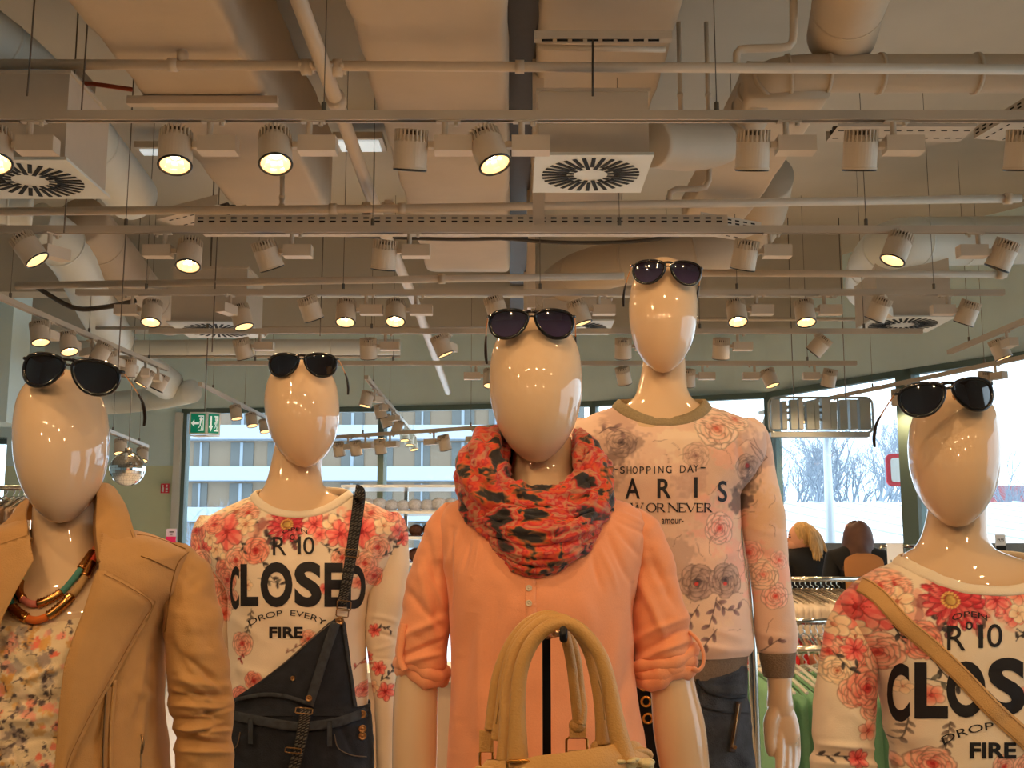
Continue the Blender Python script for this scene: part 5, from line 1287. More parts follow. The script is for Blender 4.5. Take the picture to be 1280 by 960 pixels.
# overalls
m_denim = mat('dark_denim', (.13, .15, .19), .85, noise=.35, nscale=45, bump=.4, bscale=450)
m_denim_e = mat('denim_edge', (.22, .24, .27), .85, noise=.3, nscale=80); m_thread = mat('ochre_thread', (.42, .36, .30), .8)
ov, VO = cloth_loft('denim_overalls', [(878, 281, 462, .134), (888, 280, 463, .136), (905, 279, 465, .138), (960, 276, 468, .145), (1010, 272, 472, .15), (1060, 270, 474, .15)], Y0, m_denim, M2, dense=False, rumple=.002, rs=20, seed=5,
                    folds=[(330, 905, 390, 935, 4, 3), (290, 930, 320, 915, 4, 3), (420, 900, 450, 950, 4, -3)], label='dark denim dungarees with the bib folded open and one shoulder strap')
OB = bvh_of([V2, VO, VS1])
bib = [(424, 776), (428, 772), (432, 779), (437, 815), (441, 850), (447, 884), (462, 884), (462, 895), (286, 895), (283, 884), (300, 874), (331, 850), (375, 813), (410, 782)]
cloth('bib', bib, OB, .003, Y0 - .13, m_denim, ov, bulge=.003)
flap = [(424, 770), (410, 779), (391, 796), (360, 824), (329, 849), (300, 868), (285, 879), (292, 873), (330, 871), (360, 875), (383, 884), (388, 879), (394, 858), (405, 825), (417, 790)]
cloth('folded_bib_flap', flap, OB, .009, Y0 - .13, m_denim, ov, bulge=.004)
cloth('flap_band', strip([(420, 778), (410, 806), (400, 838), (391, 866), (386, 882)], 12), OB, .017, Y0 - .13, m_denim_e, ov, bulge=.001)
cloth('flap_hem', strip([(292, 875), (330, 868), (360, 871), (386, 880)], 5), OB, .016, Y0 - .13, m_denim_e, ov)
cloth('bib_edge', strip([(429, 778), (434, 815), (440, 850), (444, 884)], 4), OB, .009, Y0 - .13, m_denim_e, ov)
cloth('waistband', strip([(284, 893), (320, 900), (372, 908), (420, 903), (458, 890)], 12), OB, .007, Y0 - .13, m_denim_e, ov, bulge=.001)
for x, y, a in ((313, 912, 0), (412, 915, 0)): cloth('belt_loop', [(x - 3, y - 14), (x + 3, y - 14), (x + 3, y + 18), (x - 3, y + 18)], OB, .012, Y0 - .13, m_denim_e, ov)
stitches('pocket_seam', [(418, 918), (423, 935), (440, 944), (458, 946)], OB, .004, Y0 - .13, m_thread, ov, 1.4); stitches('pocket_seam', [(300, 915), (296, 932), (286, 940)], OB, .004, Y0 - .13, m_thread, ov, 1.4)
stitches('flap_stitch', [(322, 854), (360, 825), (395, 794), (416, 777)], OB, .0145, Y0 - .13, m_thread, ov, 1.0)
m_strap = mat('woven_strap', (.17, .17, .18), .8, noise=.5, nscale=220, bump=.8, bscale=300)
def woven(name, center, w, off, bv, Yf, par, m=None):
    o = cloth(name, strip(center, w), bv, off, Yf, m or m_strap, par, bulge=.001)
    c = np.array(center, float); c3, ww = cr(np.c_[c, np.zeros(len(c))], np.broadcast_to(np.asarray(w, float), (len(c),)).copy(), 16)
    L_ = np.r_[0, np.cumsum(np.linalg.norm(np.diff(c3[:, :2], axis=0), axis=1))]; B = MB(); s = 2.0; k = 0
    while s < L_[-1] - 2:
        i = np.searchsorted(L_, s); i = min(i, len(c3) - 2); t = c3[i + 1, :2] - c3[i, :2]; t /= np.linalg.norm(t); n = np.array([-t[1], t[0]]); wi_ = ww[i]
        for q in (-.3, 0, .3):
            p0 = c3[i, :2] + n * wi_ * (q - .1) + t * (-1.0); p1 = c3[i, :2] + n * wi_ * (q + .12) + t * 1.3
            a_, d = hit(bv, p0[0], p0[1], Yf); b_, _ = hit(bv, p1[0], p1[1], Yf)
            B.tube([a_ - d * (off + .0022), (a_ + b_) / 2 - d * (off + .0040), b_ - d * (off + .0022)], .0011, 5)
        s += 3.4; k += 1
    B.build('weave', mat('weave_thread', (.40, .38, .34), .8), o)['kind'] = 'stuff'; return o
SHB = [(444, 613), (449, 616), (447, 640), (442, 672), (438, 700), (432, 735), (427, 757)]
woven('shoulder_strap', SHB, [15, 15.5, 15, 14.5, 14, 13.5, 13], .006, OB, Y0 - .10, ov)
def buckle(name, x0, y0, x1, y1, off, bv, Yf, par, m=m_gold if 'm_gold' in globals() else None, th=.0014, slant_=2):
    pts = []
    for x, y in ((x0, y0), (x1, y0 + slant_), (x1 - 1, y1 + slant_), (x0 - 1, y1)):
        h, d = hit(bv, x, y, Yf); pts.append(h - d * off)
    q = []
    for i in range(4): q += [pts[i] * .9 + pts[(i + 1) % 4] * .1, pts[i] * .1 + pts[(i + 1) % 4] * .9]
    return MB().tube(q, th, 6, closed=True).build(name, m, par)
m_brz = mat('bronze', (.55, .42, .28), .3, metal=1)
buckle('buckle', 432, 686, 449, 695, .012, OB, Y0 - .12, ov, m_brz); buckle('buckle', 422, 750, 439, 762, .012, OB, Y0 - .13, ov, m_brz); buckle('buckle', 421, 760, 436, 770, .012, OB, Y0 - .13, ov, m_brz)
def stud(x, y, r, off, bv, Yf, par, m, name='button'):
    h, d = hit(bv, x, y, Yf); c = h - d * off; R_ = r * Yf / F; q = Vector((0, 0, 1)).rotation_difference(-d).to_matrix().to_4x4(); M = Matrix.Translation(c) @ q
    b = MB(); a = np.linspace(0, 2 * PI, 20, endpoint=False)
    pr = [(1, 0), (1, .22), (.9, .36), (.7, .34), (.55, .2), (.3, .2), (.2, .32), (.02, .34)]
    V = np.array([[M @ Vector((R_ * k * math.cos(t), R_ * k * math.sin(t), R_ * z)) for t in a] for k, z in pr]); b.grid(V, True, cap1=True); return b.build(name, m, par)
stud(424.5, 776, 5.5, .012, OB, Y0 - .13, ov, m_brz); stud(386, 873, 4, .018, OB, Y0 - .13, ov, m_brz); stud(366, 848, 3, .014, OB, Y0 - .13, ov, m_brz)
for y in (893, 911, 920): stud(453, y, 5, .008, OB, Y0 - .13, ov, m_brz)
woven('hanging_strap', [(382, 884), (380, 905), (374, 935), (366, 965)], 15, .022, OB, Y0 - .14, ov)
buckle('buckle', 370, 884, 391, 891, .028, OB, Y0 - .14, ov, m_brz); buckle('buckle', 357, 934, 377, 940, .028, OB, Y0 - .14, ov, m_brz)
sunglasses(377, 455, Y0 - .115, 1.08, 0, 5, 'black aviator sunglasses on the overalls mannequin, second pair from the left', m_lp2)

# =============================================================== M5: right mannequin, same top, crossbody strap
Y0 = 2.04
M5 = mannequin(Y0, (1193, 484, 660, 118, 4),
    [(600, 1164, 1228, .045, .03), (638, 1159, 1234, .055, .03), (667, 1152, 1235, .058, .02), (684, 1143, 1243, .062, .015, 4), (695, 1128, 1268, .07, .01, 12), (704, 1126, 1300, .076, 0, 22), (715, 1104, 1336, .084, 0, 30), (733, 1080, 1358, .092, 0, 30)],
    [(755, 1064, 1372, .105, 0, 24), (790, 1064, 1376, .12, 0, 12), (830, 1087, 1353, .125, 0, 6), (880, 1102, 1338, .13), (960, 1110, 1332, .13), (1060, 1108, 1336, .13), (1120, 1104, 1340, .13)],
    'glossy beige faceless mannequin at the right edge in a flower print top', 960)
c5 = Canvas(1005, 690, 1420, 1010, CREAM, 1.8)
k5 = 1.42
closed_print(c5, TR2(k5, 357, 655, 1200, 752))
# extra flowers where this one differs: big rose on the sleeve seam
c5.rose(1084, 860, 27, CORAL, 91); c5.rose(1108, 818, 27, CORAL2, 92); c5.rose(1155, 803, 20, CORAL, 93); c5.lily(1085, 760, 34, HOT, 94, wide=.38, heart=(.6, .08, .06)); c5.blossom(1052, 782, 19, CRM, 95); c5.blossom(1040, 800, 12, HOT, 96); c5.blossom(1085, 792, 15, CRM, 97); c5.lily(1070, 812, 16, HOT, 98)
c5.rose(1112, 733, 15, CORAL2, 99); c5.daisy(1188, 750, 36, [(.70, .10, .16), (.93, .36, .36), (.98, .58, .52)], 3); c5.lily(1243, 750, 17, HOT, 22); c5.blossom(1272, 742, 16, CORAL2, 23); c5.blossom(1268, 766, 13, CRM, 24)
c5.sprig([(1046, 815), (1055, 828), (1065, 838), (1072, 832)], LEAF, 5, 9, w=1.1); c5.sprig([(1120, 780), (1124, 790), (1130, 797)], LEAF, 3, 10, w=1.1); c5.sprig([(1160, 822), (1180, 838), (1196, 856)], LEAF, 3, 12, w=1.4); c5.sprig([(1185, 852), (1200, 856), (1212, 860)], LEAF, 3, 10); c5.sprig([(1262, 800), (1270, 792), (1284, 795)], LEAF, 4, 9)
c5.blossom(1163, 868, 16, CORAL2, 61); c5.sprig([(1112, 860), (1113, 876), (1112, 890)], (.6, .2, .2), 6, 6); c5.sprig([(1182, 900), (1180, 920), (1177, 940)], (.42, .36, .32), 10, 9); c5.rose(1167, 955, 22, CORAL2, 71); c5.rose(1272, 955, 18, CORAL2, 72)
c5.sprig([(1028, 948), (1045, 946), (1068, 945)], LEAF, 5, 8); c5.lily(1072, 948, 14, HOT, 73)
F5 = [(1075, 735, 1065, 790, 5, -4), (1100, 905, 1130, 925, 8, 4), (1110, 930, 1160, 950, 8, -3), (1120, 870, 1110, 930, 7, -3), (1150, 740, 1135, 800, 14, 2), (1290, 850, 1250, 920, 12, -2)]
top5, V5 = cloth_loft('flower_print_top', [(705, 1117, 1322, .100, 0, 34), (716, 1090, 1352, .108, 0, 33), (733, 1064, 1374, .115, 0, 29), (755, 1050, 1386, .121, 0, 23), (790, 1062, 1378, .125, 0, 13), (830, 1085, 1355, .13, 0, 6), (880, 1100, 1340, .136), (907, 1102, 1338, .136), (940, 1110, 1332, .136), (1010, 1112, 1332, .135), (1050, 1110, 1334, .135)],
    Y0, m_print, M5, c5, folds=F5, seed=21, nf=400, step=1.2, label='cream long-sleeved top with coral flowers and black words CLOSED')
collar_band('neck_rib', V5, m_cream, top5, w=.013)
FS5 = [(1020, 928, 1092, 938, 4, 5), (1018, 940, 1095, 950, 4, -5), (1020, 952, 1096, 958, 4, 5), (1060, 890, 1095, 915, 7, 3), (1030, 790, 1040, 880, 9, 2)]
SL5 = [(734, 1064, 1082, 0, 0, 0), (744, 1051, 1092), (758, 1042, 1098), (773, 1036, 1100), (800, 1029, 1100), (840, 1021, 1098), (880, 1016, 1097), (913, 1014, 1094), (937, 1017, 1093), (950, 1012, 1096), (975, 1014, 1098), (1050, 1018, 1094)]
s1, VS51 = cloth_loft('sleeve', SL5, Y0, m_print, top5, c5, yp=.05, folds=FS5, seed=22, nf=150, nb=30, step=1.1, ex=2)
s2, VS52 = cloth_loft('sleeve', [(r[0], 2440 - r[2], 2440 - r[1]) + tuple(r[3:]) for r in SL5], Y0, m_print, top5, c5, yp=.05, seed=23, nf=40, nb=20, step=3, ex=2)
B5 = bvh_of([V5, VS51])
for px_ in (1056, 1384): MB().tube([P(px_, 1045, Y0), P(px_, 1080, Y0 - .01), P(px_ + 2, 1130, Y0 - .02)], [.03, .026, .03], 12).build('forearm', m_skin, M5)
letters([('C', 1108, 831, 1137, 904, .03, lambda u, v: (1108 + 28 * u + 1.5 * v, 831 + 73 * v - 3 * u)), ('L', 1143, 828, 1185, 898, .04, None), ('O', 1183, 826.5, 1232, 897, .04, None), ('S', 1235, 822, 1282, 894, .04, None), ('E', 1290, 824, 1324, 894, .02, None), ('D', 1326, 824, 1352, 894, .015, None),
         ('R', 1184, 782, 1207, 813, .0, None), ('o', 1207, 777, 1216, 787, .0, None), ('1', 1223, 781, 1229, 810, .0, None), ('0', 1234, 780, 1253, 809, .004, None),
         ('OPEN', 1190, 765, 1234, 772, .0, lambda u, v: (1190 + 44 * u, 771 + 7.5 * (v - .3) - 5 * math.sin(u * PI))),
         ('DROP  EVERY', 1180, 905, 1325, 915, .0, lambda u, v: (1178 + 147 * u + (v - .5) * 10 * (u - .5) * -.9, 927 + 9.5 * (v - .5) - 20 * math.sin(u * PI) ** .8)),
         ('FIRE', 1212, 928, 1270.5, 948, .035, None)], B5, .0016, Y0 - .13, m_ink, top5, label='black printed words CLOSED, R°10, DROP EVERY, FIRE')
m_tan = mat('tan_leather', (.80, .62, .38), .55, bump=.4, bscale=500)
sp = root('bag_strap', (P(1180, 700, Y0)[0], Y0 - .1, 1.3), 'tan leather crossbody bag strap slanting over the right mannequin chest', 'bag strap')
CB = [(1074, 730), (1086, 736), (1102, 749), (1130, 780), (1163, 808), (1200, 843), (1240, 885), (1276, 918), (1320, 960), (1345, 985)]
o = cloth('strap_leather', strip(CB, [20, 21, 21, 21, 21.5, 22, 23, 24, 25, 25]), B5, .004, Y0 - .12, m_tan, sp, bulge=.0015)
for s in (-1, 1):
    c = np.array(CB, float); t = np.gradient(c, axis=0); t /= np.linalg.norm(t, axis=1)[:, None]; n = np.stack([-t[:, 1], t[:, 0]], -1)
    stitches('edge_stitch', (c + n * s * 8.6).tolist(), B5, .0062, Y0 - .12, mat('tan_thread', (.62, .46, .27), .7), sp, .8)
sunglasses(1187, 494, Y0 - .135, 1.17, 6, 0, 'black aviator sunglasses reflecting spotlights on the right mannequin head', m_lp2)

# =============================================================== M4: Paris sweatshirt
Y0 = 2.49
def hand4(b):
    """forearm, palm, thumb and four separate fingers"""
    q = lambda x, y, dy=0: P(x, y, Y0 - .006 + dy)
    B0 = b; b = MB()
    b.tube([q(972, 790), q(973, 820), q(974, 845), q(974.5, 862), q(975, 880), q(976, 892)], [.020, .025, .0265, .0255, .028, .026], 24, smooth=6)
    b.tube([q(975, 874), q(976, 888, -.003), q(979, 903, -.006), q(982, 916, -.008), q(984, 926, -.01), q(985, 932, -.01)], [.020, .028, .032, .031, .026, .014], 24, smooth=6, flat=.60, up=np.array([0., 1., 0.]))
    b.tube([q(971, 884, -.008), q(964, 902, -.018), q(962.5, 920, -.024), q(963, 935, -.026), q(964, 945, -.024)], [.016, .0165, .0130, .0115, .006], 16, smooth=6)
    for x, dy, L_, w, cv in ((974.5, -.022, 60, .0098, -3), (981.5, -.012, 70, .0102, -1), (988.5, .000, 64, .0098, 1), (994, .014, 50, .0084, 2)):
        b.tube([q(x, 912, dy * .6), q(x + 1.2 + cv * .3, 918 + L_ * .35, dy - .004), q(x + .8 + cv * .3, 918 + L_ * .68, dy - .016), q(x - 2 + cv * .4, 918 + L_, dy - .034)], [w * 1.2, w * 1.08, w * .95, w * .6], 14, smooth=6)
    B0.add(*fused(b, .0024, 5))
M4 = mannequin(Y0, (829, 325, 470, 86, 0),
    [(430, 806, 855, .045, .03), (455, 803, 857, .05, .03), (478, 798, 858, .052, .025), (492, 794, 862, .055, .02), (501, 787, 870, .06, .015, 4), (508, 776, 882, .066, .008, 12), (515, 756, 902, .075, 0, 20), (526, 724, 936, .085, 0, 20)],
    [(540, 706, 956, .105, 0, 16), (560, 700, 958, .11, 0, 10), (592, 712, 945, .12, 0, 5), (622, 735, 928, .125), (724, 732, 934, .12), (812, 735, 936, .12), (900, 728, 942, .125)],
    'tallest glossy beige faceless mannequin in a pale rose print sweatshirt and dark jeans', 960, extra=hand4)
PK = (.90, .76, .66); c4 = Canvas(690, 490, 1010, 840, PK)
for x, y, r, col, al, sd in [(760, 560, 40, (.62, .48, .43), .5, 1), (900, 600, 45, (.78, .64, .54), .5, 2), (850, 560, 30, (.93, .84, .72), .6, 3), (830, 620, 50, (.86, .70, .60), .5, 4), (880, 700, 40, (.94, .78, .68), .5, 5), (960, 640, 30, (.88, .72, .55), .55, 6), (800, 640, 40, (.88, .72, .62), .5, 7),
                             (780, 520, 30, (.70, .55, .50), .5, 8), (840, 700, 30, (.66, .54, .48), .45, 9), (900, 650, 34, (.95, .66, .60), .45, 10), (950, 560, 30, (.70, .56, .52), .5, 11), (925, 700, 30, (.93, .60, .55), .35, 12), (960, 720, 30, (.97, .68, .62), .5, 13), (870, 780, 40, (.93, .80, .66), .5, 14), (860, 600, 20, (.65, .5, .46), .35, 15), (735, 600, 30, (.6, .48, .44), .5, 16), (910, 560, 28, (.92, .66, .56), .5, 20)]:
    c4.wash(x, y, r, col, al, sd)
GRY = [(.24, .19, .20), (.52, .42, .40), (.84, .70, .62)]; PNK = [(.85, .28, .25), (.95, .60, .54), (.99, .84, .76)]; PLE = [(.80, .38, .30), (.90, .66, .56), (.97, .86, .75)]
c4.rose(898, 534, 27, PLE, 3); c4.rose(925, 520, 17, PLE, 4); c4.rose(776, 553, 19, GRY, 5); c4.wash(790, 556, 12, (.3, .24, .25), .35, 5); c4.wash(765, 575, 16, (.35, .28, .28), .5, 9)
c4.rose(868, 570, 17, [(.50, .36, .34), (.78, .62, .54), (.90, .76, .66)], 6, alpha=.55)
c4.rose(868, 727, 23, GRY, 7); c4.rose(905, 725, 22, GRY, 8); c4.blob(867, 729, 3, 2.5, 0, (.85, .25, .2), (.85, .3, .25)); c4.blob(905, 729, 3, 2.5, 0, (.85, .25, .2), (.85, .3, .25))
c4.rose(898, 660, 20, PNK, 9, alpha=.85); c4.rose(937, 583, 17, GRY, 10); c4.blob(936, 581, 3, 3, 0, (.6, .15, .15), (.6, .2, .2)); c4.wash(925, 625, 14, (.25, .2, .22), .6, 11); c4.wash(935, 602, 14, (.3, .25, .25), .5, 17)
c4.rose(970, 745, 17, PNK, 12, alpha=.8); c4.rose(955, 718, 19, [(.9, .5, .45), (.95, .74, .64), (.98, .88, .78)], 13, alpha=.8); c4.rose(975, 700, 12, PNK, 14, alpha=.5)
c4.rose(940, 690, 15, PNK, 15, alpha=.5); c4.rose(745, 620, 20, GRY, 16, alpha=.7)
for pts, n in [([(893, 746), (888, 765), (882, 782)], 4), ([(893, 750), (908, 762), (925, 760)], 5), ([(870, 755), (860, 770), (848, 790)], 4), ([(955, 815), (966, 805), (975, 798)], 2), ([(892, 785), (880, 800), (870, 812)], 4), ([(750, 540), (765, 532), (780, 540)], 4)]:
    c4.sprig(pts, (.42, .32, .31), n, 11, w=1.2, alpha=.8)
rg = random.Random(8)
for k in range(60):
    x = rg.uniform(735, 985); y = rg.uniform(540, 812); a = rg.random() * 6; pts = [(x, y)]
    for q in range(5): a += rg.uniform(-.9, .9); pts.append((pts[-1][0] + 4 * math.cos(a), pts[-1][1] + 4 * math.sin(a)))
    c4.line(pts, .7, (.50, .36, .33), .55)
c4.line([(940, 552), (950, 560), (963, 570), (958, 574), (948, 566), (941, 556)], .9, (.35, .26, .26), .9); c4.line([(945, 545), (950, 556), (960, 566)], .8, (.35, .26, .26), .8)
F4 = [(905, 600, 870, 640, 8, 3), (930, 690, 890, 700, 7, 2.5), (780, 560, 800, 620, 9, 2), (935, 700, 905, 740, 6, -2.5), (880, 780, 935, 800, 6, 3), (800, 790, 850, 800, 7, 3), (860, 805, 930, 812, 4, 3), (920, 530, 925, 600, 4, -3)]
top4, V4 = cloth_loft('rose_print_sweatshirt', [(509, 766, 888, .074, 0, 27), (516, 746, 912, .084, 0, 27), (526, 722, 938, .096, 0, 22), (540, 706, 956, .11, 0, 16), (560, 700, 958, .118, 0, 10), (592, 712, 945, .13, 0, 4), (622, 735, 926, .136), (667, 735, 927, .136), (724, 732, 934, .138), (780, 728, 940, .142), (806, 727, 942, .144), (817, 734, 937, .132)],
    Y0, m_print, M4, c4, folds=F4, seed=31, label='pale pink sweatshirt printed with grey and pink roses and black words')
m_taupe = mat('taupe_rib', (.50, .42, .34), .9, noise=.25, nscale=250, bump=.6, bscale=400); m_olive = mat('taupe_neck_rib', (.60, .53, .40), .9, noise=.15, nscale=250, bump=.5, bscale=400)
collar_band('neck_rib', V4, m_olive, top4, w=.017)
s1, VS41 = cloth_loft('sleeve', [(521, 922, 944, 0, 0, 0), (530, 918, 955), (545, 917, 962), (577, 920, 968), (637, 923, 980), (667, 928, 983), (712, 936, 987), (760, 942, 992), (800, 944, 997), (812, 946, 996), (817, 950, 993)], Y0, m_print, top4, c4, yp=.05, folds=[(930, 655, 975, 668, 5, 2), (935, 690, 982, 700, 6, -2), (950, 790, 990, 800, 5, 3)], seed=32, nf=130, nb=30, step=1.2, ex=2)
s2, VS42 = cloth_loft('sleeve', [(521, 714, 736, 0, 0, 0), (530, 703, 740), (545, 696, 741), (577, 690, 738), (637, 678, 735), (667, 675, 730), (712, 671, 722), (760, 666, 716), (800, 661, 714), (817, 665, 708)], Y0, m_print, top4, c4, yp=.05, seed=33, nf=50, nb=30, step=2.5, ex=2)
cloth_loft('hem_rib', [(812, 738, 935, .130), (818, 737, 935, .131), (832, 738, 934, .130), (843, 741, 932, .127)], Y0, m_taupe, top4, dense=False, rumple=.0008, seed=4)
cloth_loft('cuff', [(811, 949, 994), (817, 948.5, 995), (832, 951, 994), (846, 954, 992)], Y0, m_taupe, top4, dense=False, rumple=.0006, seed=4, ex=2); cloth_loft('cuff', [(811, 664, 709), (832, 664, 706), (846, 667, 704)], Y0, m_taupe, top4, dense=False, rumple=.0006, seed=4, ex=2)
B4 = bvh_of([V4, VS41])
def sqz(x0, x1, y0, y1): return None
letters([('S', 775, 583, 781, 592, .008, None), ('H', 783.5, 583, 789.5, 592, .006, None), ('O', 790.5, 583, 797, 592, .006, None), ('P', 799.5, 583, 805, 592, .006, None), ('P', 808, 583, 813.5, 592, .006, None), ('I', 817.5, 583, 819, 592, .006, None), ('N', 823, 582.5, 829.5, 591.5, .006, None), ('G', 832.5, 582, 839.5, 591.5, .006, None),
         ('D', 850, 581.5, 857, 591, .006, None), ('A', 859, 581, 867, 590.5, .006, None), ('Y', 866.5, 580.5, 873.5, 589.5, .006, None), ('-', 875.5, 584, 882, 585.3, .0, None), ('-', 765, 586, 772, 587.3, .0, None),
         ('P', 742, 598, 757, 623, .018, None), ('A', 781.5, 598, 800, 623.5, .014, None), ('R', 821.7, 598.5, 839, 623, .016, None), ('I', 867.7, 596.5, 872, 622, .02, None), ('S', 897.5, 601, 909, 627.5, .014, None),
         ('mon', 795, 650, 812, 655, .004, None), ('amour-', 827, 648.5, 854.5, 654.8, .004, None)], B4, .0016, Y0 - .13, m_ink, top4, label='black printed words SHOPPING DAY, PARIS, NOW OR NEVER, amour')
# serif line built from strokes so that the letters keep their thick and thin limbs
def serif_word(x, y0, y1, s, bv, Yf, m, par):
    B = MB(); H_ = y1 - y0; cx_ = x
    G = {'N': (11, [((0, 0), (0, 1), .8), ((0, 0), (1, 1), 1.9), ((1, 0), (1, 1), .8)], [(0, 0), (0, 1), (1, 0)]), 'O': (11, 'O', []), 'W': (14, [((0, 0), (.3, 1), 1.9), ((.3, 1), (.5, .15), .8), ((.5, .15), (.72, 1), 1.9), ((.72, 1), (1, 0), .8)], [(0, 0), (1, 0), (.5, 0)]),
         'R': (9, [((.1, 0), (.1, 1), 1.8), ((.1, .02), (.7, .05), .8), ((.7, .05), (.85, .27), 1.5), ((.85, .27), (.7, .5), 1.5), ((.7, .5), (.1, .52), .8), ((.45, .52), (1, 1), 1.8)], [(.1, 0), (.1, 1), (1, 1)]),
         'E': (8, [((.1, 0), (.1, 1), 1.8), ((.1, .02), (.95, .02), .9), ((.1, .5), (.7, .5), .8), ((.1, .98), (.98, .98), .9), ((.95, 0), (.95, .2), .8), ((.98, .78), (.98, 1), .8)], [(.1, 0), (.1, 1)]), 'V': (11, [((0, 0), (.5, 1), 1.9), ((.5, 1), (1, 0), .8)], [(0, 0), (1, 0)]), ' ': (4, [], [])}
    for ch in s:
        w, st, sf = G[ch]; S_ = []
        if st == 'O':
            for k in range(20):
                a, b_ = 2 * PI * k / 20, 2 * PI * (k + 1) / 20; S_.append(((.5 + .5 * math.cos(a), .5 + .5 * math.sin(a)), (.5 + .5 * math.cos(b_), .5 + .5 * math.sin(b_)), .8 + 1.0 * abs(math.cos((a + b_) / 2))))
        else: S_ = list(st) + [((u - .13, v), (u + .13, v), .8) for u, v in sf]
        for (u0, v0), (u1, v1), t in S_:
            p0 = np.array([cx_ + u0 * w, y0 + v0 * H_], float); p1 = np.array([cx_ + u1 * w, y0 + v1 * H_], float); d = p1 - p0; L_ = np.linalg.norm(d); d /= L_; n = np.array([-d[1], d[0]]) * t / 2
            k = max(1, int(L_ / 3)); L1 = []; 
            for q in range(k + 1):
                c_ = p0 + (p1 - p0) * q / k
                for sgn in (1, -1):
                    e = c_ + n * sgn; h, dd = hit(bv, e[0], e[1], Yf); L1.append(h - dd * .0018)
            B.add(L1, [(2 * q, 2 * q + 1, 2 * q + 3, 2 * q + 2) for q in range(k)])
        cx_ += w + (1.6 if ch != ' ' else 0)
    return B.build('lettering', m, par)
serif_word(764, 629, 640, 'NOW OR NEVER', B4, Y0 - .13, m_ink, top4)
# jeans
m_jean = mat('washed_dark_jeans', (.25, .26, .28), .85, noise=.6, nscale=24, bump=.6, bscale=350); m_zip = mat('zip_tape', (.25, .19, .15), .8)
jn, VJ = cloth_loft('jeans', [(822, 738, 934, .124), (840, 736, 934, .126), (868, 735, 936, .13), (885, 731, 939, .135), (927, 727, 942, .14), (960, 724, 945, .142), (1030, 722, 948, .145)], Y0, m_jean, M4, dense=False, seed=6, rumple=.002, rs=18,
                    folds=[(880, 850, 932, 838, 3, 4), (885, 866, 932, 862, 4, 5), (900, 876, 934, 874, 3, -4), (885, 858, 925, 852, 3, -4)], label='dark washed jeans with a slanting zip')
BJ = bvh_of([VJ])
m_jd = mat('jeans_seam', (.15, .16, .18), .85, noise=.3, nscale=60)
cloth('pocket_edge', strip([(868, 838), (873, 852), (884, 864), (900, 870), (918, 872), (932, 870)], 4), BJ, .004, Y0 - .13, m_jd, jn); cloth('yoke_seam', strip([(875, 882), (900, 889), (938, 892)], 3), BJ, .004, Y0 - .13, m_jd, jn)
cloth('zip_tape', strip([(924, 877), (922, 895), (918, 917), (915, 940)], 7), BJ, .006, Y0 - .13, m_zip, jn)
stitches('zip_teeth', [(923.5, 880), (921, 898), (918, 917), (915, 934)], BJ, .0085, Y0 - .13, m_brz, jn, 2.4)
stud(918.5, 934, 2.6, .008, BJ, Y0 - .13, jn, m_brz, 'zip_stop')
cloth('fly', strip([(872, 840), (874, 875), (876, 915), (880, 962)], 3), BJ, .004, Y0 - .13, m_jd, jn)
sunglasses(835, 339, Y0 - .118, 1.06, -2, 4, 'black aviator sunglasses with purple lenses on the tallest mannequin head', m_lp1)

# =============================================================== M3: coral top
Y0 = 1.89
def arms3(b):
    q = lambda x, y, dy=0: P(x, y, Y0 + dy)
    b.tube([q(530, 780), q(524, 830), q(520, 870), q(518.5, 930), q(518, 1010), q(520, 1100), q(521, 1180)], [.036, .034, .036, .0365, .034, .027, .024], 28, smooth=6)
    b.tube([q(828, 780), q(836, 830), q(842, 865), q(849, 910), q(856, 960), q(868, 1040), q(878, 1130)], [.036, .036, .0375, .0425, .040, .033, .025], 28, smooth=6)
    for cx_, y_, s in ((521, 1180, 1), (878, 1130, -1)):
        b.tube([q(cx_, y_ - 10), q(cx_, y_ + 30, -.01), q(cx_ + 2, y_ + 70, -.015)], [.026, .036, .03], 20, smooth=5, flat=.6)
        for k, dx in enumerate((-18, -7, 5, 15)): b.tube([q(cx_ + dx, y_ + 55, -.012), q(cx_ + dx, y_ + 90, -.02), q(cx_ + dx * .9, y_ + 118 - 5 * abs(k - 1), -.035)], [.0105, .0095, .006], 10, smooth=4)
        b.tube([q(cx_ + 22 * s, y_ + 15, -.02), q(cx_ + 30 * s, y_ + 45, -.035), q(cx_ + 30 * s, y_ + 66, -.04)], [.014, .012, .007], 10, smooth=4)
M3 = mannequin(Y0, (669.5, 397, 581, 116, 1),
    [(545, 642, 714, .05, .03), (575, 640, 716, .055, .03), (600, 638, 717, .058, .025), (618, 630, 724, .064, .015, 4), (628, 608, 746, .074, .008, 14), (640, 582, 772, .080, 0, 22), (652, 566, 790, .088, 0, 24)],
    [(668, 560, 796, .10, 0, 20), (690, 562, 794, .108, 0, 14), (720, 566, 790, .118, 0, 8), (760, 570, 786, .125), (880, 566, 796, .13), (960, 562, 812, .135), (1060, 556, 832, .14), (1130, 556, 834, .14)],
    'glossy beige faceless mannequin in the middle wearing a coral top', 960, extra=arms3)
m_coral = mat('coral_jersey', (.94, .62, .44), .85, noise=.03, nscale=300, bump=.15, bscale=500, sheen=.25)
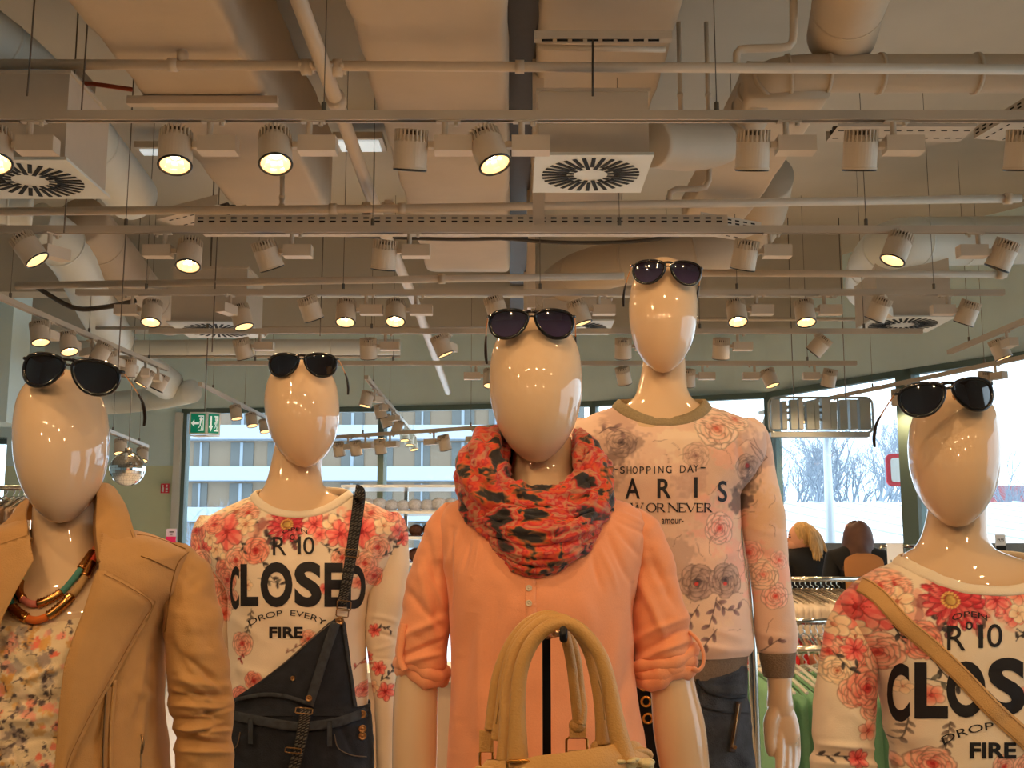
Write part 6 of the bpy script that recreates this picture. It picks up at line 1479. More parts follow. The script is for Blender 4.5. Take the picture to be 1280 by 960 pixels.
F3 = [(583, 640, 566, 745, 4, -2), (577, 650, 556, 720, 4, 2.5), (592, 655, 575, 720, 4, -3), (600, 670, 590, 720, 4, 2.5), (566, 660, 562, 770, 3, -4), (590, 760, 575, 900, 9, -5), (605, 780, 598, 940, 8, 4), (575, 820, 566, 940, 8, 4), (760, 670, 790, 730, 4, -3), (750, 680, 770, 740, 4, 2.5), (768, 655, 800, 700, 4, -3), (742, 690, 752, 740, 4, -2.5),
      (770, 640, 815, 660, 3, 2), (768, 648, 812, 672, 3, -2), (780, 760, 760, 860, 10, 4), (795, 800, 770, 900, 8, -4), (640, 760, 620, 830, 12, 3), (720, 740, 745, 800, 12, 3), (794, 730, 792, 800, 3, -5), (760, 860, 790, 950, 9, 4), (620, 740, 612, 860, 8, -3)]
top3, V3_ = cloth_loft('coral_top', [(618, 602, 745, .076, 0, 18), (630, 560, 790, .09, 0, 28), (645, 551, 804, .102, 0, 30), (664, 549, 806, .114, 0, 25), (690, 551, 804, .126, 0, 17), (720, 556, 799, .138, 0, 8), (760, 560, 795, .145), (820, 565, 793, .146), (880, 563, 800, .148), (930, 560, 810, .15), (990, 556, 822, .152), (1060, 552, 836, .155)],
    Y0, m_coral, M3, folds=F3, rumple=.0022, rs=34, seed=41, nf=260, step=1.6, label='coral jersey top with rolled sleeves and three shell buttons', ry=.5)
SB[0] = .008
FL = [(520, 690, 545, 800, 6, 4), (508, 740, 560, 790, 5, -4), (500, 800, 558, 770, 5, 5), (498, 820, 560, 800, 4, -5), (500, 832, 556, 815, 4, 5), (532, 670, 550, 760, 5, -3), (530, 700, 560, 780, 4, 3)]
s1, VS31 = cloth_loft('sleeve', [(628, 556, 590, 0, 0, 0), (642, 540, 594), (660, 530, 592), (680, 523, 586), (710, 514, 572), (745, 505, 567), (775, 500, 563), (800, 496.5, 561), (822, 495, 561), (834, 497, 558), (840, 500, 553)], Y0, m_coral, top3, folds=FL, rumple=.0025, rs=24, seed=42, nf=120, nb=30, step=1.5, ex=2)
s2, VS32 = cloth_loft('sleeve', [(636, 776, 800, 0, 0, 0), (648, 770, 817), (662, 770, 828), (680, 775, 836), (710, 787, 845), (745, 789, 854), (776, 791, 862), (800, 792, 865), (820, 793, 868), (834, 795, 870), (842, 800, 866)], Y0, m_coral, top3, folds=[(812, 690, 850, 770, 6, -4), (800, 720, 830, 800, 6, 5), (795, 800, 862, 770, 5, 5), (793, 815, 866, 785, 4, -5), (794, 826, 868, 800, 4, 5), (796, 838, 866, 818, 4, -5)], rumple=.0025, rs=24, seed=43, nf=120, nb=30, step=1.5, ex=2)
def cuffroll(cx_, cy, w, slope, r, seed):
    C = P(cx_, cy, Y0); a = w * Y0 / F / 2; th = np.linspace(0, 2 * PI, 60, endpoint=False)
    rg = np.random.RandomState(seed); pts = np.stack([C[0] + a * np.cos(th), C[1] - a * .92 * np.sin(th), C[2] + slope * a * np.cos(th) + .004 * np.sin(3 * th + seed)], -1)
    return pts, r * (1 + .15 * np.sin(5 * th + seed) + .1 * np.sin(11 * th))
SB[0] = .034
B = MB()
for dy, dr, sd in ((0, 1, 1), (-9, .9, 2)):
    p_, r_ = cuffroll(527, 843 + dy, 52 + .8 * abs(dy), -.30, .0095 * dr, sd); B.tube(p_, r_, 12, closed=True, flat=1.25)
B.build('rolled_cuff', m_coral, top3)
B = MB()
for dy, dr, sd in ((0, 1, 4), (-9, .95, 5), (-18, .85, 7)):
    p_, r_ = cuffroll(832 + dy * .1, 843 + dy, 62 + .5 * abs(dy), .28, .0105 * dr, sd); B.tube(p_, r_, 12, closed=True, flat=1.25)
B.build('rolled_cuff', m_coral, top3)
B = MB().tube([P(862, 790, Y0 - .02), P(872, 800, Y0 - .03), P(879, 815, Y0 - .03), P(879, 830, Y0 - .03), P(873, 838, Y0 - .035), P(866, 836, Y0 - .04)], .0052, 10, smooth=8, flat=.55); B.build('sleeve_tab', m_coral, top3)
B = MB().tube([P(505, 780, Y0 - .035), P(502, 800, Y0 - .04), P(500, 822, Y0 - .042), P(506, 838, Y0 - .046)], .0055, 10, smooth=8, flat=.5); B.build('sleeve_tab', m_coral, top3)
B3 = bvh_of([V3_, VS31, VS32])
cloth('placket', strip([(663, 715), (663, 740), (664, 770), (665, 795)], 14), B3, .0012, Y0 - .14, m_coral, top3)
m_shell = mat('shell_button', (.86, .78, .66), .2, coat=.5)
for x, y in ((661, 735), (661, 754), (667, 771)): stud(x, y, 4.0, .002, B3, Y0 - .14, top3, m_shell)
# scarf: folds of one loop of cloth round the neck
m_scarf = splotch_mat('scarf_print', [(0, (.07, .05, .05)), (.40, (.12, .09, .08)), (.425, (.46, .31, .17)), (.45, (.82, .36, .16)), (.485, (.84, .24, .14)), (.505, (.72, .12, .14)), (.525, (.80, .38, .28)), (.55, (.76, .50, .36)), (.575, (.70, .42, .28)), (.595, (.76, .16, .14)), (.63, (.30, .16, .12)), (.66, (.12, .09, .08))], 15, (3.1, 1.7, 5.2), .75, warp=.7, bump=.5, detail=3, stretch=(1, 1, 1.5))
sc_ = root('infinity_scarf', P(670, 640, Y0), 'crumpled red, orange and black printed loop scarf round the middle mannequin neck', 'scarf')
def scarf_loop(pl, cx_, ys, yf, a, bf, bb, r, fl, seed, yb=None, wob=.1):
    """ys side height, yf front height (px), a half width px, bf/bb front/back depth (m)"""
    n = 160; th = np.linspace(0, 2 * PI, n, endpoint=False); s, c_ = np.sin(th), np.cos(th)
    A = P(cx_ + a * np.sign(c_) * np.abs(c_) ** .9, np.where(s > 0, ys + (yf - ys) * np.abs(s) ** 1.35, ys + ((yb or ys - 14) - ys) * np.abs(s)), Y0)
    A[:, 1] = Y0 - np.where(s > 0, bf * s, bb * s)
    m = 56; ph = np.linspace(0, 2 * PI, m, endpoint=False)
    tg = np.roll(A, -1, 0) - np.roll(A, 1, 0); tg /= np.linalg.norm(tg, axis=1)[:, None]
    out = A - A.mean(0); out[:, 2] = 0; out /= np.linalg.norm(out, axis=1)[:, None]; up = np.cross(out, tg); up *= np.sign(up[:, 2:3] + 1e-9)
    T, H_ = np.meshgrid(th, ph, indexing='ij')
    rr = r * (1 + .18 * np.sin(T * 3 + seed) * wob * 5)
    # long soft folds that run along the loop and drift round it
    g = np.abs(np.sin(H_ * 3.5 + 1.3 * np.sin(T * 2 + seed) + .6 * vnoise(T * 3, H_ * 2, seed))) ; k = .30 * (g ** .7 - .5)
    k += .18 * vnoise(T * 9 + seed, H_ * 3.2, seed + 1) + .06 * vnoise(T * 22, H_ * 7, seed + 2)
    q = rr * (1 + k)
    V = A[:, None] + (q * np.cos(H_))[..., None] * out[:, None] + (q * fl * np.sin(H_))[..., None] * up[:, None]
    MB().grid(V, True).grid(V[[0, -1]][::-1] if False else V[[-1, 0]], True).build(pl, m_scarf, sc_)
scarf_loop('fold', 670, 588, 634, 73, .085, .06, .026, 1.1, 1, yb=565)
scarf_loop('fold', 668, 612, 652, 80, .112, .075, .019, .85, 2, yb=585)
scarf_loop('fold', 676, 628, 672, 76, .130, .08, .021, .9, 3, yb=600)
scarf_loop('fold', 674, 648, 695, 68, .142, .08, .017, .9, 4, yb=612)
scarf_loop('fold', 668, 662, 708, 50, .136, .07, .017, .9, 6, yb=622)
def clump(name, pts, rr, seed, n=40):
    p, r_ = cr(np.asarray(pts, float), np.asarray(rr, float), 14); b = MB().tube(p, r_, n, caps=True); V = b.v[0].reshape(-1, n, 3); c_ = p[:, None]
    T, H_ = np.meshgrid(np.linspace(0, 1, len(p)), np.linspace(0, 2 * PI, n, endpoint=False), indexing='ij')
    k = 1 + .28 * (np.abs(np.sin(H_ * 3 + 2 * np.sin(T * 3 + seed))) ** .7 - .5) + .16 * vnoise(T * 14, H_ * 2.5, seed) + .06 * vnoise(T * 33, H_ * 6, seed + 3)
    b.v[0] = (c_ + (V - c_) * k[..., None]).reshape(-1, 3); b.build(name, m_scarf, sc_)
clump('gathered_fold', [P(632, 540, Y0 + .05), P(612, 560, Y0), P(603, 590, Y0 - .05), P(612, 622, Y0 - .08), P(640, 640, Y0 - .1)], [.012, .034, .040, .034, .012], 5)
clump('gathered_fold', [P(722, 542, Y0 + .06), P(733, 562, Y0 + .01), P(740, 592, Y0 - .03), P(745, 622, Y0 - .06), P(735, 650, Y0 - .09)], [.010, .022, .027, .028, .012], 9)
clump('gathered_fold', [P(593, 575, Y0 + .03), P(586, 600, Y0 - .02), P(600, 640, Y0 - .07), P(618, 670, Y0 - .1)], [.012, .022, .024, .012], 15)
sunglasses(664.5, 403, Y0 - .108, 0.98, 0, 4, 'black aviator sunglasses with purple gradient lenses on the middle mannequin head', m_lp1)

# =============================================================== M1: tan jacket
Y0 = 1.82
M1 = mannequin(Y0, (76, 463, 655, 123, -1),
    [(600, 44, 118, .055, .03), (640, 40, 120, .058, .03), (668, 37, 124, .06, .02, 2), (690, 28, 134, .066, .012, 8), (706, 8, 154, .075, .006, 20), (720, -40, 194, .09, 0, 30), (738, -62, 210, .1, 0, 36)],
    [(760, -60, 206, .11, 0, 28), (800, -52, 206, .12, 0, 10), (862, -50, 206, .125), (960, -50, 212, .125), (1080, -56, 220, .13), (1180, -60, 222, .13)],
    'glossy beige faceless mannequin at the left edge in a tan jacket', 960)
BL = (.88, .78, .62); c1 = Canvas(-20, 740, 200, 1010, BL); rg = random.Random(17)
for k in range(330):
    x, y = rg.uniform(-15, 195), rg.uniform(745, 1005)
    col = rg.choice([(.90, .42, .32), (.86, .62, .30), (.60, .52, .48), (.93, .55, .48), (.80, .58, .30), (.55, .50, .48), (.95, .84, .70)])
    c1.wash(x, y, rg.uniform(3, 10), col, rg.uniform(.5, .95), k, .2)
for k in range(190):
    x, y = rg.uniform(-15, 195), rg.uniform(745, 1005); a = rg.random() * 6; pts = [(x, y)]
    for q in range(4): a += rg.uniform(-1, 1); pts.append((pts[-1][0] + 3 * math.cos(a), pts[-1][1] + 3 * math.sin(a)))
    c1.line(pts, rg.uniform(.5, 1.2), (.30, .22, .20), .8); c1.wash(pts[-1][0], pts[-1][1], rg.uniform(1.5, 4), (.25, .20, .22), .8, k, .3)
F1 = [(20, 850, 80, 835, 5, 4), (10, 880, 75, 872, 5, -4), (5, 905, 70, 890, 6, 4), (10, 930, 70, 920, 6, -4), (30, 800, 50, 830, 6, 2)]
bl1, V1 = cloth_loft('flowered_blouse', [(716, -10, 160, .1, 0, 56), (740, -40, 190, .11, 0, 42), (775, -54, 206, .122, 0, 22), (810, -50, 204, .13, 0, 6), (862, -50, 204, .134), (960, -52, 208, .136), (1050, -54, 210, .136)],
    Y0, m_print, M1, c1, folds=F1, rumple=.0025, rs=20, seed=51, nf=240, label='small flowered blouse in cream, coral, ochre and black')
m_khaki = mat('tan_cotton_twill', (.74, .55, .32), .75, noise=.05, nscale=60, bump=.25, bscale=600, sheen=.1)
m_kh_in = mat('tan_lining', (.66, .48, .27), .8)
Ledge = lambda py: np.interp(py, [640, 671, 727, 765, 800, 860], [34, 36, 10, -4, -12, -20])
Redge = lambda py: np.interp(py, [640, 700, 724, 761, 802, 832, 870, 922, 1000, 1100], [128, 124, 122, 112, 98, 90, 84, 80, 78, 78])
keep = lambda px, py, N: ~((N[..., 1] < .25) & (px > Ledge(py)) & (px < Redge(py)))
FJ = [(175, 760, 140, 870, 7, -5), (190, 790, 160, 900, 6, 4), (150, 830, 120, 950, 7, -4), (182, 850, 176, 950, 5, 4), (204, 760, 190, 840, 5, -4), (145, 740, 128, 900, 9, 4), (160, 860, 200, 880, 7, 3)]
RJ = [(652, 18, 138, .09, .01, 0), (664, -18, 172, .1, 0, 4), (678, -62, 214, .108, 0, 12), (694, -84, 236, .118, 0, 16), (725, -86, 236, .13, 0, 14), (770, -62, 214, .142, 0, 8), (810, -54, 207, .15, 0, 3), (862, -54, 207, .152), (907, -54, 208, .152), (960, -56, 212, .155), (1060, -62, 220, .16), (1120, -64, 224, .16)]
jk, VJK = cloth_loft('tan_jacket', RJ, Y0, m_khaki, M1, folds=FJ, rumple=.002, rs=30, seed=52, nf=200, nb=60, step=1.8, keep=keep, label='open tan cotton jacket with turned up collar, wide lapels and a zip')
FSJ = [(212, 850, 286, 858, 5, 6), (210, 868, 290, 872, 4, -9), (212, 882, 290, 886, 4, 7), (215, 897, 270, 903, 4, -8), (240, 893, 291, 886, 3, -6), (214, 860, 250, 872, 3, 5), (235, 918, 291, 908, 3, -6), (225, 820, 275, 848, 4, -4), (217, 911, 292, 914, 4, 7), (219, 924, 291, 928, 4, -7), (219, 938, 291, 938, 4, 6), (222, 838, 265, 880, 5, 5), (250, 840, 290, 868, 5, -5), (240, 875, 280, 905, 4, -4), (230, 760, 250, 830, 8, 3), (215, 800, 235, 850, 6, -4), (222, 905, 262, 925, 4, 5)]
sj, VSJ = cloth_loft('sleeve', [(680, 205, 232, 0, 0, 0), (690, 196, 246), (706, 190, 260), (730, 192, 269), (760, 200, 275), (787, 204, 279), (825, 207, 284), (850, 208, 287), (885, 212, 291), (910, 217, 291), (937, 219, 292), (960, 220, 291), (990, 224, 288), (1040, 226, 284), (1075, 228, 282)], Y0, m_khaki, jk, folds=FSJ, rumple=.0025, rs=22, seed=53, nf=160, nb=40, step=1.3, ex=2)
cloth_loft('sleeve', [(r[0], 152 - r[2], 152 - r[1]) + tuple(r[3:]) for r in [(680, 205, 232), (690, 196, 246), (706, 190, 260), (760, 200, 275), (825, 207, 284), (885, 212, 291), (960, 220, 291), (1075, 228, 282)]], Y0, m_khaki, jk, dense=False, seed=54, rumple=.003, rs=22, ex=2)
for px_ in (255, -103): MB().tube([P(px_, 1065, Y0), P(px_, 1110, Y0 - .01), P(px_, 1150, Y0 - .02)], [.03, .028, .034], 14, smooth=4).build('hand', m_skin, M1)
VJf = loft(RJ, Y0, step=4, nf=80, nb=40); BJK = bvh_of([crease(VJf, FJ, .002, 30, 52), VSJ]); BJK1 = bvh_of([VJf])
# lapels and collar
lap = [(121, 712), (131, 712), (160, 727), (195, 752), (185, 775), (172, 796), (150, 836), (124, 882), (106, 918), (90, 953), (82, 985), (66, 985), (68, 960), (71, 922), (74, 880), (80, 832), (90, 800), (105, 761), (115, 730)]
cloth('lapel', lap, BJK1, .008, Y0 - .13, m_khaki, jk, bulge=.010)
cloth('lapel', [(36, 668), (42, 700), (22, 735), (4, 770), (-14, 830), (-60, 830), (-70, 740), (-30, 690)], BJK1, .006, Y0 - .13, m_khaki, jk, bulge=.006)
def inset_line(pts, dx, dy): return [(x + dx, y + dy) for x, y in pts]
stitches('lapel_stitch', [(130, 718), (158, 732), (189, 754), (180, 774), (167, 796), (146, 834), (120, 880), (102, 915), (86, 950), (80, 980)], BJK1, .0175, Y0 - .13, mat('brown_thread', (.55, .38, .18), .8), jk, 1.0)
m_th = MATS['brown_thread']
def sheet(rails, k=8, th=.0025, m=None, name='sheet', par=None, bulge=0):
    """smooth cloth sheet through rows of 3-D points, with thickness"""
    R_ = [cr(np.asarray(r, float), np.zeros(len(r)), k)[0] for r in rails]
    n = len(R_[0]); A = np.array(R_); cols = [cr(A[:, j], np.zeros(len(A)), k)[0] for j in range(n)]; V = np.array(cols)
    N = np.cross(np.gradient(V, axis=0), np.gradient(V, axis=1)); N /= np.linalg.norm(N, axis=-1)[..., None] + 1e-9
    a, b_ = V + N * th / 2, V - N * th / 2
    loop = np.concatenate([a, b_[:, ::-1]], 1)
    b = MB().grid(loop, True, cap0=False, cap1=False)
    r, c = loop.shape[:2]
    for row in (0, r - 1):
        for j in range(c // 2 - 1):
            q = (row * c + j, row * c + j + 1, row * c + c - 2 - j, row * c + c - 1 - j); b.f.append(q if row else q[::-1]); b.mi.append(0)
    return b.build(name, m or m_khaki, par)
# turned-up collar, right of the neck: fall (outside) and stand (inside)
sheet([[P(124, 702, Y0 - .085), P(120, 660, Y0 - .06), P(121, 628, Y0 - .03), P(120, 606, Y0 + .02)],
       [P(150, 701, Y0 - .085), P(141, 655, Y0 - .055), P(136, 625, Y0 - .02), P(133, 605, Y0 + .035)],
       [P(176, 699, Y0 - .06), P(164, 655, Y0 - .03), P(156, 632, Y0 + .005), P(143, 611, Y0 + .05)]], name='collar', par=jk, th=.004)
sheet([[P(122, 702, Y0 - .06), P(117, 665, Y0 - .03), P(118, 635, Y0), P(117, 612, Y0 + .03)],
       [P(125, 704, Y0 - .082), P(121, 660, Y0 - .058), P(122, 628, Y0 - .028), P(124, 606, Y0 + .03)]], name='collar_lining', par=jk, m=m_kh_in)
sheet([[P(38, 672, Y0 - .075), P(34, 655, Y0 - .05), P(33, 640, Y0 - .02), P(37, 625, Y0 + .03)],
       [P(14, 720, Y0 - .11), P(10, 685, Y0 - .07), P(14, 655, Y0 - .03), P(26, 630, Y0 + .03)],
       [P(-8, 760, Y0 - .125), P(-22, 715, Y0 - .08), P(-8, 672, Y0 - .03), P(13, 648, Y0 + .02)],
       [P(-50, 740, Y0 - .10), P(-50, 715, Y0 - .07), P(-34, 690, Y0 - .03), P(-18, 672, Y0 + .01)]], name='collar', par=jk, th=.004)
sheet([[P(36, 626, Y0 + .03), P(40, 616, Y0 + .07), P(80, 604, Y0 + .10), P(120, 604, Y0 + .07), P(126, 608, Y0 + .03)],
       [P(20, 655, Y0 + .02), P(18, 650, Y0 + .08), P(80, 650, Y0 + .12), P(150, 648, Y0 + .08), P(150, 652, Y0 + .03)]], name='collar', par=jk, th=.004)
def line3(name, pts, r, m, par): return MB().tube(pts, r, 6, smooth=8).build(name, m, par)
line3('collar_stitch', [P(129, 696, Y0 - .089), P(150, 695, Y0 - .089), P(171, 693, Y0 - .066), P(160, 655, Y0 - .036), P(152, 634, Y0 - .004), P(141, 616, Y0 + .044)], .0007, m_th, jk)
stitches('shoulder_seam', [(171, 668), (195, 672), (232, 686)], BJK, .002, Y0 - .08, m_th, jk, 1.2); stitches('armhole_seam', [(236, 690), (222, 705), (213, 740), (206, 790)], BJK, .002, Y0 - .08, m_th, jk, 1.4)
stitches('yoke_seam', [(176, 695), (190, 700), (218, 713)], BJK, .002, Y0 - .1, m_th, jk, 1.2)
cloth('zip_tape', strip([(137, 858), (132, 900), (130, 940), (129, 985)], 9), BJK1, .003, Y0 - .15, m_kh_in, jk); stitches('zip_teeth', [(133, 862), (130, 905), (129, 940), (128, 985)], BJK1, .006, Y0 - .15, m_brz, jk, 2.2)
cloth('front_placket', strip([(144, 850), (140, 900), (139, 940), (139, 985)], 5), BJK1, .004, Y0 - .15, m_khaki, jk)
stitches('pocket_zip', [(177, 918), (176, 940), (175, 985)], BJK1, .004, Y0 - .15, m_brz, jk, 3.0); line3('zip_pull', [P(177, 918, Y0 - .165), P(179, 930, Y0 - .168), P(177, 942, Y0 - .168)], .002, m_brz, jk)
sunglasses(84, 465, Y0 - .118, 1.08, -8, 2, 'black aviator sunglasses on the tan jacket mannequin, leftmost pair', m_lp2)
# necklace: two cords wrapped with thread and brass coils
nk = root('necklace', P(75, 760, Y0 - .09), 'two-strand necklace of brass coils and teal, orange, pink wraps', 'necklace')
m_brass = mat('coil_brass', (.78, .55, .30), .22, metal=1)
BN = bvh_of([loft([(600, 44, 118, .055, .03), (640, 40, 120, .058, .03), (668, 37, 124, .06, .02, 2), (690, 28, 134, .066, .012, 8), (706, 8, 154, .075, .006, 20), (720, -40, 194, .09, 0, 30), (738, -70, 222, .1, 0, 36), (760, -75, 226, .118, 0, 28), (800, -52, 206, .125, 0, 10), (862, -50, 206, .13)], Y0, step=4, nf=60, nb=30)])
def strand(pts, off, cuts, cols, r):
    c = np.array(pts, float); c3, _ = cr(np.c_[c, np.zeros(len(c))], np.zeros(len(c)), 16); Q = []
    for p in c3:
        h, d = hit(BN, p[0], p[1], Y0 - .08); Q.append(h - d * off)
    Q = np.array(Q); Q[1:-1] = (Q[:-2] + Q[1:-1] + Q[2:]) / 3
    L_ = np.r_[0, np.cumsum(np.linalg.norm(np.diff(Q, axis=0), axis=1))]; L_ /= L_[-1]
    MB().tube(Q, r * .45, 8).build('cord', mat('ochre_cord', (.72, .50, .26), .8), nk)
    for (a, b_), col in zip(cuts, cols):
        tt = np.arange(a, b_, .0045); W_ = np.stack([np.interp(tt, L_, Q[:, i]) for i in range(3)], -1)
        if col == 'brass':
            tt = np.linspace(a, b_, max(6, int((b_ - a) * 150))); W_ = np.stack([np.interp(tt, L_, Q[:, i]) for i in range(3)], -1)
            MB().tube(W_, r * 1.1 * (1 + .34 * (np.arange(len(W_)) % 2)), 12).build('brass_coil', m_brass, nk)
        else:
            MB().tube(W_, r, 12).build('thread_wrap', mat('wrap_' + col[0], col[1], .6, bump=.5, bscale=900, stretch=(1, 1, 6)), nk)
TL1 = ('teal', (.30, .55, .50)); OR_ = ('orange', (.90, .45, .15)); RD = ('coral_red', (.92, .32, .20)); PK1 = ('pink', (.90, .52, .45)); GN = ('green', (.50, .72, .42)); DT = ('dark_teal', (.08, .38, .34)); BG = ('beige', (.76, .60, .38)); LO = ('light_orange', (.90, .48, .30))
strand([(39, 672), (35, 690), (28, 712), (23, 735), (27, 748), (42, 755), (60, 750), (77, 740), (90, 726), (105, 706), (120, 685), (125, 672)], .006,
       [(.10, .22), (.22, .34), (.34, .42), (.42, .53), (.53, .67), (.67, .79), (.79, .90)], [GN, 'brass', PK1, 'brass', TL1, 'brass', LO], .0052)
strand([(36, 678), (30, 692), (20, 715), (12, 738), (12, 752), (20, 764), (40, 775), (60, 770), (82, 752), (100, 732), (112, 708), (122, 684)], .0085,
       [(.08, .18), (.18, .27), (.27, .35), (.35, .45), (.45, .54), (.54, .67), (.67, .78), (.78, .87), (.87, .96)], [RD, 'brass', DT, 'brass', OR_, 'brass', BG, 'brass', RD], .0058)

# =============================================================== handbag on its stand
Yh = 1.42
m_bagl = mat('tan_bag_leather', (.80, .60, .33), .5, bump=.35, bscale=420); m_bagd = mat('tan_bag_lining', (.60, .44, .26), .7); m_lace = mat('cream_lace', (.86, .78, .58), .8, noise=.25, nscale=60, bump=1, bscale=120)
hb = root('handbag', P(712, 1000, Yh), 'tan leather handbag with four rolled handles hooked on a black stand', 'handbag')
m_gold = mat('brass', (.80, .56, .26), .25, metal=1)
def handle(pts, dys, r):
    q = [P(x, y, Yh + d) for (x, y), d in zip(pts, dys)]; return MB().tube(q, r, 20, smooth=10).build('handle', m_bagl, hb)
k = Yh / F
h1 = handle([(647, 952), (647, 920), (647, 881), (651, 838), (664, 805), (682, 786), (702, 779), (720, 784), (738, 801), (752, 824), (762, 860), (770, 905), (781, 952)], [0, 0, 0, 0, 0, 0, 0, 0, 0, 0, 0, 0, 0], np.array([.0135, .0115, .0098, .0092, .0090, .0088, .0085, .0088, .0090, .0092, .0098, .0115, .0140]))
h2 = handle([(632, 950), (634, 905), (633, 875), (637, 842), (646, 812), (664, 788), (684, 775), (706, 776), (722, 790), (736, 815), (745, 850), (751, 890), (754, 930)], [.02, .02, .025, .028, .03, .03, .03, .03, .03, .03, .03, .03, .03], np.array([.012, .010, .0085, .008, .008, .008, .008, .008, .0075, .0075, .0075, .008, .010]))
h3 = handle([(614, 912), (618, 875), (624, 840), (638, 806), (657, 782), (680, 771), (700, 775), (712, 795), (720, 825), (724, 860), (727, 885), (724, 904)], [.07, .07, .07, .068, .066, .064, .064, .066, .07, .07, .07, .07], np.array([.009, .0085, .0082, .008, .008, .008, .0075, .007, .007, .0072, .0075, .009]))
h4 = handle([(622, 925), (627, 888), (632, 845), (644, 808), (662, 784), (682, 773), (700, 778), (708, 800), (714, 830), (718, 862), (723, 906)], [.05, .05, .05, .05, .05, .05, .05, .05, .055, .06, .07], np.array([.009, .0085, .008, .0078, .0078, .0078, .0072, .0068, .0066, .0066, .007]))
for nm, pts, d, w in (('handle_seam', [(756, 900), (753, 870), (748, 850)], -.0, .0008), ('handle_seam', [(620, 905), (626, 870), (634, 835)], .04, .0008), ('handle_seam', [(628, 910), (640, 850), (655, 805)], .03, .0008)):
    line3(nm, [P(x, y, Yh + d - .008) for x, y in pts], w, mat('bag_thread', (.62, .46, .24), .7), h1)
# handle tabs and rings
def tab(x, y, w, h, d): return MB().box(P(x - w / 2, y + h, Yh + d - .004), P(x + w / 2, y, Yh + d + .004)).build('handle_tab', m_bagl, hb, smooth=False)
def dring(x0, y0, x1, y1, d, th=.0016):
    q = [P(x, y, Yh + d) for x, y in ((x0, y0), (x1, y0), (x1, y1), (x0, y1))]; pts = []
    for i in range(4): pts += [q[i] * .88 + q[(i + 1) % 4] * .12, q[i] * .12 + q[(i + 1) % 4] * .88]
    return MB().tube(pts, th, 8, closed=True).build('brass_ring', m_gold, hb)
tab(722, 902, 20, 20, .07); dring(708, 922, 734, 945, .07); tab(608, 912, 18, 28, .07); dring(600, 939, 616, 958, .068)
tab(750, 930, 22, 26, .03); dring(634, 951, 662, 962, -.016, .002); tab(722, 938, 22, 20, .07)
for x in (722, 750): MB().ell(P(x, 907 if x == 722 else 934, Yh + (.07 if x == 722 else .03)), (.0115, .008, .010), 14, 10).build('handle_tab', m_bagl, hb)
# bag body with gathered lace top
top_pts = [(600, 962, .03), (640, 962, .0), (668, 956, -.01), (712, 951, -.02), (760, 944, -.01), (800, 938, .02), (812, 945, .045), (790, 950, .075), (740, 958, .09), (690, 960, .09), (640, 962, .08), (606, 962, .06)]
R0 = np.array([P(x, y, Yh + d) for x, y, d in top_pts]); R0, _ = cr(R0, np.zeros(len(R0)), 6, True); cc = R0.mean(0); rows = []
for t, s, dz in ((0, .9, .012), (.0, 1, 0), (.1, 1.04, -.01), (.3, 1.12, -.05), (.6, 1.2, -.12), (.9, 1.2, -.2), (1, 1.1, -.225), (1, .3, -.23)):
    q = cc + (R0 - cc) * [s, s * 1.3, 1 - min(t * 1.1, 1)]; q[:, 2] += dz; rows.append(q + 0)
MB().grid(np.array(rows), True, cap1=True).build('bag_body', m_bagl, hb)
MB().tube(R0, .0045, 10, closed=True).build('top_piping', m_bagl, hb)
B = MB(); rg = random.Random(4)
for k_ in range(34):
    x = 655 + k_ * 4.2; B.ell(P(x, 963 - 13 * (k_ / 34) + rg.uniform(-1, 1), Yh - .012 + rg.uniform(-.01, .015)), (.006, .004, .0028), 8, 6)
for k_ in range(16):
    a = rg.random() * 6; B.ell(P(795 + rg.uniform(-14, 14), 957 + rg.uniform(-6, 6), Yh + rg.uniform(-.01, .02)), (.010, .006, .005), 10, 7)
o = B.build('lace_ruffle', m_lace, hb); o['kind'] = 'stuff'
# stand
m_blk = mat('black_steel', (.07, .06, .06), .35, metal=.4); m_stl = mat('hook_steel', (.72, .55, .42), .25, metal=.8)
st = root('bag_stand', P(683, 960, 1.52) * [1, 1, 0], 'slim black steel display stand with a hook carrying the tan handbag', 'display stand')
a_, b_ = P(678.5, 960, 1.52), P(688, 793, 1.52)
MB().box((a_[0], 1.515, 0.01), (b_[0], 1.528, b_[2])).build('post', m_blk, st, smooth=False)
MB().box((a_[0] - .12, 1.40, 0), (b_[0] + .12, 1.64, .01)).build('foot_plate', m_blk, st, smooth=False)
MB().tube([P(684, 796, 1.52), P(691, 793, 1.47), P(699, 791, 1.405)], .0045, 10).build('hook_arm', m_stl, st)
slab(MB(), rrect(P(694.5, 0, 1.4)[0], P(703.5, 0, 1.4)[0], P(0, 803, 1.4)[2], P(0, 783, 1.4)[2], .004), 1.395, 1.405).build('hook_cap', m_blk, st)
# black strap with eyelets beside the coral top
bs = root('eyelet_strap', P(800, 880, 2.2) * [1, 1, 1], 'black strap with brass eyelets hanging between the coral top and arm', 'strap')
q0, q1, q2 = P(801, 800, 2.2), P(806, 880, 2.2), P(824, 960, 2.2)
pl = np.array([P(799, 800, 2.2), P(801, 850, 2.2), P(808, 900, 2.2), P(820, 950, 2.2), P(826, 985, 2.2)]); w_ = .0165
sheet([[p + [-w_, 0, 0] for p in pl], [p + [0, -.002, 0] for p in pl], [p + [w_, 0, 0] for p in pl]], name='strap_leather', par=bs, m=m_blk, th=.004)
for y, x in ((857, 806), (877, 808.5), (898, 811)):
    a = np.linspace(0, 2 * PI, 16, endpoint=False); c = P(x - 1, y, 2.19)
    MB().tube([c + [.0085 * math.cos(t) * 1, 0, .0085 * math.sin(t)] for t in a], .0028, 8, closed=True).build('eyelet', m_gold, bs)

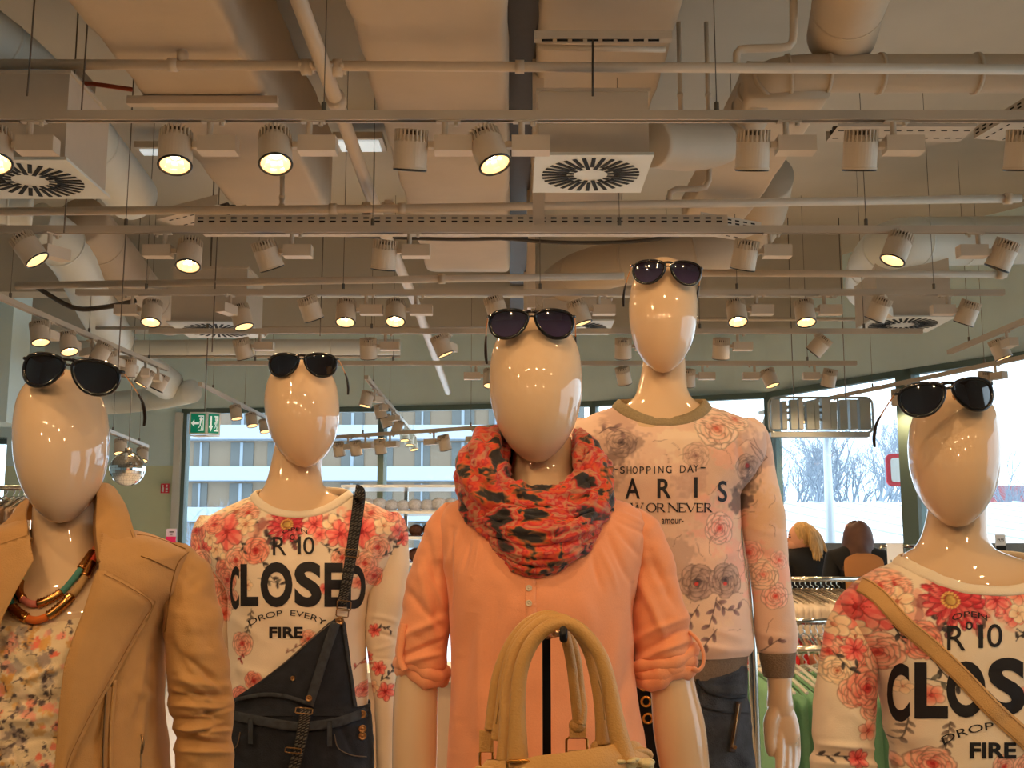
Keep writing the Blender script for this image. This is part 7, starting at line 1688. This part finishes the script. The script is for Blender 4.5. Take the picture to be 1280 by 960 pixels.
# =============================================================== the two shoppers
def lofted_person(cx, Y, eye_y, label, hair, top, back_panel, face, facing):
    s = 1.0; H = 1.66; r = root('person', (cx, Y, 0), label, 'person', None, 0)
    def pt(x, y, z): 
        c_, s_ = math.cos(facing), math.sin(facing); return np.array([cx + x * c_ - y * s_, Y + x * s_ + y * c_, z])
    # facing 0 = back to us (faces +y); local +y is forward
    me = bpy.data.meshes.new('body'); bm = bmesh.new()
    J = {'pel': (0, 0, .93, .135), 'wai': (0, .0, 1.08, .115), 'che': (0, .0, 1.28, .135), 'upc': (0, -.01, 1.38, .11), 'nek': (0, .0, 1.455, .052), 'skb': (0, .015, 1.52, .07), 'hed': (0, .025, 1.585, .085), 'cro': (0, .01, 1.63, .06),
         'shL': (-.165, -.01, 1.375, .058), 'elL': (-.22, -.02, 1.10, .042), 'wrL': (-.19, .12, .93, .028), 'haL': (-.18, .19, .90, .03), 'shR': (.165, -.01, 1.375, .058), 'elR': (.22, -.02, 1.10, .042), 'wrR': (.19, .12, .93, .028), 'haR': (.18, .19, .90, .03),
         'hiL': (-.09, 0, .86, .1), 'knL': (-.095, .01, .48, .062), 'anL': (-.095, -.02, .09, .04), 'toL': (-.1, .12, .04, .032), 'hiR': (.09, 0, .86, .1), 'knR': (.095, .01, .48, .062), 'anR': (.095, -.02, .09, .04), 'toR': (.1, .12, .04, .032)}
    E = [('pel', 'wai'), ('wai', 'che'), ('che', 'upc'), ('upc', 'nek'), ('nek', 'skb'), ('skb', 'hed'), ('hed', 'cro'), ('upc', 'shL'), ('shL', 'elL'), ('elL', 'wrL'), ('wrL', 'haL'), ('upc', 'shR'), ('shR', 'elR'), ('elR', 'wrR'), ('wrR', 'haR'), ('pel', 'hiL'), ('hiL', 'knL'), ('knL', 'anL'), ('anL', 'toL'), ('pel', 'hiR'), ('hiR', 'knR'), ('knR', 'anR'), ('anR', 'toR')]
    idx = {k_: i for i, k_ in enumerate(J)}
    me.from_pydata([tuple(pt(*J[k_][:3])) for k_ in J], [(idx[a], idx[b_]) for a, b_ in E], [])
    o = bpy.data.objects.new('body', me); COL.objects.link(o)
    md = o.modifiers.new('Skin', 'SKIN'); sv = me.skin_vertices[0].data
    for k_ in J: sv[idx[k_]].radius = (J[k_][3],) * 2; sv[idx[k_]].use_root = (k_ == 'pel')
    ss = o.modifiers.new('Sub', 'SUBSURF'); ss.levels = ss.render_levels = 2
    bpy.context.view_layer.update(); dg = bpy.context.evaluated_depsgraph_get(); m2 = bpy.data.meshes.new_from_object(o.evaluated_get(dg)); bpy.data.objects.remove(o)
    m2.materials.clear(); body = link('body', m2, m_flesh, r)
    # clothing: jumper, trousers as shells
    def shell(keepf, off, name, mt):
        bm = bmesh.new(); bm.from_mesh(m2); bm.normal_update()
        kill = [v for v in bm.verts if not keepf(v.co)]; bmesh.ops.delete(bm, geom=kill, context='VERTS')
        for v in bm.verts: v.co += v.normal * off
        me_ = bpy.data.meshes.new(name); bm.to_mesh(me_); bm.free(); return link(name, me_, mt, r)
    shell(lambda c_: c_.z > .86 and c_.z < 1.46, .016, 'jumper', top)
    shell(lambda c_: c_.z < .95 and c_.z > .07, .01, 'trousers', m_denim)
    shell(lambda c_: c_.z < .09, .008, 'shoe', m_blk)
    for s_ in (-1, 1):   # fingers
        for q in range(4): MB().tube([pt(s_ * (.172 + q * .008), .19, .90 - q * .008), pt(s_ * (.168 + q * .008), .235, .885 - q * .009), pt(s_ * (.165 + q * .006), .255, .862 - q * .009)], [.009, .008, .006], 8, smooth=3).build('finger', m_flesh, body)
        MB().tube([pt(s_ * .165, .17, .905), pt(s_ * .145, .2, .895), pt(s_ * .14, .225, .88)], [.011, .009, .006], 8, smooth=3).build('thumb', m_flesh, body)
    return r, pt, body
m_flesh = mat('skin', (.80, .58, .46), .55)
m_blond = mat('blonde_hair', (.78, .62, .38), .5, noise=.45, nscale=14, stretch=(6, 6, 1), bump=1, bscale=80); m_blktop = mat('black_top', (.05, .05, .06), .85); m_camel = mat('camel_knit', (.62, .42, .24), .85); m_scf = mat('brown_headscarf', (.34, .22, .17), .6, noise=.3, nscale=12, bump=.6, bscale=25)
Yp_ = 8.8
bx_ = P(1008, 690, Yp_)[0]
pr, pt, body = lofted_person(bx_, Yp_, 668, 'woman with shoulder-length blonde hair in a black top, head in left profile', 'blonde', m_blktop, None, True, math.radians(8))
# profile head: looks left (-x); skull, face, hair
hc = np.array([P(999, 672, Yp_)[0], Yp_ - .01, P(999, 672, Yp_)[2]])
b = MB(); b.ell(hc, (.088, .074, .108), 28, 20); b.ell(hc + [-.045, 0, -.055], (.050, .050, .058), 20, 14)
b.tube([hc + [.02, .01, -.06], hc + [.03, .02, -.2]], .05, 16); b.ell(hc + [-.094, 0, -.018], (.016, .011, .018), 10, 8); b.ell(hc + [-.088, 0, -.052], (.010, .018, .007), 10, 6); b.ell(hc + [-.087, 0, -.064], (.010, .016, .006), 10, 6); b.ell(hc + [-.075, 0, -.098], (.022, .026, .018), 10, 8)
b.ell(hc + [.0, -.074, -.02], (.012, .008, .02), 10, 8); hd = b.build('head', m_flesh, pr)
MB().ell(hc + [-.082, -.03, .004], (.008, .009, .006), 8, 6).build('eye', m_blk, hd); MB().tube([hc + [-.088, -.014, .022], hc + [-.08, -.04, .024]], .003, 6).build('eyebrow', m_scf, hd)
hr = MB(); rg = random.Random(6)
hr.ell(hc + [.022, 0, .022], (.092, .088, .105), 28, 18)
for k_ in range(46):
    a = rg.uniform(-1.45, 1.2); x = .015 + .085 * math.cos(a) * rg.uniform(.7, 1); y = -abs(.085 * math.sin(a)) if k_ % 4 else .06
    p0 = hc + [.03 + x * .5, y * .7, .09]; L_ = rg.uniform(.20, .30)
    hr.tube([p0, hc + [.03 + x * 1.15, y * 1.1, .02], hc + [.045 + x * 1.25 + rg.uniform(-.01, .02), y * 1.15, -.08], hc + [.06 + x * 1.2 + rg.uniform(-.03, .04), y * 1.1, -L_ + .06 + .02 * math.sin(k_)]], [.016, .02, .018, .004], 8, smooth=5)
hr.build('hair', m_blond, pr)
Yp_ = 8.3; bx_ = P(1071, 690, Yp_ - .3)[0]
pr, pt, body = lofted_person(bx_, Yp_ - .3, 668, 'person from behind in a brown headscarf and a camel jumper with black sleeves', 'scarf', m_blktop, m_camel, False, math.radians(-4))
hc = P(1073, 672, Yp_ - .3)
rows = []
for z, a, y0_ in ((.115, .01, 0), (.112, .035, .0), (.098, .062, 0), (.07, .085, 0), (.03, .100, .005), (-.02, .106, .005), (-.06, .106, 0), (-.10, .112, -.0), (-.135, .12, 0), (-.155, .128, -.02), (-.19, .14, -.06), (-.225, .13, -.07), (-.235, .10, -.06)):
    th = np.linspace(0, 2 * PI, 40, endpoint=False); f = 1 + .04 * np.sin(th * 5 + z * 40) * (z < 0)
    rows.append(np.stack([hc[0] + a * f * np.cos(th) - .012 * (z < -.05), hc[1] + y0_ + a * f * 1.02 * np.sin(th) + (.0), hc[2] + z + .008 * np.sin(3 * th)], -1))
MB().grid(np.array(rows), True, cap0=True, cap1=True).build('headscarf', m_scf, pr)
# camel back panel as a shaped piece laid on the back
rows = []
for z, w in ((1.41, .05), (1.385, .11), (1.34, .135), (1.2, .13), (1.05, .13), (.93, .13)):
    rows.append([pt(x, -.186 - .02 * math.cos(x * 9) + (.04 if z > 1.42 else .01 if z > 1.38 else 0), z) for x in np.linspace(-w, w, 12)])
sheet(rows, k=3, th=.004, m=m_camel, name='back_panel', par=pr)
print('verts', sum(len(o.data.vertices) for o in bpy.data.objects if o.type == 'MESH'))
